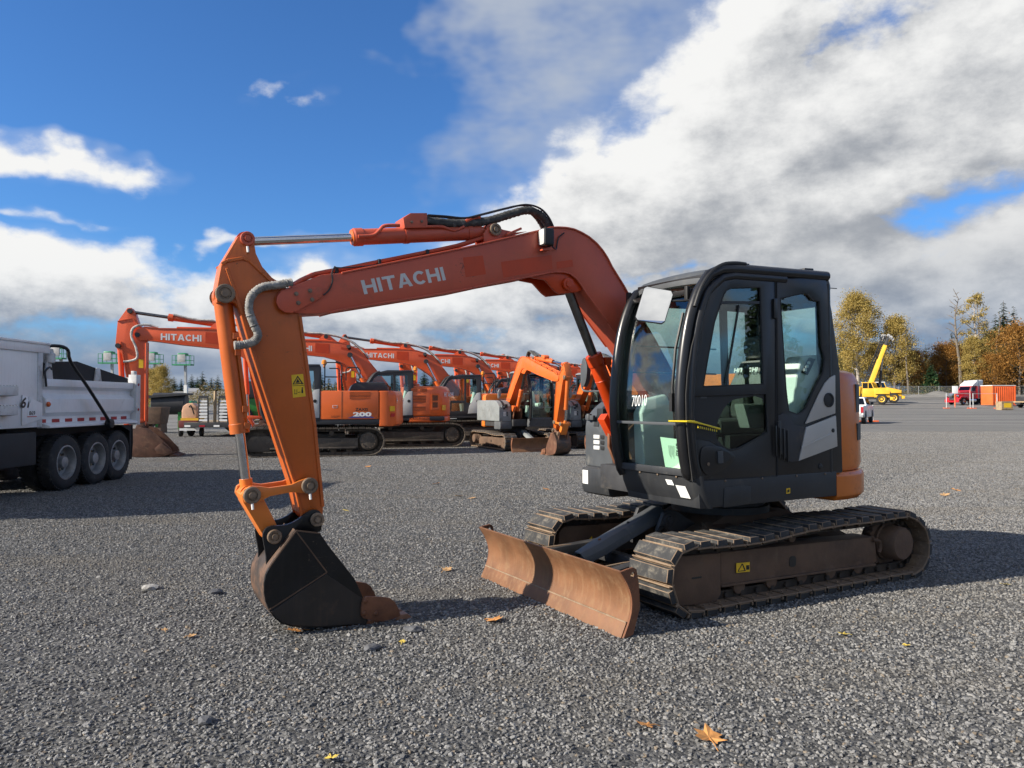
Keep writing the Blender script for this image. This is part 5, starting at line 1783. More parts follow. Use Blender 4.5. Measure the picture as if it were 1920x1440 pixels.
for z in (1.42, 1.95):
    mb = TB()
    mb.lathe((TX0 + 0.031, 16.27, z), (1, 0, 0), [(0, 0.03), (0.012, 0.025)], 12)
    mb.build('marker_lamp', m_refl, tg)
for k in range(8):
    y = 13.02 + k * 0.395
    mb = TB()
    mb.box(TX0 - 0.088, TX0 - 0.084, y, y + 0.22, 1.225, 1.285)
    mb.build('reflector_tape', m_refl, body_t)
mb = TB()
mb.lathe((TX0 + 0.013, 13.13, 1.545), (1, 0, 0), [(0, 0.045), (0.02, 0.045), (0.035, 0.03), (0.04, 0.0)], 16)
mb.build('marker_lamp', M('amber_lens', (0.55, 0.10, 0.02), 0.25, var=0.05), body_t)
for z_ in (1.83, 1.52):
    mb = TB()
    mb.loft([[(TX0 + 0.0, 11.2, z_ - 0.16), (TX0 + 0.16, 11.2, z_ - 0.14), (TX0 + 0.16, 11.2, z_ + 0.0), (TX0, 11.2, z_ + 0.02)],
             [(TX0 + 0.0, 12.12, z_ - 0.16), (TX0 + 0.16, 12.12, z_ - 0.14), (TX0 + 0.16, 12.12, z_ + 0.0), (TX0, 12.12, z_ + 0.02)]])
    stp = mb.build('step', m_alu_d, body_t, bevel=0.01)
    for k in range(9):
        mb = TB()
        y = 11.9 - k * 0.0 - 0.075 * k + 0.18
        mb.box(TX0 + 0.03, TX0 + 0.164, y, y + 0.03, z_ + 0.0, z_ + 0.022)
        mb.build('tread_bar', m_alu, stp)
# numbers
mb = TB(); t = text_mb('6', (TX0 + 0.0145, 12.41, 1.485), (0, 0.13, 0), (0, 0, 0.18), bold=0.03, shear=0.25); mb.v, mb.f, mb.m = t.v, t.f, t.m
mb.build('lettering', m_ink, body_t, smooth=0)
mb = TB()
mb.prism([(12.60, 1.67), (12.70, 1.68), (12.64, 1.56), (12.61, 1.60)], TX0 + 0.0125, TX0 + 0.0155, axis='x')
mb.prism([(12.56, 1.50), (12.62, 1.48), (12.65, 1.62), (12.60, 1.56)], TX0 + 0.0125, TX0 + 0.0155, axis='x')
mb.build('torn_sticker', m_white, body_t)
mb = TB()
mb.prism([(12.56, 1.49), (12.60, 1.49), (12.615, 1.56), (12.60, 1.60), (12.585, 1.55)], TX0 + 0.016, TX0 + 0.0175, axis='x')
mb.build('torn_digit', m_ink, body_t)
mb = TB()
mb.box(TX0 + 0.0125, TX0 + 0.0155, 12.57, 12.82, 1.335, 1.455)
st = mb.build('number_plate', m_white, body_t)
mb = TB(); t = text_mb('869', (TX0 + 0.0172, 12.615, 1.365), (0, 0.16, 0), (0, 0, 0.07), bold=0.02); mb.v, mb.f, mb.m = t.v, t.f, t.m
mb.build('lettering', m_ink, st, smooth=0)
mb = TB(); mb.box(TX0 + 0.0158, TX0 + 0.017, 12.57, 12.82, 1.335, 1.348); mb.build('red_stripe', m_red, st)
# tarp arm with its motor
mb = TB()
mb.tube([(TX0 - 0.10, 13.15, 2.55), (TX0 + 0.10, 13.30, 2.56), (TX0 + 0.14, 13.48, 2.50), (TX0 + 0.15, 13.55, 2.30), (TX0 + 0.16, 14.10, 1.85), (TX0 + 0.16, 14.86, 1.20), (TX0 + 0.12, 14.95, 1.12)], 0.030, 10, sub=3)
mb.lathe((TX0 + 0.08, 14.93, 1.16), (1, 0, 0), [(0, 0.09), (0.10, 0.09), (0.11, 0.06)], 16)
mb.build('tarp_arm', m_ink, body_t, smooth=40)
mb = TB()
mb.lathe((TX0 - 0.06, 13.27, 2.26), (0, 0, 1), [(0, 0.08), (0.02, 0.095), (0.16, 0.095), (0.18, 0.07), (0.24, 0.06), (0.26, 0.03)], 18)
mb.build('tarp_motor', m_alu_d, body_t, smooth=35)
mb = TB()
mb.tube([(TX0 + 0.02, 13.22, 2.15), (TX0 + 0.05, 13.10, 2.18), (TX0 + 0.05, 12.98, 2.10), (TX0 + 0.05, 13.0, 1.95), (TX0 + 0.04, 13.03, 1.85)], 0.018, 8, sub=4)
mb.build('cable', m_hose, body_t)
# chassis, axles, mud flap
mb = TB()
for x in (TX0 - 0.75, TX0 - 1.65):
    mb.box(x - 0.05, x + 0.05, 9.6, 16.1, 0.78, 1.06)
mb.box(XF + 0.35, TX0 - 0.35, 12.6, 16.0, 0.98, 1.13)
for y in (13.75, 14.76, 15.56):
    mb.cyl((XF + 0.3, y, 0.5), (TX0 - 0.3, y, 0.5), 0.11, seg=12)
    mb.box(TX0 - 0.9, TX0 - 0.5, y - 0.25, y + 0.25, 0.55, 0.78)
mb.box(XF + 0.5, TX0 - 0.4, 10.2, 12.9, 0.45, 1.05)
mb.build('chassis', m_chassis, TK, bevel=0.01)
mb = TB()
mb.box(TX0 - 0.35, TX0 - 0.06, 11.3, 12.95, 0.52, 1.08)
mb.build('fuel_tank', m_chassis, TK, bevel=0.03)
mb = TB()
mb.sheet([[(TX0 - 0.62, 16.05, 1.10), (TX0 + 0.02, 16.05, 1.10)], [(TX0 - 0.62, 16.07, 0.75), (TX0 + 0.02, 16.07, 0.75)], [(TX0 - 0.62, 16.03, 0.38), (TX0 + 0.02, 16.03, 0.38)]], (0, 0.012, 0))
mb.build('mud_flap', m_rubber, TK)
mb = TB()
mb.prism([(15.62, 1.10), (16.06, 1.10), (16.06, 0.40), (16.0, 0.40), (15.98, 0.98)], TX0 - 0.02, TX0 + 0.0, axis='x')
mb.build('mud_guard', m_rubber, TK)


def wheel_parts(root, x, y, r, w, s, tyre=m_tyre, rim=m_rim, z=None):
    """a wheel standing in the plane x, its outer face towards s"""
    z = r if z is None else z
    mb = MB()
    mb.lathe((x - s * w, y, z), (s, 0, 0), [(0, r * .62), (0.01, r * .80), (0.03, r * .93), (0.06, r * .99), (0.09, r), (w - 0.09, r), (w - 0.06, r * .985), (w - 0.02, r * .93), (w, r * .80), (w - 0.005, r * .63), (w - 0.03, r * .60), (w * .4, r * .58)], 40)
    t_ = mb.build('wheel', tyre, root, smooth=40)
    mb = MB()
    mb.lathe((x - s * w, y, z), (s, 0, 0), [(w * .4, r * .58), (w - 0.03, r * .595), (w - 0.012, r * .62), (w - 0.008, r * .57), (w - 0.05, r * .53), (w - 0.15, r * .50), (w - 0.165, r * .30), (w - 0.15, r * .22), (w - 0.04, r * .20), (w - 0.03, r * .12), (w - 0.028, 0.0)], 36)
    mb.build('rim', rim, t_, smooth=30)
    mb = MB()
    for k in range(8):
        a = 2 * math.pi * k / 8
        c = Vector((x - s * 0.165, y + r * .36 * math.cos(a), z + r * .36 * math.sin(a)))
        mb.cyl(c, c + Vector((s * 0.01, 0, 0)), r * .055, seg=8)
    mb.build('rim_holes', m_ink, t_, kind='stuff')
    mb = MB()
    for k in range(10):
        a = 2 * math.pi * (k + .5) / 10
        c = Vector((x - s * 0.158, y + r * .255 * math.cos(a), z + r * .255 * math.sin(a)))
        mb.cyl(c, c + Vector((s * 0.03, 0, 0)), r * .032, seg=6)
    mb.build('lug_nuts', m_chrome, t_, kind='stuff')
    # tread blocks round the tyre
    mb = MB()
    for k in range(44):
        a = 2 * math.pi * k / 44
        for xx in (0.045, w - 0.085):
            p = Vector((0, math.cos(a), math.sin(a)))
            q = Vector((0, -math.sin(a), math.cos(a)))
            c = Vector((x - s * w + s * (xx + 0.02), y, z)) + p * (r - 0.002)
            mb.bar(c - q * r * 0.045, c + q * r * 0.045, 0.07, 0.016, up=p)
    mb.build('tread_blocks', tyre, t_, kind='stuff')
    return t_


for y in (13.75, 14.76, 15.56):
    wheel_parts(TK, 1.2, y - 14.2, 0.50, 0.27, 1)
    wheel_parts(TK, 1.2 - 0.32, y - 14.2, 0.50, 0.27, 1)
    wheel_parts(TK, -1.2, y - 14.2, 0.50, 0.27, -1)
wheel_parts(TK, 1.15, 11.45 - 14.2, 0.48, 0.27, 1)
wheel_parts(TK, -1.15, 12.3 - 14.2, 0.48, 0.27, -1)



# ================================================================== the row of large excavators behind
m_o2 = M('bright_orange_paint', (0.70, 0.13, 0.022), 0.40, var=0.08, vs=1.2, dirt=(0.42, 0.12, 0.05), dirt_amt=0.15, ds=2, coat=0.2)
m_o2b = M('red_orange_boom_paint', (0.64, 0.092, 0.022), 0.42, var=0.08, vs=1.0, dirt=(0.36, 0.08, 0.03), dirt_amt=0.15, ds=2, coat=0.15)
m_blk2 = M('satin_black_panel', (0.025, 0.026, 0.029), 0.42, var=0.15)
m_grey2 = M('light_grey_panel', (0.42, 0.42, 0.41), 0.45, var=0.08)
m_purple = M('blue_violet_print', (0.07, 0.06, 0.20), 0.45, var=0.05)
m_bktrust = M('rusty_digging_bucket', (0.105, 0.045, 0.025), 0.6, var=0.4, vs=3, dirt=(0.22, 0.12, 0.07), dirt_amt=0.28, bump=0.1, streak=0.2, chips=(0.04, 0.025, 0.018))
m_sleeve_w = M('white_spiral_sleeve', (0.50, 0.48, 0.44), 0.7, var=0.35, vs=9, dirt=(0.12, 0.11, 0.10), dirt_amt=0.35, ds=11)
m_beacon = M('amber_beacon', (0.70, 0.22, 0.02), 0.2, var=0.05)
m_under2 = M('dusty_undercarriage', (0.075, 0.060, 0.046), 0.8, var=0.25, vs=3, dirt=(0.20, 0.165, 0.125), dirt_amt=0.3, ds=4)


def row_excavator(label, short_tail):
    E_ = thing('excavator', label, 'excavator', group='large orange excavators in the parked row')
    # tracks
    for s in (1, -1):
        yc = 1.10 * s
        lp = [(1.55, 0.84), (0.8, 0.815), (0, 0.83), (-0.9, 0.83), (-1.62, 0.82), (-1.90, 0.70), (-2.02, 0.44), (-1.93, 0.18), (-1.70, 0.02), (-0.9, 0.0), (0, 0), (0.9, 0.0), (1.55, 0.0), (1.82, 0.08), (2.0, 0.30), (2.01, 0.55), (1.86, 0.76)]
        pts, ln_ = resample(cat2(lp, 8, closed=True), 48)
        mb = MB()
        for k in range(48):
            p, q = pts[k], pts[(k + 1) % 48]
            t = (q - p).normalized()
            n_ = Vector((-t.y, t.x))
            if n_.dot(p - Vector((0, 0.42))) < 0: n_ = -n_
            c = (p + q) / 2 - n_ * 0.02
            h = (q - p).length * 0.46
            mb.bar((c.x - t.x * h, yc, c.y - t.y * h), (c.x + t.x * h, yc, c.y + t.y * h), 0.60, 0.028, up=(n_.x, 0, n_.y))
            for g in (-0.6, 0.1, 0.7):
                cc = c + t * h * g + n_ * 0.02
                mb.bar((cc.x - t.x * .012, yc, cc.y - t.y * .012), (cc.x + t.x * .012, yc, cc.y + t.y * .012), 0.60, 0.03, up=(n_.x, 0, n_.y))
            ci = c - n_ * 0.06
            for d_ in (-0.09, 0.09):
                mb.bar((ci.x - t.x * h, yc + d_, ci.y - t.y * h), (ci.x + t.x * h, yc + d_, ci.y + t.y * h), 0.04, 0.08, up=(n_.x, 0, n_.y))
        mb.build('track_shoes', m_under2, E_, kind='stuff', smooth=0)
        mb = MB()
        ya, yb2 = sorted((yc - s * 0.16, yc + s * 0.19))
        mb.prism([(-1.25, 0.52), (1.20, 0.56), (1.20, 0.24), (-1.25, 0.24)], ya, yb2)
        mb.prism([(1.20, 0.60), (1.70, 0.60), (1.85, 0.40), (1.75, 0.16), (1.20, 0.16)], ya, yb2)
        mb.prism([(-1.2, 0.27), (1.2, 0.27), (1.2, 0.22), (-1.2, 0.22)], ya - 0.03, yb2 + 0.04)
        mb.build('track_frame', m_under2, E_, bevel=0.012)
        mb = MB()
        mb.lathe((-1.55, yc - s * 0.1, 0.43), (0, s, 0), [(0, 0.34), (0.06, 0.34), (0.07, 0.27), (0.26, 0.26), (0.29, 0.22), (0.30, 0.08), (0.305, 0.0)], 26)
        hub = mb.build('sprocket', m_under2, E_, smooth=30)
        mb = MB()
        for k in range(14):
            a = 2 * math.pi * k / 14
            c = Vector((-1.55 + 0.19 * math.cos(a), yc + s * 0.195, 0.43 + 0.19 * math.sin(a)))
            mb.cyl(c, c + Vector((0, s * 0.015, 0)), 0.018, seg=6)
        mb.build('hub_bolts', m_pin, hub, kind='stuff')
        mb = MB()
        mb.lathe((1.56, yc - s * 0.1, 0.42), (0, s, 0), [(0, 0.33), (0.2, 0.33)], 24)
        mb.build('idler', m_under2, E_)
        for x in (-1.0, -0.55, -0.1, 0.35, 0.8):
            mb = MB()
            mb.lathe((x, yc - 0.12, 0.20), (0, 1, 0), [(0, 0.06), (0.01, 0.10), (0.23, 0.10), (0.24, 0.06)], 14)
            mb.build('track_roller', m_under2, E_)
        for x in (-0.5, 0.6):
            mb = MB()
            mb.lathe((x, yc - 0.05, 0.67), (0, 1, 0), [(0, 0.07), (0.2, 0.07)], 12)
            mb.build('carrier_roller', m_under2, E_)
    mb = MB()
    mb.box(-0.9, 0.9, -1.0, 1.0, 0.40, 0.66)
    mb.build('centre_frame', m_under2, E_, bevel=0.03)
    MB().lathe((0, 0, 0.66), (0, 0, 1), [(0, 0.65), (0.2, 0.65), (0.21, 0.6), (0.3, 0.6)], 30).build('turntable', m_blk2, E_)
    # deck
    mb = MB()
    rear = -1.28 if short_tail else -1.95
    mb.box(rear, 1.25, -1.25, 1.33, 0.92, 1.07)
    mb.build('deck', m_blk2, E_, bevel=0.02)
    if short_tail:
        hz = 2.10
        mb = MB()
        ring = lambda z, k: [(-0.05, 1.33 * k, z), (-0.75, 1.33 * k, z), (-1.10, 1.20 * k, z), (-1.45 * k, 0.85 * k, z), (-1.62 * k, 0.40, z), (-1.62 * k, -0.40, z), (-1.45 * k, -0.85 * k, z), (-1.10, -1.20 * k, z), (-0.75, -1.33 * k, z), (-0.05, -1.33 * k, z)]
        mb.loft([ring(1.07, 0.98), ring(1.12, 1.0), ring(1.95, 1.0), ring(2.06, 0.96), ring(2.12, 0.90)])
        house = mb.build('engine_house', m_o2, E_, bevel=0.015, smooth=35)
        for (x0, x1, z0, z1) in ((-0.12, -0.32, 1.92, 2.04), (-0.42, -0.66, 1.92, 2.04), (-0.18, -0.62, 1.55, 1.80), (-0.18, -0.62, 1.28, 1.42)):
            gr = MB().box(x1, x0, 1.331, 1.337, z0, z1).build('grille', m_rust, house)
            n = max(3, int((z1 - z0) / 0.045))
            mb = MB()
            for k in range(n):
                z = z0 + (z1 - z0) * (k + .5) / n
                mb.box(x1, x0, 1.338, 1.348, z - 0.006, z + 0.006)
            mb.build('grille_slats', m_o2, gr, kind='stuff')
        mb = MB()
        mb.sheet([[(-0.80, 1.325, 1.30), (-0.80, 1.325, 1.86)], [(-1.10, 1.215, 1.30), (-1.10, 1.215, 1.86)]], (-0.004, 0.012, 0))
        dr = mb.build('rear_grille_door', m_o2, house)
        mb = MB()
        for z0, z1 in ((1.38, 1.56), (1.62, 1.80)):
            mb.sheet([[(-0.86, 1.318, z0), (-0.86, 1.318, z1)], [(-1.04, 1.252, z0), (-1.04, 1.252, z1)]], (-0.005, 0.014, 0))
        mb.build('grille', m_rust, dr)
        mb = MB()
        mb.sheet([[(-1.22, 1.095, 1.28), (-1.22, 1.095, 1.46)], [(-1.36, 0.955, 1.28), (-1.36, 0.955, 1.46)]], (-0.008, 0.010, 0))
        mb.build('warning_sticker', m_yellow, house)
        mb = MB()
        mb.loft([ring(0.86, 0.97), ring(0.90, 1.0), ring(1.06, 1.0)])
        mb.build('counterweight', m_o2, E_, bevel=0.01, smooth=35)
        word('HITACHI', (-1.30, 1.03, 1.76), (-0.42, -0.60, 0), (0, 0, 0.15), n=(-0.01, 0.01, 0)).build('lettering', m_white, house, smooth=0)
        for x, z in ((-0.35, 2.12),):
            MB().lathe((x, 0.9, z - 0.02), (0, 0, 1), [(0, 0.12), (0.10, 0.10), (0.12, 0.0)], 14).build('hood_cap', m_o2, house)
    else:
        mb = MB()
        mb.box(-1.84, -0.18, -1.25, 1.345, 1.07, 1.90)
        house = mb.build('engine_house', m_o2, E_, bevel=0.03)
        MB().box(-0.79, -0.775, 1.3455, 1.349, 1.09, 1.88).build('door_seam', m_rust, house)
        mb = MB()
        ring = lambda z, k: [(-1.86, 1.34, z), (-2.10, 1.33, z), (-2.36 * k, 1.16, z), (-2.55 * k, 0.80, z), (-2.64 * k, 0.30, z), (-2.64 * k, -0.30, z), (-2.55 * k, -0.80, z), (-2.36 * k, -1.16, z), (-2.10, -1.30, z), (-1.86, -1.30, z)]
        mb.loft([ring(0.86, .97), ring(0.92, 1.0), ring(1.75, 1.0), ring(1.86, .985), ring(1.90, .96)])
        cw = mb.build('counterweight', m_o2, E_, bevel=0.02, smooth=35)
        mb = MB()
        mb.prism([(-1.00, 1.90), (-1.08, 2.08), (-1.22, 2.16), (-1.98, 2.16), (-2.10, 2.06), (-2.14, 1.90)], -0.9, 1.05)
        mb.build('engine_cover', m_blk2, E_, bevel=0.03, seg=3)
        # cooling grille: upright slots in two rows
        gr = MB().box(-1.60, -1.00, 1.3455, 1.3475, 1.66, 1.87).build('grille', m_rust, house)
        mb = MB()
        for k in range(22):
            x = -1.01 - k * 0.0272
            for z0, z1 in ((1.665, 1.735), (1.755, 1.865)):
                mb.box(x - 0.0100, x + 0.0040, 1.348, 1.356, z0, z1)
        mb.build('grille_slats', m_o2, gr, kind='stuff')
        text_mb('ZAXIS', (-1.17, 1.349, 1.315), (-0.36, 0, 0), (0, 0, 0.085), bold=0.03).build('lettering', m_ink, house, smooth=0)
        text_mb('200', (-1.10, 1.3515, 1.15), (-0.53, 0, 0), (0, 0, 0.13), bold=0.05).build('lettering', m_white, house, smooth=0)
        MB().prism([(-0.95, 1.105), (-1.20, 1.22), (-1.52, 1.22), (-1.72, 1.105)], 1.3455, 1.349).build('number_background', m_purple, house)
        MB().prism(rrect(-0.66, -0.52, 1.40, 1.48, 0.01), 1.3455, 1.349).build('label_plate', m_white, house)
        MB().prism(rrect(-0.645, -0.535, 1.41, 1.47, 0.008), 1.349, 1.351).build('label_face', m_o2, house)
        text_mb('HCMDCF00L00\nND-350684', (-0.48, 1.349, 1.12), (-0.26, 0, 0), (0, 0, 0.06)).build('lettering', m_ink, house, smooth=0)
        mb = MB()
        mb.sheet([[(-2.16, 1.303, 1.30), (-2.16, 1.303, 1.45)], [(-2.31, 1.20, 1.30), (-2.31, 1.20, 1.45)]], (-0.006, 0.010, 0))
        mb.build('warning_sticker', m_yellow, cw)
        mb = MB()
        mb.sheet([[(-2.18, 1.29, 1.14), (-2.20, 1.278, 1.24)], [(-2.30, 1.21, 1.14), (-2.33, 1.188, 1.24)]], (-0.006, 0.010, 0))
        mb.build('red_sticker', m_red, cw)
        word('HITACHI', (-2.37, 1.155, 1.55), (-0.30, -1.0, 0), (0, 0, 0.15), n=(-0.012, 0.008, 0)).build('lettering', m_white, cw, smooth=0)
        # hand rails beside the hood
        for pts in ([(-0.30, 1.92), (-0.30, 2.62), (-0.36, 2.72), (-0.72, 2.72), (-0.78, 2.64), (-0.78, 1.92)], [(-0.30, 2.30), (-0.66, 2.30)], [(-0.42, 2.55), (-0.66, 2.55), (-0.70, 2.5), (-0.70, 1.92)],
                    [(-0.90, 2.2), (-0.90, 2.52), (-0.95, 2.58), (-1.24, 2.58), (-1.30, 2.5), (-1.30, 2.36), (-1.25, 2.2)]):
            y = 1.22
            MB().tube([(x, y, z) for x, z in pts], 0.018, 6).build('hand_rail', m_ink, E_)
    # cab
    cx0, cx1 = -0.17, 1.45
    cab_o = [(cx0, 1.02), (1.28, 1.02), (1.43, 1.25), (1.46, 1.75), (1.36, 2.15), (1.12, 2.52), (0.95, 2.60), (cx0, 2.62)]
    win1 = [(0.50, 1.62), (1.36, 1.62), (1.33, 2.05), (1.14, 2.38), (1.0, 2.48), (0.50, 2.49)]
    win2 = [(0.42, 1.55), (0.42, 2.49), (0.02, 2.50), (-0.02, 1.92), (0.10, 1.62), (0.2, 1.50)]
    win3 = [(0.52, 1.20), (1.25, 1.20), (1.35, 1.35), (1.36, 1.52), (0.52, 1.52)]
    mb = MB()
    mb.plate(cab_o, [win1, win2, win3], 1.29, 1.335)
    cab = mb.build('cab', m_blk2, E_, bevel=0.008)
    mb = MB()
    mb.plate(cab_o, [win1, win2], 0.36, 0.40)
    mb.build('side_wall', m_blk2, cab)
    for w_ in (win1, win2, win3):
        MB().prism(w_, 1.306, 1.312).build('window_pane', m_glass, cab)
    MB().prism([(1.0, 2.585), (1.14, 2.53), (0.95, 2.60), (0.7, 2.66), (-0.16, 2.66), (-0.18, 2.60)][1:], 0.34, 1.345).build('roof', m_blk2, cab, bevel=0.02)
    MB().box(cx0, 1.30, 0.40, 1.29, 1.0, 1.06).build('cab_floor', m_blk2, cab)
    MB().plate([(0.36, 1.02), (1.33, 1.02), (1.33, 2.60), (0.36, 2.60)], [[(0.46, 1.65), (1.23, 1.65), (1.23, 2.45), (0.46, 2.45)]], cx0 - 0.02, cx0 + 0.03, axis='x').build('rear_wall', m_blk2, cab)
    g = []
    for x, z in ((1.30, 1.10), (1.43, 1.25), (1.462, 1.75), (1.365, 2.15), (1.13, 2.52)):
        g.append([(x, 0.42, z), (x, 1.28, z)])
    MB().sheet(g, (-0.008, 0, 0)).build('windscreen', m_glass, cab, smooth=60)
    for y in (0.38, 1.31):
        MB().tube([(x, y, z) for x, z in ((1.28, 1.02), (1.43, 1.25), (1.468, 1.75), (1.37, 2.15), (1.13, 2.52), (0.95, 2.60))], 0.04, 8, sub=3).build('front_post', m_blk2, cab)
    MB().loft([[(0.05, 0.6, 1.06), (0.55, 0.6, 1.06), (0.55, 1.1, 1.06), (0.05, 1.1, 1.06)], [(0.02, 0.6, 1.5), (0.6, 0.6, 1.5), (0.6, 1.1, 1.5), (0.02, 1.1, 1.5)]]).build('seat', m_seat, cab, bevel=0.04)
    MB().loft([[(0.02, 0.62, 1.5), (0.16, 0.62, 1.5), (0.16, 1.08, 1.5), (0.02, 1.08, 1.5)], [(-0.08, 0.66, 2.2), (0.02, 0.66, 2.2), (0.02, 1.04, 2.2), (-0.08, 1.04, 2.2)]]).build('seat_back', m_trim, cab, bevel=0.04)
    MB().prism([(-0.155, 1.12), (0.36, 1.10), (0.30, 1.42), (0.12, 1.72), (0.0, 1.92), (-0.155, 1.95)], 1.3365, 1.352).build('silver_panel', m_grey2, cab, bevel=0.006)
    MB().lathe((-0.03, 1.352, 1.60), (0, 1, 0), [(0, 0.05), (0.008, 0.05), (0.01, 0.03)], 14).build('filler_cap', m_ink, cab)
    MB().lathe((-0.28, 1.15, 2.66), (0, 0, 1), [(-0.1, 0.02), (0, 0.03), (0.01, 0.075), (0.10, 0.07), (0.14, 0.04)], 16).build('beacon', m_beacon, cab)
    if not short_tail:
        pass
    else:
        MB().tube([(0.0, 1.0, 2.1), (0.0, 1.0, 2.42), (-0.05, 1.0, 2.52), (-0.2, 1.0, 2.56)], 0.05, 10, sub=3).build('exhaust_pipe', m_blackmat, E_)
    # right hand tank box
    MB().prism([(-0.1, 1.07), (1.30, 1.07), (1.32, 1.5), (1.05, 1.75), (-0.1, 1.80)], -1.28, -0.50).build('tank_box', m_o2, E_, bevel=0.03)
    # boom
    btop = [(4.98, 3.42), (5.02, 3.55), (4.95, 3.66), (4.76, 3.735), (4.34, 3.70), (3.5, 3.71), (2.70, 3.70), (2.30, 3.67), (1.98, 3.58), (1.72, 3.46), (1.50, 3.29), (1.30, 3.07), (1.10, 2.82), (0.6, 2.22), (0.12, 1.66), (0.15, 1.45), (0.35, 1.40)]
    bbot = [(0.62, 1.62), (1.10, 2.08), (1.50, 2.48), (1.82, 2.73), (2.16, 2.95), (2.45, 3.07), (2.8, 3.16), (3.8, 3.25), (4.33, 3.32), (4.7, 3.36), (4.88, 3.35)]
    mb = MB()
    mb.prism(btop + bbot, -0.22, 0.22)
    boom = mb.build('boom', m_o2b, E_, bevel=0.01)
    mb = MB()
    for seq in (btop[3:14], bbot[2:]):
        for y in (0.226, -0.226):
            for i in range(len(seq) - 1):
                mb.bar((seq[i][0], y, seq[i][1]), (seq[i + 1][0], y, seq[i + 1][1]), 0.018, 0.02)
    mb.build('plate_lip', m_o2b, boom)
    word('HITACHI', (4.31, 0.2225, 3.365), (-1.10, 0, -0.03), (0, 0, 0.19)).build('lettering', m_white, boom, smooth=0)
    MB().add([(3.10, 0.2235, 3.30), (2.62, 0.2235, 3.25), (2.62, 0.2235, 3.60), (3.10, 0.2235, 3.62)], [(0, 1, 2, 3)]).build('unfaded_patch', m_orange_fresh, boom, smooth=0)
    MB().add([(2.22, 0.2235, 3.42), (1.92, 0.2235, 3.36), (1.92, 0.2235, 3.45), (2.22, 0.2235, 3.50)], [(0, 1, 2, 3)]).build('unfaded_patch', m_orange_fresh, boom, smooth=0)
    # lamp on the boom and the boom cylinder pin
    MB().cyl((1.94, 0.22, 3.45), (1.97, 0.34, 3.52), 0.06, 0.075, seg=12).build('work_lamp', m_ink, boom)
    for y in (0.30, -0.30):
        p0, p1 = Vector((1.42, y, 3.14)), Vector((0.78, y, 1.75))
        p0 = Vector((1.92, y, 3.22)); p1 = Vector((1.02, y, 1.45))
        d = (p1 - p0).normalized()
        MB().cyl(p0 + d * 0.9, p1, 0.085, seg=16).build('boom_cylinder', m_o2, E_, smooth=40)
        MB().cyl(p0, p0 + d * 0.95, 0.045, seg=12).build('boom_cylinder_rod', m_chrome, E_, smooth=40)
        MB().cyl(p0 - Vector((0, 0.07, 0)), p0 + Vector((0, 0.07, 0)), 0.09, seg=16).build('pin', m_blackmat, E_)
    # arm cylinder on top with sleeved hoses
    p0, p1 = Vector((5.12, 0, 4.17)), Vector((2.72, 0, 3.86))
    d = (p1 - p0).normalized()
    L_ = (p1 - p0).length
    c_ = MB().cyl(p0 + d * L_ * .42, p1, 0.085, seg=16).build('arm_cylinder', m_o2b, E_, smooth=40)
    MB().lathe(p0, d, [(L_ * .40, 0.06), (L_ * .405, 0.11), (L_ * .46, 0.11), (L_ * .465, 0.09)], 16).build('gland', m_o2b, c_)
    MB().cyl(p0, p0 + d * L_ * .42, 0.048, seg=12).build('piston_rod', m_rod_dark, c_)
    mb = MB()
    mb.prism([(3.05, 3.70), (2.82, 3.94), (2.68, 3.95), (2.30, 3.66)], -0.12, 0.12)
    mb.build('cylinder_ear', m_o2b, boom, bevel=0.01)
    MB().cyl((2.74, -0.15, 3.86), (2.74, 0.15, 3.86), 0.075, seg=14).build('pin', m_blackmat, boom)
    for y, mt in ((0.10, m_sleeve_w), (-0.08, m_hose)):
        MB().tube([(4.0, y, 4.12), (3.4, y, 3.99), (2.9, y, 3.97), (2.4, y, 3.90), (1.9, y, 3.73), (1.55, y, 3.47), (1.25, y, 3.12)], 0.035, 8, sub=3, jit=0.12).build('hose', mt, E_)
    MB().tube([(4.4, 0.16, 3.73), (4.75, 0.18, 3.80), (5.02, 0.25, 3.70), (5.08, 0.26, 3.45), (4.96, 0.26, 3.15), (4.92, 0.26, 2.85), (5.08, 0.26, 2.75), (5.28, 0.26, 2.72)], 0.035, 8, sub=4, jit=0.1).build('hose', m_sleeve_w, E_)
    MB().tube([(3.9, 0.12, 3.74), (3.0, 0.12, 3.74), (2.5, 0.12, 3.72)], 0.025, 8).build('steel_pipe', m_o2b, boom)
    # stick
    so = [(5.22, 4.27), (5.12, 4.28), (5.04, 4.18), (4.93, 3.85), (4.78, 3.62), (4.72, 3.42), (4.72, 2.4), (4.73, 0.95), (4.78, 0.84), (4.88, 0.84), (4.94, 0.95), (5.24, 2.39), (5.36, 2.95), (5.50, 3.12), (5.52, 3.27), (5.47, 3.88)]
    st = MB().prism(so, -0.16, 0.16).build('stick', m_o2b, E_, bevel=0.012)
    mb = MB()
    for seq in ([(5.47, 3.88), (5.08, 3.98), (4.86, 3.66)], [(5.38, 3.3), (5.24, 2.42), (4.93, 0.98)], [(4.72, 3.3), (4.72, 1.0)]):
        for y in (0.166, -0.166):
            for i in range(len(seq) - 1):
                mb.bar((seq[i][0], y, seq[i][1]), (seq[i + 1][0], y, seq[i + 1][1]), 0.02, 0.025)
    mb.build('plate_lip', m_o2b, st)
    MB().add([(4.90, 0.1625, 2.55), (4.78, 0.1625, 2.55), (4.78, 0.1625, 2.80), (4.90, 0.1625, 2.80)], [(0, 1, 2, 3)]).build('warning_sticker', m_yellow, st, smooth=0)
    for x, z in ((5.14, 4.18), (5.44, 3.18), (4.93, 3.50)):
        MB().cyl((x, -0.25, z), (x, 0.25, z), 0.07, seg=16).build('pin', m_blackmat, st)
    p0, p1 = Vector((5.44, 0, 3.18)), Vector((5.30, 0, 1.05))
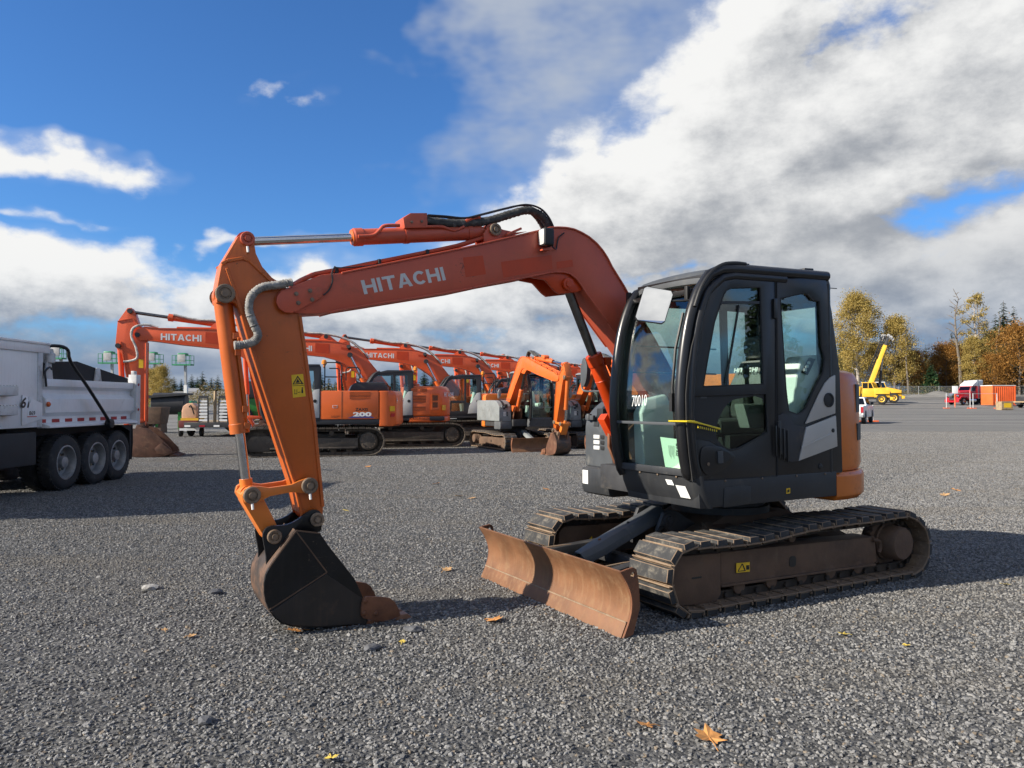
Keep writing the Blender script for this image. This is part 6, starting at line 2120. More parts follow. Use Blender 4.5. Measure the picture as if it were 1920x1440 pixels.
    d = (p1 - p0).normalized()
    MB().cyl(p0, p0 + d * 1.35, 0.075, seg=16).build('bucket_cylinder', m_o2b, E_, smooth=40)
    MB().cyl(p0 + d * 1.3, p1, 0.045, seg=12).build('bucket_cylinder_rod', m_chrome, E_, smooth=40)
    for y in (-0.21, 0.17):
        MB().prism([(5.36, 1.10), (5.24, 1.10), (4.76, 1.06), (4.76, 0.98), (5.24, 0.98), (5.36, 1.0)], y, y + 0.04).build('side_link', m_o2b, E_, bevel=0.01)
    MB().prism([(5.36, 1.06), (5.25, 1.08), (5.05, 0.72), (5.14, 0.68)], -0.15, 0.15).build('bucket_link', m_o2b, E_, bevel=0.01)
    # bucket
    bo = [(5.08, 0.72), (4.95, 0.80), (4.80, 0.86), (4.55, 0.82), (4.30, 0.62), (3.95, 0.24), (3.90, 0.12), (4.10, 0.03), (4.55, 0.0), (4.95, 0.03), (5.20, 0.18), (5.26, 0.42), (5.18, 0.62)]
    bk = MB().prism(bo, 0.50, 0.54).build('bucket', m_bktrust, E_, bevel=0.006)
    MB().prism(bo, -0.54, -0.50).build('side_plate', m_bktrust, bk, bevel=0.006)
    seq = bo[6:] + bo[:2]
    MB().sheet([[(x, -0.505, z), (x, 0.505, z)] for x, z in seq], (0.0, 0, 0.02)).build('back_sheet', m_bktrust, bk, smooth=50)
    for k in range(5):
        y = -0.46 + 0.23 * k
        MB().loft([[(4.0, y - 0.05, 0.02), (4.0, y + 0.05, 0.02), (3.98, y + 0.05, 0.12), (3.98, y - 0.05, 0.12)], [(3.72, y - 0.03, 0.015), (3.72, y + 0.03, 0.015), (3.72, y + 0.03, 0.03), (3.72, y - 0.03, 0.03)]]).build('tooth', m_bktrust, bk)
    for y in (-0.20, 0.16):
        MB().prism([(5.20, 0.62), (5.12, 0.80), (4.98, 0.80), (4.90, 1.0), (4.74, 1.0), (4.68, 0.86), (4.72, 0.76)], y, y + 0.04).build('ear', m_bktrust, bk, bevel=0.01)
    MB().prism([(4.20, 0.42), (3.98, 0.22), (3.90, 0.14), (4.02, 0.06), (4.30, 0.10), (4.38, 0.25)], 0.541, 0.565).build('side_cutter', m_bktrust, bk, bevel=0.006)
    return E_


ROWL = ['nearest large excavator of the row, with ZAXIS 200 on its orange side',
        'short-tailed orange excavator with grilles, second in the row from the left',
        'large orange excavator third in the row, behind the short-tailed one',
        'large orange excavator fourth in the row, behind the left small excavator',
        'large orange excavator fifth in the row, behind the pair of small excavators',
        'large orange excavator sixth in the row, behind the near boom cylinder',
        'large orange excavator seventh in the row, at the edge of the near cab',
        'large orange excavator eighth in the row, seen through the near windscreen',
        'large orange excavator at the far end of the row, seen through the near cab']
RA = R(180 + 13.5)
proto_row = row_excavator(ROWL[0], False)
short_row = row_excavator(ROWL[1], True)
DXR = [0, 0, 0.1, -0.1, 0, 0, 0, 0, 0]
for k in range(9):
    o = proto_row if k == 0 else short_row if k == 1 else copy_tree(proto_row, skip=('lettering_x',))
    o.location = (-6.0 + 2.1 * k + DXR[k], 23.2 + 4.3 * k, 0)
    o.rotation_euler = (0, 0, RA + R([0, 0.5, -1, 1, -0.5, 0.5, 0, 1, -1][k]))
    o['label'] = ROWL[k]

m_hood2 = M('pale_grey_hood', (0.20, 0.215, 0.215), 0.55, var=0.15, dirt=(0.12, 0.115, 0.10), dirt_amt=0.25)
m_hood2d = M('mid_grey_deck', (0.09, 0.095, 0.10), 0.55, var=0.2)

# ================================================================== two small excavators of the near one's kind, facing us
for k, (x, y, a, lab) in enumerate(((0.05, 25.9, -65, 'small orange excavator facing the camera with its bucket down, left of the two small ones'),
                                    (2.45, 27.4, -64, 'small orange excavator half hidden behind the near excavator, right of the two small ones'))):
    o = copy_tree(EX, skip=('chalk_number', 'plastic_tie', 'booklet', 'paper_sticker', 'side_mirror'))
    o.location = (x, y, 0)
    o.rotation_euler = (0, 0, R(a))
    o.scale = (0.98,) * 3
    tag(o, lab, 'excavator', 'small excavators in front of the row')
    # these two are less faded, with a paler grey hood and a bare brown bucket
    swap = {m_orange: m_o2, m_orange_fresh: m_o2, m_greyhood: m_hood2, m_bucket: m_bktrust, m_deck: m_hood2d}
    for c_ in o.children_recursive:
        if c_.type == 'MESH':
            for sl in c_.material_slots:
                if sl.material in swap:
                    new = swap[sl.material]
                    sl.link = 'OBJECT'
                    sl.material = new



# ================================================================== far right of the yard
m_yel = M('yellow_machine_paint', (0.72, 0.42, 0.03), 0.45, var=0.08, vs=1, dirt=(0.35, 0.24, 0.08), dirt_amt=0.15)
m_redp = M('red_truck_paint', (0.42, 0.012, 0.022), 0.3, var=0.06, coat=0.5)
m_whitep = M('white_car_paint', (0.72, 0.72, 0.71), 0.3, var=0.04, coat=0.4)
m_oc = M('orange_container_paint', (0.72, 0.13, 0.03), 0.5, var=0.1, vs=1)
m_wood = M('weathered_wood', (0.30, 0.22, 0.13), 0.8, var=0.25, vs=3)
m_galv = M('galvanised_steel', (0.42, 0.43, 0.43), 0.5, 0.5, var=0.12)
m_green = M('green_lift_paint', (0.03, 0.22, 0.10), 0.45, var=0.1)
m_green2 = M('green_tractor_paint', (0.03, 0.20, 0.03), 0.45, var=0.12, dirt=(0.12, 0.12, 0.06), dirt_amt=0.2)
m_darkglass = glass_mat('dark_vehicle_glass', (0.10, 0.12, 0.13), 1.6)
m_dark = M('dark_machine_parts', (0.03, 0.03, 0.032), 0.6, var=0.2)
m_lattice = M('grey_jib_paint', (0.32, 0.32, 0.32), 0.6, var=0.15)


def simple_wheel(root, c, r, w, axis=(1, 0, 0), rim=m_rim):
    a = Vector(axis)
    mb = MB()
    mb.lathe(Vector(c) - a * w / 2, a, [(0, r * .6), (w * .05, r * .9), (w * .25, r), (w * .75, r), (w * .95, r * .9), (w, r * .6), (w * .8, r * .55)], 22)
    t = mb.build('wheel', m_tyre, root, smooth=40)
    mb = MB()
    mb.lathe(Vector(c) - a * w / 2, a, [(w * .2, r * .58), (w * .93, r * .58), (w * .7, r * .3), (w * .85, r * .2), (w * .86, 0)], 18)
    mb.build('rim', rim, t, smooth=40)
    return t


# ---- two yellow articulated trucks nose to the right, the nearer one carries a crane
def yellow_hauler(label, loc, rz, crane):
    H = thing('crane_truck' if crane else 'dump_hauler', label, 'crane truck' if crane else 'hauler', loc, rz)
    # +X is the nose
    MB().prism([(-5.0, 1.1), (1.2, 1.1), (1.2, 0.75), (-5.0, 0.75)], -0.9, 0.9).build('chassis', m_dark, H, bevel=0.05)
    hood = MB().loft([[(0.9, -1.15, 1.0), (0.9, 1.15, 1.0), (0.9, 1.15, 2.45), (0.9, -1.15, 2.45)], [(3.0, -1.05, 1.0), (3.0, 1.05, 1.0), (3.0, 1.0, 1.95), (3.0, -1.0, 1.95)]]).build('hood', m_yel, H, bevel=0.08)
    g = MB().loft([[(3.01, -0.85, 1.15), (3.01, 0.85, 1.15), (3.01, 0.80, 1.85), (3.01, -0.80, 1.85)], [(3.05, -0.85, 1.15), (3.05, 0.85, 1.15), (3.05, 0.80, 1.85), (3.05, -0.80, 1.85)]]).build('grille', m_dark, hood)
    MB().prism([(3.0, 0.6), (3.45, 0.65), (3.45, 1.05), (3.0, 1.1)], -1.25, 1.25).build('bumper', m_yel, H, bevel=0.04)
    c = MB().loft([[(-0.75, -1.0, 1.1), (0.95, -1.0, 1.1), (0.95, 1.0, 1.1), (-0.75, 1.0, 1.1)], [(-0.75, -1.0, 2.35), (0.98, -1.0, 2.35), (0.98, 1.0, 2.35), (-0.75, 1.0, 2.35)]]).build('cab', m_yel, H, bevel=0.04)
    MB().loft([[(-0.72, -0.97, 2.35), (0.95, -0.97, 2.35), (0.95, 0.97, 2.35), (-0.72, 0.97, 2.35)], [(-0.70, -0.9, 3.15), (0.55, -0.9, 3.15), (0.55, 0.9, 3.15), (-0.70, 0.9, 3.15)]]).build('cab_glass', m_darkglass, c)
    for x in (-0.7, 0.1, 0.85):
        for y in (-1, 1):
            MB().bar((x, y * .97, 2.35), (x - (0.3 if x > .5 else 0), y * .92, 3.15), 0.09, 0.09).build('pillar', m_yel, c)
    MB().box(-0.85, 0.70, -1.0, 1.0, 3.15, 3.28).build('roof', m_whitep if not crane else m_yel, c, bevel=0.05)
    for x in (1.9, -2.4, -4.1):
        for y in (-1.15, 1.15):
            simple_wheel(H, (x, y, 0.75), 0.75, 0.55, (0, 1 if y > 0 else -1, 0), m_yel)
    for y in (-1, 1):
        MB().box(1.0, 2.9, y * 1.15 - 0.28, y * 1.15 + 0.28, 1.52, 1.60).build('mud_guard', m_yel, H, bevel=0.03)
    MB().prism([(-1.0, 1.2), (-5.4, 1.2), (-6.0, 2.3), (-5.6, 2.5), (-0.9, 2.6)], -1.3, 1.3).build('load_bed', m_yel, H, bevel=0.05)
    return H


hy = ground_z(114)
crane = yellow_hauler('yellow crane truck with its telescopic boom raised, right of the near excavator', (53.2, 114, hy + 0.05), R(-28), True)
yellow_hauler('yellow articulated hauler behind the crane truck, nose to the right', (58.4, 121, ground_z(121)), R(-24), False)
# boom: three telescoping sections leaning right, lattice jib folded on its left flank, ram below
cl = Matrix.Rotation(R(28), 3, 'Z')
def cpt(dx_, dz_, dy_=0.0):        # from crane truck base, in picture-aligned metres
    v = cl @ Vector((dx_, dy_, 0))
    return Vector((v.x, v.y, dz_))
b0, b1 = cpt(0.25, 2.6), cpt(3.05, 9.8)
dB = (b1 - b0)
for (t0, t1, w, mt) in ((0, .55, 0.85, m_yel), (.50, .86, 0.70, m_yel), (.84, 1.0, 0.56, m_dark)):
    MB().bar(b0 + dB * t0, b0 + dB * t1, w * .8, w, up=(0, 1, 0)).build('boom_section', mt, crane, bevel=0.03)
MB().bar(cpt(-0.4, 2.3), cpt(1.0, 2.9), 1.4, 0.9).build('boom_turret', m_yel, crane, bevel=0.05)
r0, r1 = cpt(1.75, 2.6), cpt(2.25, 7.0)
MB().cyl(r0, r0 + (r1 - r0) * .55, 0.19, seg=12).build('lift_ram', m_dark, crane)
MB().cyl(r0 + (r1 - r0) * .5, r1, 0.11, seg=10).build('ram_rod', m_galv, crane)
mb = MB()
j0, j1 = cpt(-0.55, 3.4), cpt(2.35, 10.3)
sx_ = cpt(0.22, 0.0) * 1.0
for o_ in (Vector((0, 0, 0)), sx_ * 1.6):
    for y in (-0.25, 0.25):
        mb.bar(j0 + o_ + Vector((0, y, 0)), j1 + o_ + Vector((0, y, 0)), 0.09, 0.09)
for k in range(16):
    a = j0.lerp(j1, k / 16)
    b = j0.lerp(j1, (k + 1) / 16)
    mb.bar(a + Vector((0, -.25, 0)), b + sx_ * 1.6 + Vector((0, -.25, 0)), 0.05, 0.05)
    mb.bar(a + Vector((0, .25, 0)), b + Vector((0, -.25, 0)), 0.05, 0.05)
mb.build('lattice_jib', m_dark, crane)
mb = MB()
for k in range(9):
    rr = random.Random(k)
    c = b1 + Vector((rr.uniform(-.9, .7), rr.uniform(-.4, .4), rr.uniform(-.1, .7)))
    mb.lathe(c, (0, 1, 0), [(0, 0.22), (0.12, 0.22)], 10)
    mb.bar(c, b1 + Vector((-.2, 0, 0)), 0.08, 0.08)
mb.build('boom_head', m_lattice, crane)

# ---- white pickup seen from behind
PU = thing('pickup_truck', 'white pickup truck parked beyond the rear of the near excavator', 'pickup', (24.85, 55.4, 0), R(-32))
# +Y is its nose
lo = [(-2.75, 0.62), (-2.80, 1.0), (-2.78, 1.28), (-0.75, 1.30), (0.95, 1.30), (2.45, 1.25), (2.85, 1.05), (2.88, 0.55), (2.3, 0.45), (-2.3, 0.45)]
bd = MB().prism(lo, -0.98, 0.98, axis='x').build('body', m_whitep, PU, bevel=0.06, seg=3)
cabp = MB().loft([[(-0.94, y0, 1.29), (0.94, y0, 1.29), (0.94, y1, 1.29), (-0.94, y1, 1.29)] for y0, y1 in ((-0.85, 1.45),)] +
          [[(-0.74, -0.55, 1.88), (0.74, -0.55, 1.88), (0.74, 0.75, 1.88), (-0.74, 0.75, 1.88)]]).build('cabin', m_whitep, PU, bevel=0.05, seg=3)
MB().loft([[(-0.80, -0.835, 1.36), (0.80, -0.835, 1.36), (0.66, -0.635, 1.80), (-0.66, -0.635, 1.80)], [(-0.80, -0.855, 1.36), (0.80, -0.855, 1.36), (0.66, -0.65, 1.80), (-0.66, -0.65, 1.80)]]).build('rear_window', m_darkglass, cabp)
for s in (-1, 1):
    MB().loft([[(s * 0.932, -0.65, 1.36), (s * 0.932, 1.15, 1.36), (s * 0.800, 0.65, 1.80), (s * 0.800, -0.48, 1.80)], [(s * 0.942, -0.65, 1.36), (s * 0.942, 1.15, 1.36), (s * 0.81, 0.65, 1.80), (s * 0.81, -0.48, 1.80)]]).build('side_window', m_darkglass, cabp)
    MB().prism(rrect(s * 0.88 - 0.09, s * 0.88 + 0.09, 0.80, 1.20, 0.03), -2.82, -2.78).build('tail_lamp', m_refl, bd)
    MB().box(s * 1.06 - 0.10, s * 1.06 + 0.10, 0.95, 1.05, 1.32, 1.55).build('wing_mirror', m_dark, PU, bevel=0.03)
    for y in (-1.75, 1.85):
        simple_wheel(PU, (s * 0.86, y, 0.40), 0.40, 0.28, (s, 0, 0))
        MB().prism([(y - 0.5, 0.46), (y - 0.42, 0.82), (y - 0.2, 0.94), (y + 0.2, 0.94), (y + 0.42, 0.82), (y + 0.5, 0.46)], s * 0.984 - 0.004, s * 0.984 + 0.004, axis='x').build('wheel_arch', m_ink, bd)
MB().box(-0.95, 0.95, -2.92, -2.76, 0.48, 0.66).build('rear_bumper', m_galv, PU, bevel=0.03)
MB().box(-0.80, 0.80, -2.815, -2.80, 0.72, 1.22).build('tailgate', m_whitep, bd, bevel=0.005)

# ---- red highway tractor, nose to the left
TR_ = thing('semi_truck', 'red highway tractor with white roof fairing and chrome grille at the right', 'truck', (67.7, 113.5, ground_z(113.5)), R(180 + 22))
# +X nose
MB().prism([(-3.4, 0.9), (3.2, 0.9), (3.2, 0.55), (-3.4, 0.55)], -0.45, 0.45).build('chassis', m_dark, TR_, bevel=0.03)
hd_ = MB().loft([[(0.6, -1.0, 0.95), (0.6, 1.0, 0.95), (0.6, 0.85, 2.05), (0.6, -0.85, 2.05)], [(2.95, -0.62, 0.75), (2.95, 0.62, 0.75), (2.95, 0.55, 1.75), (2.95, -0.55, 1.75)]]).build('hood', m_redp, TR_, bevel=0.08, seg=3)
MB().box(2.96, 3.06, -0.50, 0.50, 0.75, 1.72).build('grille', m_chrome, hd_, bevel=0.03)
for s in (-1, 1):
    f_ = MB().prism([(1.0, 0.75), (1.35, 1.20), (2.0, 1.32), (2.7, 1.20), (3.05, 0.80), (2.9, 0.72), (2.5, 1.05), (1.6, 1.05), (1.2, 0.72)], s * 0.85 - 0.32, s * 0.85 + 0.32).build('fender', m_redp, TR_, bevel=0.04)
    MB().lathe((3.0, s * 0.85, 1.28), (1, 0, 0), [(0, 0.16), (0.1, 0.18), (0.12, 0.1)], 14).build('headlamp', m_chrome, f_)
    simple_wheel(TR_, (2.05, s * 0.95, 0.52), 0.52, 0.30, (0, s, 0), m_chrome)
    for x in (-2.0, -3.2):
        simple_wheel(TR_, (x, s * 0.90, 0.52), 0.52, 0.45, (0, s, 0), m_chrome)
    MB().cyl((-0.95, s * 1.05, 0.9), (-0.95, s * 1.05, 3.7), 0.09, seg=12).build('exhaust_stack', m_chrome, TR_)
    MB().box(0.55, 0.65, s * 1.15 - .08, s * 1.15 + .08, 2.0, 2.55).build('wing_mirror', m_chrome, TR_)
    MB().lathe((-0.6, s * 0.78, 0.65), (1, 0, 0), [(0, 0.3), (1.3, 0.3)], 16).build('fuel_tank', m_chrome, TR_)
MB().prism([(3.06, 0.35), (3.2, 0.35), (3.2, 0.75), (3.06, 0.78)], -1.15, 1.15).build('bumper', m_redp, TR_, bevel=0.03)
cb = MB().loft([[(-0.7, -1.02, 0.95), (0.65, -1.02, 0.95), (0.65, 1.02, 0.95), (-0.7, 1.02, 0.95)], [(-0.7, -1.0, 2.1), (0.60, -1.0, 2.1), (0.60, 1.0, 2.1), (-0.7, 1.0, 2.1)], [(-0.7, -0.9, 2.75), (0.25, -0.9, 2.75), (0.25, 0.9, 2.75), (-0.7, 0.9, 2.75)]]).build('cab', m_redp, TR_, bevel=0.04)
MB().loft([[(0.585, -0.85, 2.12), (0.585, 0.85, 2.12), (0.29, 0.80, 2.68), (0.29, -0.80, 2.68)], [(0.625, -0.85, 2.12), (0.625, 0.85, 2.12), (0.33, 0.80, 2.68), (0.33, -0.80, 2.68)]]).build('windscreen', m_darkglass, cb)
for s in (-1, 1):
    MB().prism([(-0.45, 2.0), (0.42, 2.0), (0.15, 2.6), (-0.45, 2.62)], s * 1.0 - 0.03, s * 1.0 + 0.02).build('side_window', m_darkglass, cb)
MB().box(-2.0, -0.72, -1.1, 1.1, 0.95, 2.75).build('sleeper', m_redp, TR_, bevel=0.06)
MB().prism([(0.2, 2.76), (0.05, 3.0), (-0.8, 3.55), (-2.05, 3.7), (-2.05, 2.76)], -1.05, 1.05).build('roof_fairing', m_whitep, TR_, bevel=0.08, seg=3)

# ---- orange container and flat-bed with boxes
CT = thing('container', 'bright orange ribbed container beside the red truck', 'container', (69.2, 108.6, ground_z(108.6)), R(4))
MB().box(-1.7, 1.7, -1.2, 1.2, 0.15, 2.85).build('box', m_oc, CT, bevel=0.02)
for k in range(11):
    x = -1.55 + 0.31 * k
    MB().box(x - 0.07, x + 0.07, -1.25, -1.2, 0.30, 2.70).build('rib', m_oc, CT, bevel=0.015)
for x in (-1.66, 1.66):
    MB().box(x - 0.06, x + 0.06, -1.27, -1.18, 0.12, 2.88).build('corner_post', m_oc, CT)
MB().box(-1.75, 1.75, -1.25, 1.25, 2.86, 2.95).build('roof_frame', m_whitep, CT)
FB = thing('flatbed_trailer', 'flat trailer loaded with steel frames at the right edge', 'trailer', (70.6, 102, ground_z(102)), R(4))
MB().box(-3.2, 3.2, -1.2, 1.2, 0.72, 0.90).build('deck', m_wood, FB)
MB().box(-3.2, 3.2, -0.5, 0.5, 0.45, 0.72).build('frame', m_dark, FB)
for x in (-2.0, -0.8, 1.8):
    for s in (-1, 1):
        simple_wheel(FB, (x, s * 1.0, 0.42), 0.42, 0.28, (0, s, 0))
for k in range(5):
    MB().box(-2.8 + k * 1.2, -2.2 + k * 1.2, -0.9, 0.8, 0.90, 1.5 + 0.35 * (k % 2)).build('stowed_part', m_galv if k % 2 else m_dark, FB, bevel=0.03)
MB().bar((-3.0, -1.0, 2.05), (2.8, -1.0, 2.0), 0.12, 0.10).build('stowed_beam', m_galv, FB)
CR = thing('crate', 'small weathered wooden crate on the gravel near the flat trailer', 'crate', (61.3, 95, ground_z(95)), R(6))
for k in range(4):
    MB().box(-0.75, 0.75, -0.56, -0.50, 0.08 + k * 0.26, 0.30 + k * 0.26).build('plank', m_wood, CR)
MB().box(-0.75, 0.75, -0.50, 0.5, 0.0, 1.05).build('box', m_wood, CR)
MB().box(-0.5, 0.5, -0.565, -0.561, 0.3, 0.85).build('label_sheet', m_yellow, CR)
# barriers and a sign
for k, (x, y, lab) in enumerate(((58.5, 100, 'white barrier frame with orange feet in front of the red truck grille'), (61.7, 99.5, 'white barrier frame with orange feet in front of the red truck wheel'), (27.3, 59, 'white barrier frame with orange feet beside the pickup'))):
    w_ = 1.5 if k < 2 else 0.6
    B_ = thing('barrier', lab, 'barrier', (x, y, ground_z(y)), R(-4), 'white barrier frames on orange feet')
    for s in (-1, 1):
        MB().bar((s * w_, 0, 0.05), (s * w_, 0, 2.0 if k < 2 else 1.5), 0.07, 0.07).build('post', m_galv, B_)
        MB().box(s * w_ - 0.35, s * w_ + 0.35, -0.2, 0.2, 0.0, 0.10).build('foot', m_oc, B_)
    for z in (0.25, 1.95 if k < 2 else 1.45):
        MB().bar((-w_, 0, z), (w_, 0, z), 0.05, 0.05).build('rail', m_galv, B_)
SG = thing('sign', 'blank white sign on an orange post left of the red truck', 'sign', (60.4, 104, ground_z(104)), R(-6))
MB().bar((0, 0, 0), (0, 0, 2.2), 0.10, 0.10).build('post', m_oc, SG)
MB().box(-0.38, 0.38, -0.07, -0.04, 1.9, 2.9).build('board', m_whitep, SG, bevel=0.01)

# ---- chain-link fence along the far edge of the yard
FN = thing('chain_link_fence', 'grey chain-link fence along the far edge of the yard below the autumn trees', 'fence', (0, 0, 0))
fx = [72 + 4.0 * k for k in range(20)]
fy = 150.0
fz = ground_z(fy)
for x in fx:
    MB().cyl((x, fy, fz - 0.2), (x, fy, fz + 1.75), 0.045, seg=8).build('post', m_galv, FN)
for z in (0.08, 1.70):
    MB().bar((fx[0], fy, fz + z), (fx[-1], fy, fz + z), 0.04, 0.04).build('rail', m_galv, FN)
mb = MB()
x = fx[0]
while x < fx[-1]:
    mb.bar((x, fy, fz + 0.08), (x + 0.8, fy, fz + 1.70), 0.012, 0.012)
    mb.bar((x + 0.8, fy, fz + 0.08), (x, fy, fz + 1.70), 0.012, 0.012)
    x += 0.25
mb.build('wire_mesh', m_galv, FN, kind='stuff', smooth=0)
# low heap of gravel in front of the fence
mb = MB()
g = []
for i in range(9):
    row = []
    for j in range(17):
        u_, v_ = (i / 8 - .5) * 2, (j / 16 - .5) * 2
        h = max(0, 1 - math.hypot(u_, v_)) ** 0.9 * 1.3 * (0.8 + 0.4 * math.sin(5 * v_ + 2 * u_))
        row.append((79.5 + v_ * 5.5, 144 + u_ * 2.5, ground_z(144) - 0.1 + h))
    g.append(row)
mb.sheet(g, (0, 0, -0.2))
tag(mb.build('gravel_heap', m_ground, smooth=70), 'low grey gravel heap in front of the far fence', 'gravel heap')

# ================================================================== left behind the dump truck
def boom_lift(label, x, y, zb, w=2.2, tilt=0.0):
    z0 = ground_z(y)
    B_ = thing('boom_lift', label, 'boom lift', (x, y, z0), 0, 'green boom lifts behind the dump truck')
    zb -= z0
    bk = MB().box(-w / 2, w / 2, -0.45, 0.45, zb, zb + 0.16).build('basket_floor', m_green, B_)
    for px in (-1, -0.5, 0.5, 1):
        for py in (-0.43, 0.43):
            MB().bar((px * w / 2 * .98, py, zb), (px * w / 2 * .98, py, zb + 1.15), 0.05, 0.05).build('rail_post', m_green, bk)
    for z in (0.6, 1.15):
        for py in (-0.43, 0.43):
            MB().bar((-w / 2, py, zb + z), (w / 2, py, zb + z), 0.05, 0.05).build('rail', m_green, bk)
    MB().box(-0.45, 0.45, -0.5, -0.38, zb + 0.35, zb + 1.25).build('control_box', m_lattice, bk, bevel=0.03)
    MB().box(-0.5, 0.5, -0.46, 0.46, zb + 1.15, zb + 1.45).build('gate_frame', m_green, bk, bevel=0.2)
    MB().bar((0.15, 0.3, zb + 0.1), (0.15 + tilt * .3, 0.5, zb * .55), 0.24, 0.3).build('upper_mast', m_galv, B_)
    MB().bar((0.15 + tilt * .3, 0.5, zb * .58), (0.15 + tilt, 0.6, 0.9), 0.36, 0.42).build('lower_mast', m_whitep, B_)
    MB().box(-0.9 + tilt, 1.1 + tilt, -0.2, 1.4, 0.35, 1.3).build('base', m_green, B_, bevel=0.08)
    for px in (-0.7, 0.9):
        for py in (-0.2, 1.4):
            simple_wheel(B_, (px + tilt, py, 0.42), 0.42, 0.28, (0, 1 if py > 0 else -1, 0))
    return B_


boom_lift('green boom lift with its raised basket left of the leftmost excavator stick', -46.5, 88, 5.9)
boom_lift('green boom lift whose basket shows behind the leftmost excavator stick', -42.0, 89, 5.9)
boom_lift('green boom lift with its raised basket right of the leftmost excavator stick', -38.0, 88, 5.7)
boom_lift('green boom lift with its folded boom behind the dump truck tarp motor', -48.9, 82, 6.1, 1.4, 1.6)

# equipment trailer with its ramps standing up
TL = thing('equipment_trailer', 'black flat equipment trailer with two upright ladder ramps', 'trailer', (-13.4, 34.0, 0), R(6))
MB().box(-1.0, 1.25, -0.2, 4.2, 0.52, 0.66).build('deck', m_wood, TL)
MB().box(-1.08, 1.33, -0.30, -0.18, 0.42, 0.66).build('rear_beam', m_dark, TL, bevel=0.01)
for s in (-1, 1):
    xx = 0.12 + s * 1.28
    simple_wheel(TL, (xx, 1.0, 0.33), 0.33, 0.22, (s, 0, 0), m_whitep)
    MB().prism([(0.5, 0.55), (0.6, 0.80), (1.4, 0.80), (1.5, 0.55)], xx - 0.14, xx + 0.14, axis='x').build('fender', m_dark, TL, bevel=0.02)
for xc in (-0.25, 0.60):
    mb = MB()
    for s in (-1, 1):
        mb.bar((xc + s * 0.19, -0.25, 0.62), (xc + s * 0.19, -0.32, 1.72), 0.05, 0.07, up=(0, 1, 0))
    rp = mb.build('ramp', m_dark, TL)
    for k in range(7):
        MB().box(xc - 0.17, xc + 0.17, -0.33, -0.26, 0.72 + k * 0.14, 0.79 + k * 0.14).build('rung', m_whitep, rp)
    MB().box(xc - 0.2, xc + 0.2, -0.33, -0.25, 1.72, 1.84).build('ramp_foot', m_dark, rp)
MB().bar((0.18, -0.1, 0.6), (0.20, -0.12, 2.05), 0.10, 0.10).build('timber_post', m_wood, TL)
for k in range(4):
    MB().box(-1.05 + k * 0.62, -0.80 + k * 0.62, -0.306, -0.302, 0.46, 0.54).build('reflector_tape', m_refl if k % 2 else m_white, TL)
# tow-behind pump with a rounded hood
PM = thing('tow_behind_pump', 'small tow-behind pump with a rounded peach hood and maroon box', 'pump', (-14.35, 34.2, 0), R(8), scale=0.72)
MB().prism([(-0.55, 1.15), (-0.55, 1.6), (-0.48, 1.9), (-0.25, 2.08), (0.1, 2.10), (0.32, 1.92), (0.36, 1.5), (0.30, 1.15)], -0.2, 0.7).build('hood', M('peach_plastic', (0.62, 0.36, 0.22), 0.5), PM, bevel=0.06, seg=3)
MB().box(-0.72, 0.42, -0.3, 0.9, 0.58, 1.02).build('tool_box', M('maroon_paint', (0.12, 0.02, 0.018), 0.5), PM, bevel=0.03)
MB().box(-0.6, 0.55, -0.25, 0.8, 1.02, 1.16).build('frame', m_yel, PM)
MB().box(-0.62, 0.40, -0.38, -0.30, 0.40, 0.54).build('rear_bumper', m_whitep, PM)
for s in (-1, 1):
    simple_wheel(PM, (-0.1 + s * 0.62, 0.3, 0.30), 0.30, 0.20, (s, 0, 0))
MB().tube([(-0.1, -0.22, 1.85), (0.02, -0.35, 1.95), (0.12, -0.35, 1.75), (0.2, -0.25, 1.4)], 0.04, 8, sub=3).build('hose', m_hose, PM)
# dark drum on a stand
DR = thing('drum_screen', 'black cylindrical screening drum on a green stand', 'machine', (-19.5, 43.5, 0), R(10))
MB().lathe((-0.9, 0, 1.45), (1, 0, 0), [(0, 0.55), (0.05, 0.62), (1.75, 0.62), (1.8, 0.55)], 22).build('drum', m_dark, DR)
MB().prism([(-1.2, 1.9), (1.1, 2.05), (1.1, 1.95), (-1.2, 1.75)], -0.7, 0.7).build('cover', m_dark, DR)
for x in (-0.6, 0.6):
    MB().box(x - 0.08, x + 0.08, -0.4, 0.4, 0.0, 1.0).build('leg', m_green2, DR)
simple_wheel(DR, (-1.0, -0.5, 0.35), 0.35, 0.22, (0, -1, 0))
# bin and a pallet of small stuff behind the leftmost bucket
BN_ = thing('scrap_bin', 'dark rusty steel bin behind the leftmost excavator bucket', 'bin', (-18.0, 38.5, 0), R(5))
MB().loft([[(-0.40, -0.5, 0.45), (0.40, -0.5, 0.45), (0.40, 0.6, 0.45), (-0.40, 0.6, 0.45)], [(-0.5, -0.6, 1.30), (0.5, -0.6, 1.30), (0.5, 0.7, 1.30), (-0.5, 0.7, 1.30)]]).build('bin', m_under, BN_, bevel=0.01)
for s in (-1, 1):
    MB().prism([(s * 0.42, 0.0), (s * 0.20, 0.0), (s * 0.30, 0.45), (s * 0.40, 0.45)], -0.4, 0.5).build('leg', m_under, BN_)
simple_wheel(BN_, (-0.62, -0.5, 0.95), 0.40, 0.14, (0, -1, 0))
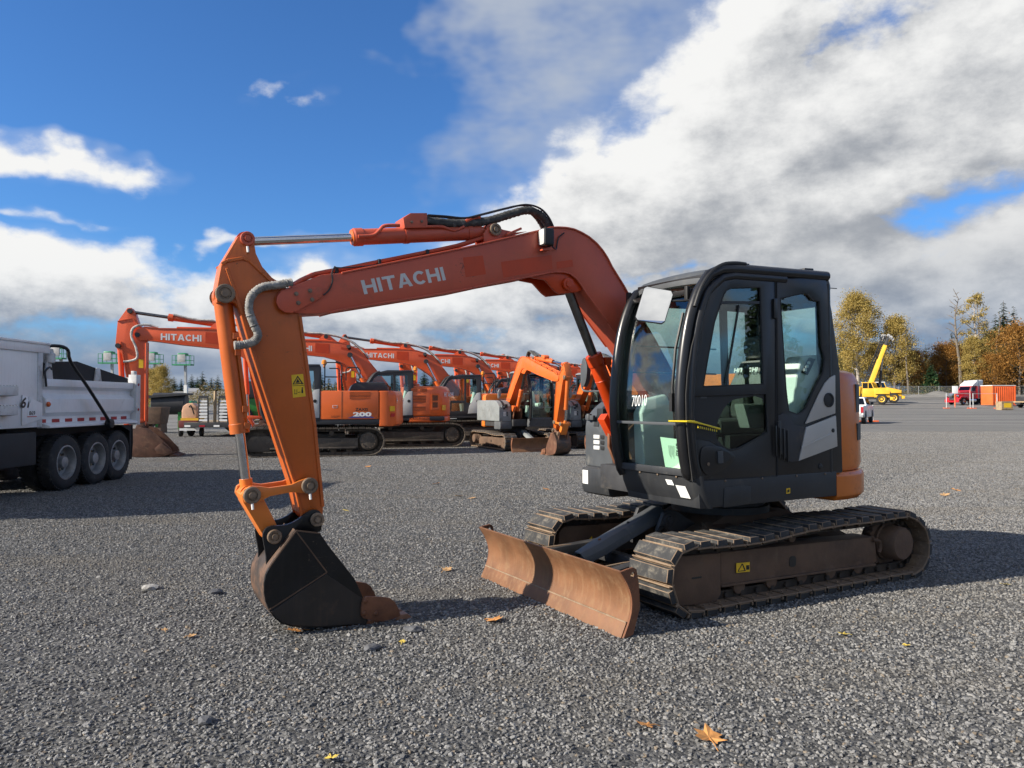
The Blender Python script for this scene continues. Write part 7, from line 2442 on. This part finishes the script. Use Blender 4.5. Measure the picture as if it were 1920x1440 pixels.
# green tractor half hidden by the near stick
GT = thing('green_tractor', 'green tractor partly hidden behind the near stick', 'tractor', (-13.0, 39.0, 0), R(15))
MB().prism([(-1.0, 0.8), (1.3, 0.8), (1.4, 1.5), (0.9, 1.75), (-1.0, 1.75)], -0.6, 0.6).build('hood', m_green2, GT, bevel=0.05)
MB().prism([(-0.9, 1.75), (0.3, 1.75), (0.2, 2.6), (-0.9, 2.6)], -0.7, 0.7).build('cab', m_dark, GT, bevel=0.04)
for x, r in ((-0.9, 0.75), (1.1, 0.5)):
    for s in (-1, 1):
        simple_wheel(GT, (x, s * 0.85, r), r, 0.4, (0, s, 0), m_yel)
# white gabled house far behind
HS = thing('house', 'small white gabled house far behind the trailer', 'house', (-82.6, 200, 3.0), R(20), scale=0.38)
MB().box(-6, 1, -3, 3, 0, 2.6).build('wall', m_whitep, HS)
MB().prism([(-3.3, 2.5), (0, 5.2), (3.3, 2.5)], -6.2, 1.2, axis='x').build('roof', m_lattice, HS)
MB().prism([(-0.8, 0), (3.2, 0), (3.2, 2.6), (1.2, 4.6), (-0.8, 2.6)], -4.2, -3.0).build('gable', m_whitep, HS)
MB().box(0.7, 1.7, -4.25, -4.2, 1.0, 2.2).build('window', m_darkglass, HS)



# ================================================================== trees
def leaf_mat(name, c1, c2, trans=0.35):
    m = bpy.data.materials.new(name)
    m.use_nodes = True
    nt = m.node_tree
    b = nt.nodes['Principled BSDF']
    g = nt.nodes.new('ShaderNodeNewGeometry')
    rn = S(nt, g.outputs['Random Per Island'])
    tc = nt.nodes.new('ShaderNodeTexCoord')
    n_ = noise(nt, tc.outputs['Object'], 0.5, 4, 0.6)
    f = (rn * 0.7 + n_ * 0.9 - 0.3).clamp()
    col = mixcol(nt, f, c1, c2)
    nt.links.new(col, b.inputs['Base Color'])
    b.inputs['Roughness'].default_value = 0.6
    b.inputs['Specular IOR Level'].default_value = 0.2
    tr = nt.nodes.new('ShaderNodeBsdfTranslucent')
    nt.links.new(col, tr.inputs[0])
    mx = nt.nodes.new('ShaderNodeMixShader')
    mx.inputs[0].default_value = trans
    out = nt.nodes['Material Output']
    nt.links.new(b.outputs[0], mx.inputs[1])
    nt.links.new(tr.outputs[0], mx.inputs[2])
    nt.links.new(mx.outputs[0], out.inputs[0])
    return m


lm_yellow = leaf_mat('yellow_green_leaves', (0.20, 0.165, 0.045), (0.58, 0.42, 0.13))
lm_orange = leaf_mat('orange_brown_leaves', (0.14, 0.085, 0.025), (0.46, 0.22, 0.05))
lm_olive = leaf_mat('olive_leaves', (0.075, 0.080, 0.028), (0.27, 0.21, 0.075))
lm_fir = leaf_mat('dark_fir_needles', (0.014, 0.030, 0.016), (0.055, 0.085, 0.036), 0.15)
lm_green = leaf_mat('mid_green_needles', (0.020, 0.055, 0.022), (0.06, 0.12, 0.05), 0.2)
m_bark = M('grey_brown_bark', (0.16, 0.135, 0.11), 0.85, var=0.3, vs=3)
m_barkpale = M('pale_bark', (0.34, 0.30, 0.25), 0.85, var=0.3, vs=3)


def leaf_quad(V, F, c, s, rr):
    a = Vector((rr.gauss(0, 1), rr.gauss(0, 1), rr.gauss(0, 1))).normalized()
    b = a.orthogonal().normalized()
    q = rr.uniform(0, 6.28)
    u = b * math.cos(q) + a.cross(b) * math.sin(q)
    w = a.cross(u)
    k = len(V)
    V += [c + u * s, c + w * s * .55, c - u * s, c - w * s * .55]
    F.append((k, k + 1, k + 2, k + 3))


def broadleaf(seed, H, R_, nl, leaf, crown0=0.25, shape=1.0, limbs=34, spread=0.11, taper=0.5):
    """returns (trunk MB, crown MB) for a tree of height H standing at the origin"""
    rr = random.Random(seed)
    tb = MB()
    bend = [Vector((rr.gauss(0, .02) * H * t, rr.gauss(0, .02) * H * t, H * t * .96)) for t in (0, .15, .3, .45, .6, .75, .9, 1.0)]
    tb.tube(bend, [H * .017 * (1 - .93 * t) + 0.01 for t in (0, .15, .3, .45, .6, .75, .9, 1.0)], 7)
    V, F = [], []
    ends = []
    for i in range(limbs):
        t = crown0 + (0.97 - crown0) * (i + rr.random()) / limbs
        s = (t - crown0) / (1 - crown0)
        prof = (math.sin(math.pi * min(1, s * .86 + .16)) ** shape) * (1 - s * taper * .6)
        ln = R_ * prof * rr.uniform(.65, 1.12)
        a = i * 2.399 + rr.uniform(-.5, .5)
        k = min(6, int(t * 7))
        p0 = bend[k].lerp(bend[k + 1], t * 7 - k) if k < 7 else bend[7]
        d = Vector((math.cos(a), math.sin(a), rr.uniform(.35, .95)))
        p1 = p0 + d * ln * .55 + Vector((0, 0, 0))
        p2 = p0 + Vector((math.cos(a), math.sin(a), rr.uniform(.3, .8))) * ln
        tb.tube([p0, p1, p2], [H * .006 * (1 - t * .6), H * .004 * (1 - t * .5), H * .0012], 4)
        for q in range(3):
            e = p1.lerp(p2, .3 + .35 * q) + Vector((rr.gauss(0, .5), rr.gauss(0, .5), rr.gauss(0, .4))) * ln * .28
            tb.tube([p1.lerp(p2, .2 * q), e], [H * .002, H * .0008], 3)
            ends.append((e, ln))
        ends.append((p2, ln))
    for i in range(nl):
        e, ln = ends[rr.randrange(len(ends))]
        sp = R_ * spread * rr.uniform(.5, 1.6)
        c = e + Vector((rr.gauss(0, sp), rr.gauss(0, sp), rr.gauss(0, sp * .8)))
        if c.z < H * crown0 * .6:
            continue
        leaf_quad(V, F, c, leaf * rr.uniform(.6, 1.4), rr)
    cb = MB()
    cb.add(V, F)
    return tb, cb


def conifer(seed, H, R_, leaf=0.25, levels=26, gap=0.0):
    rr = random.Random(seed)
    tb = MB()
    tb.tube([(0, 0, 0), (0, 0, H * .5), (0, 0, H * .99)], [H * .014, H * .009, H * .001], 6)
    V, F = [], []
    for l in range(levels):
        t = 0.08 + .91 * (l / levels) ** .92
        r = R_ * (1 - t) ** .85 * rr.uniform(.75, 1.1) + 0.05
        nb = max(5, int(13 * (1 - t) + 5))
        for b in range(nb):
            if rr.random() < gap: continue
            a = 6.283 * b / nb + rr.uniform(-.3, .3)
            L_ = r * rr.uniform(.6, 1.12)
            z = H * t + rr.uniform(-.02, .02) * H
            n = max(3, int(L_ / leaf * 1.7))
            for k in range(n):
                u = (k + rr.random()) / n
                c = Vector((math.cos(a) * L_ * u, math.sin(a) * L_ * u, z - L_ * u * u * .28 + rr.gauss(0, .03) * L_))
                side = Vector((-math.sin(a), math.cos(a), 0)) * (1 - u * .6) * L_ * .36
                for q in (-1, 1):
                    kk = len(V)
                    tip = c + side * q * rr.uniform(.6, 1.1) + Vector((0, 0, -abs(rr.gauss(0, .10)) * L_))
                    dd = Vector((math.cos(a), math.sin(a), -.2)) * leaf * rr.uniform(.7, 1.3)
                    V += [c, c + dd, tip + dd * .6, tip]
                    F.append((kk, kk + 1, kk + 2, kk + 3))
    cb = MB()
    cb.add(V, F)
    return tb, cb


def meshes(pair, bark, leaves):
    tb, cb = pair
    return (tb.mesh('trunk', bark, smooth=50, fix=False), cb.mesh('crown', leaves, smooth=0, fix=False))


def tree(name, ms, x, y, sc, label, group=None, rz=0.0, lean=0.0, z=None, squash=1.0):
    t = thing(name, label, 'tree', (x, y, ground_z(y) - 0.1 if z is None else z), rz, group)
    t.scale = (sc * squash, sc * squash, sc)
    t.rotation_euler = (0, lean, rz)
    for nm, me in (('trunk', ms[0]), ('crown', ms[1])):
        if me is None: continue
        o = bpy.data.objects.new(nm, me)
        COL.objects.link(o)
        o.parent = t
    return t


cotton = meshes(broadleaf(1, 22, 4.8, 34000, 0.14, .20, .75, 54, .15), m_barkpale, lm_yellow)
cotton2 = meshes(broadleaf(2, 17, 4.1, 24000, 0.14, .12, .8, 46, .16), m_bark, lm_yellow)
poplar = meshes(broadleaf(3, 14, 2.9, 16000, 0.135, .12, .7, 36, .16), m_barkpale, lm_yellow)
maple = meshes(broadleaf(4, 12, 4.6, 17000, 0.145, .08, .6, 40, .16), m_bark, lm_orange)
oliveT = meshes(broadleaf(5, 12, 4.4, 16000, 0.145, .08, .6, 40, .16), m_bark, lm_olive)
sparse = meshes(broadleaf(6, 20, 3.2, 3200, 0.15, .30, .9, 26, .10), m_barkpale, lm_yellow)
bareT = (broadleaf(7, 22, 2.6, 10, 0.2, .40, .9, 22, .1)[0].mesh('trunk', m_bark, smooth=50, fix=False), None)
snag = (broadleaf(8, 14, 0.7, 10, 0.2, .50, .9, 10, .1)[0].mesh('trunk', m_bark, smooth=50, fix=False), None)
fir = meshes(conifer(11, 20, 4.6, 0.36, 46), m_bark, lm_fir)
fir2 = meshes(conifer(12, 17, 4.2, 0.36, 40, .12), m_bark, lm_fir)
spruce = meshes(conifer(13, 7, 2.9, 0.24, 32), m_bark, lm_green)


def at(px, d):
    return (px - 960) / 1430 * d


D = 165
RT = 'autumn trees beyond the far fence'
for nm, ms, px, d, hpx, lab, g in (
        ('cottonwood_tree', cotton, 1609, 160, 192, 'tallest yellow cottonwood, just right of the near excavator cab', None),
        ('cottonwood_tree', cotton2, 1678, 158, 145, 'yellow cottonwood behind the raised crane boom', None),
        ('cottonwood_tree', cotton2, 1640, 166, 95, 'low yellow cottonwood between the two taller ones', None),
        ('dead_tree', snag, 1704, 155, 120, 'dark broken dead trunk right of the crane boom', None),
        ('maple_tree', maple, 1712, 160, 78, 'orange-brown maple at the foot of the dead trunk', None),
        ('fir_tree', fir2, 1737, 175, 92, 'small dark fir left of the orange maples', None),
        ('spruce_tree', spruce, 1746, 156, 58, 'rounded mid-green spruce standing by the fence', None),
        ('maple_tree', maple, 1775, 162, 90, 'broad orange-brown maple right of the green spruce', None),
        ('bare_tree', bareT, 1803, 158, 205, 'tall bare leaning tree behind the red truck', None),
        ('sparse_tree', sparse, 1829, 160, 195, 'tall half-bare poplar beside the bare leaning tree', None),
        ('bare_tree', bareT, 1838, 163, 188, 'bare forked tree right of the half-bare poplar', None),
        ('poplar_tree', poplar, 1828, 154, 108, 'slim yellow poplar behind the red truck', None),
        ('fir_tree', fir, 1786, 178, 118, 'dark fir behind the broad orange maple', None),
        ('fir_tree', fir, 1852, 176, 142, 'dark fir behind the orange container', None),
        ('fir_tree', fir2, 1868, 178, 150, 'dark fir behind the bare grey trunk', None),
        ('fir_tree', fir, 1884, 172, 176, 'tallest dark fir at the right', None),
        ('dead_tree', snag, 1868, 157, 160, 'thin bare grey trunk leaning among the right hand firs', None),
        ('maple_tree', maple, 1862, 152, 70, 'low orange maple behind the orange container', None),
        ('olive_tree', oliveT, 1888, 158, 96, 'olive-green tree between the firs and the right edge', None),
        ('maple_tree', maple, 1912, 150, 124, 'large orange maple at the right edge', None),
        ('olive_tree', oliveT, 1760, 172, 70, 'low olive tree left of the broad orange maple', None),
        ('olive_tree', oliveT, 1592, 170, 80, 'dark olive tree at the edge of the near cab', None),
        ('olive_tree', oliveT, 1800, 168, 92, 'olive tree behind the bare leaning tree', None),
        ('fir_tree', fir2, 1903, 180, 165, 'dark fir behind the large orange maple at the right edge', None),
        ('olive_tree', oliveT, 1846, 166, 100, 'olive tree behind the slim yellow poplar', None),
        ('fir_tree', fir, 1818, 184, 122, 'dark fir seen between the two tall bare trees', None),
        ('maple_tree', maple, 1690, 168, 70, 'low orange maple behind the dead trunk', None),
        ('cottonwood_tree', cotton2, 1866, 164, 118, 'yellow cottonwood between the right hand firs', None),
        ('fir_tree', fir2, 1722, 190, 66, 'little fir peeping out left of the small dark fir', None),
        ('fir_tree', fir2, 1580, 178, 120, 'dark fir half hidden behind the near cab', None)):
    rr = random.Random(px)
    nat = {id(cotton): 22, id(cotton2): 17, id(poplar): 14, id(maple): 12, id(oliveT): 12, id(sparse): 20, id(bareT): 22, id(snag): 14, id(fir): 20, id(fir2): 17, id(spruce): 7}[id(ms)]
    z0 = ground_z(d) - 0.2
    ztop = 1.6 + (752 - (738 - hpx)) / 1430 * d
    tree(nm, ms, at(px, d), d, (ztop - z0) / nat, lab, RT, rr.uniform(0, 6.28), R(4) if nm in ('bare_tree', 'dead_tree') and px < 1860 else R(-5) if nm == 'dead_tree' else 0)
# the tree line goes on beyond the right edge of the picture and is mirrored in the cab glass
for k in range(9):
    rr = random.Random(100 + k)
    a = R(48 + k * 8.5)
    d = 95 + rr.uniform(-8, 12)
    ms, nm = ((fir, 'fir_tree'), (fir2, 'fir_tree'), (fir, 'fir_tree'), (oliveT, 'olive_tree'))[k % 4]
    tree(nm, ms, math.sin(a) * d, math.cos(a) * d, rr.uniform(.9, 1.25), ('dark fir' if 'fir' in nm else 'olive tree') + ' of the line right of the yard, mirrored in the cab glass', ('firs' if 'fir' in nm else 'olive trees') + ' of the tree line mirrored in the cab glass', rr.uniform(0, 6), z=0)
# undergrowth below the trees
rr = random.Random(77)
V, F = [], []
for i in range(16000):
    px = rr.uniform(1570, 1960)
    d = rr.uniform(152, 165)
    h = max(0, rr.gauss(0, 1.1)) * (1.0 + 0.6 * math.sin(px * .07))
    leaf_quad(V, F, Vector((at(px, d), d, ground_z(d) + abs(h) * 1.3)), rr.uniform(.08, .2), rr)
MB().add(V, F).build('undergrowth', lm_olive, kind='stuff', label='olive brush below the trees beyond the fence', smooth=0, fix=False)

# left: far firs on the skyline, two yellow birches, brush
GL = 'far firs on the skyline'
rr = random.Random(31)
xs_ = [330 + k * 13.5 for k in range(24)] + [655 + k * 17 for k in range(15)] + [915 + 14 * k for k in range(14)]
for k, px in enumerate(xs_):
    d = rr.uniform(380, 460)
    px += rr.uniform(-5, 5)
    hp_ = rr.uniform(24, 44) + (10 if 640 < px < 720 else 0) + (8 if 760 < px < 860 else 0)
    z0 = -2.0
    where = 'left of the near stick' if px < 520 else 'between the row booms under the near boom' if px < 900 else 'right of the row, behind the near cab'
    tree('fir_tree', fir if k % 2 else fir2, at(px, d), d, (1.6 + (hp_ + 14) / 1430 * d - z0) / (20 if k % 2 else 17), 'dark fir on the far skyline, ' + where, GL + ', ' + where, rr.uniform(0, 6), z=z0, squash=1.5)
tree('birch_tree', poplar, at(285, 82), 82, 0.36, 'small yellow birch left of the lift basket mast', 'yellow birches behind the dump truck', 0.5, squash=1.1)
tree('birch_tree', cotton2, at(302, 80), 80, 0.31, 'taller yellow birch left of the lift basket mast', 'yellow birches behind the dump truck', 1.9, squash=0.9)
V, F, V2, F2 = [], [], [], []
for i in range(34000):
    px = rr.uniform(-60, 1330)
    d = rr.uniform(105, 150)
    top_ = (1.0 + 0.55 * math.sin(px * .031) + 0.45 * math.sin(px * .083 + 1)) * (1.6 if 350 < px < 450 else 1.0)
    h = abs(rr.gauss(0, .8)) * top_
    tgt = (V, F) if rr.random() < .55 else (V2, F2)
    leaf_quad(*tgt, Vector((at(px, d), d, ground_z(d) + min(h, 4.0))), rr.uniform(.07, .19), rr)
MB().add(V, F).build('brush', lm_olive, kind='stuff', label='olive brush along the left and middle edge of the yard', smooth=0, fix=False)
MB().add(V2, F2).build('brush', leaf_mat('tan_dry_brush', (0.10, 0.07, 0.04), (0.30, 0.23, 0.12)), kind='stuff', label='dry tan brush along the left and middle edge of the yard', smooth=0, fix=False)

# ================================================================== fallen leaves and single stones on the gravel
lm_fall = [M('fallen_leaf_orange', (0.46, 0.21, 0.06), 0.7, var=0.25, vs=25), M('fallen_leaf_tan', (0.42, 0.25, 0.11), 0.75, var=0.25, vs=25), M('fallen_leaf_yellow', (0.62, 0.46, 0.08), 0.7, var=0.2, vs=25)]


def maple_leaf(seed, size):
    rr = random.Random(seed)
    pts = []
    lob = [1.0, .62, .70, .92, .58, .66, .95, .60, .72, .45, .30]
    n = len(lob) * 2
    seq = lob + lob[::-1][1:]
    out = []
    for k, r in enumerate(seq):
        a = R(90) + (k / (len(seq))) * 2 * math.pi
        rad = r * size * rr.uniform(.85, 1.1)
        x, y = rad * math.cos(a), rad * math.sin(a)
        out.append((x, y, 0.012 + size * (.25 * (rad / size) ** 2 * rr.uniform(.2, 1.0))))
    mb = MB()
    c = (0, 0, 0.012)
    v = [c] + out
    nn = len(out)
    f = [(0, 1 + i, 1 + (i + 1) % nn) for i in range(nn)]
    mb.add(v, f)
    mb.tube([(0, 0, .014), (0.1 * size, -.8 * size, .02), (0.2 * size, -1.3 * size, .012)], 0.0025, 4)
    return mb


LV = [(1325, 1382, .085, 0, 'large orange maple leaf lying on the gravel at the lower right'), (1210, 1360, .055, 0, 'small orange leaf left of the large maple leaf at the lower right'),
      (625, 1420, .040, 2, 'yellow leaf scrap at the bottom edge of the picture'), (363, 1193, .035, 1, 'pale leaf on the gravel left of the bucket'), (312, 1182, .030, 1, 'tiny pale leaf scrap far left of the bucket'),
      (556, 1184, .085, 0, 'crumpled orange leaf under the heel of the bucket'), (928, 1163, .080, 0, 'orange leaf in front of the left end of the dozer blade'), (838, 1069, .065, 1, 'tan leaf on the gravel between stick and far track'),
      (648, 958, .05, 2, 'yellow leaf beyond the bucket linkage'), (860, 931, .075, 1, 'tan leaf left of the pair far beyond the blade'), (886, 935, .07, 1, 'tan leaf right of the pair far beyond the blade'),
      (755, 1204, .03, 2, 'yellow leaf scrap just right of the bucket teeth'), (1577, 1190, .05, 2, 'yellow leaf on the gravel below the near track'), (1696, 1211, .03, 2, 'yellow leaf scrap at the right below the track'),
      (1768, 929, .10, 1, 'brown leaf behind the counterweight, the farther one'), (1790, 920, .09, 0, 'orange leaf behind the counterweight at the right'), (1880, 1097, .05, 2, 'yellow leaf in the shade at the right edge'),
      (818, 908, .10, 0, 'brown leaf far beyond the stick linkage'), (690, 876, .09, 0, 'brown leaf in the dump truck shadow'), (1023, 918, .07, 0, 'orange leaf just left of the far track top')]
for k, (px, py, s, mi, lab) in enumerate(LV):
    d = 1430 * 1.6 / (py - 752)
    o = maple_leaf(k, s).build('fallen_leaf', lm_fall[mi], smooth=0, fix=False)
    o.location = ((px - 960) / 1430 * d, d, 0.004)
    o.rotation_euler = (0.15, 0.1, k * 1.7)
    tag(o, lab, 'leaf', 'fallen leaves on the gravel')
for k, (px, py, s, lab) in enumerate(((285, 1103, .055, 'pale fist-sized stone lying left of the bucket'), (406, 1112, .050, 'dark stone lying between the pale stone and the bucket'), (390, 1350, .038, 'dark angular stone at the lower left'),
                                      (775, 1181, .050, 'flat dark slate chip at the tip of the bucket teeth'), (700, 1215, .045, 'dark stone just below the bucket'), (1060, 1090, .05, 'dark clod of stone left of the dozer blade'))):
    d = 1430 * 1.6 / (py - 752)
    rr = random.Random(k)
    bm = bmesh.new()
    bmesh.ops.create_icosphere(bm, subdivisions=2, radius=1)
    for v in bm.verts:
        v.co *= rr.uniform(.8, 1.15)
        v.co = Vector((v.co.x * 1.3, v.co.y, v.co.z * .55)) * s
    me = bpy.data.meshes.new('stone')
    bm.to_mesh(me)
    bm.free()
    me.materials.append(M('single_stone_%d' % k, (0.30, 0.29, 0.27) if k == 0 else (0.09, 0.092, 0.098), 0.8, var=0.25, vs=30, bump=0.3))
    o = bpy.data.objects.new('stone', me)
    COL.objects.link(o)
    o.location = ((px - 960) / 1430 * d, d, s * .3)
    o.rotation_euler = (0, 0, k)
    tag(o, lab, 'stone', 'single stones on the gravel')
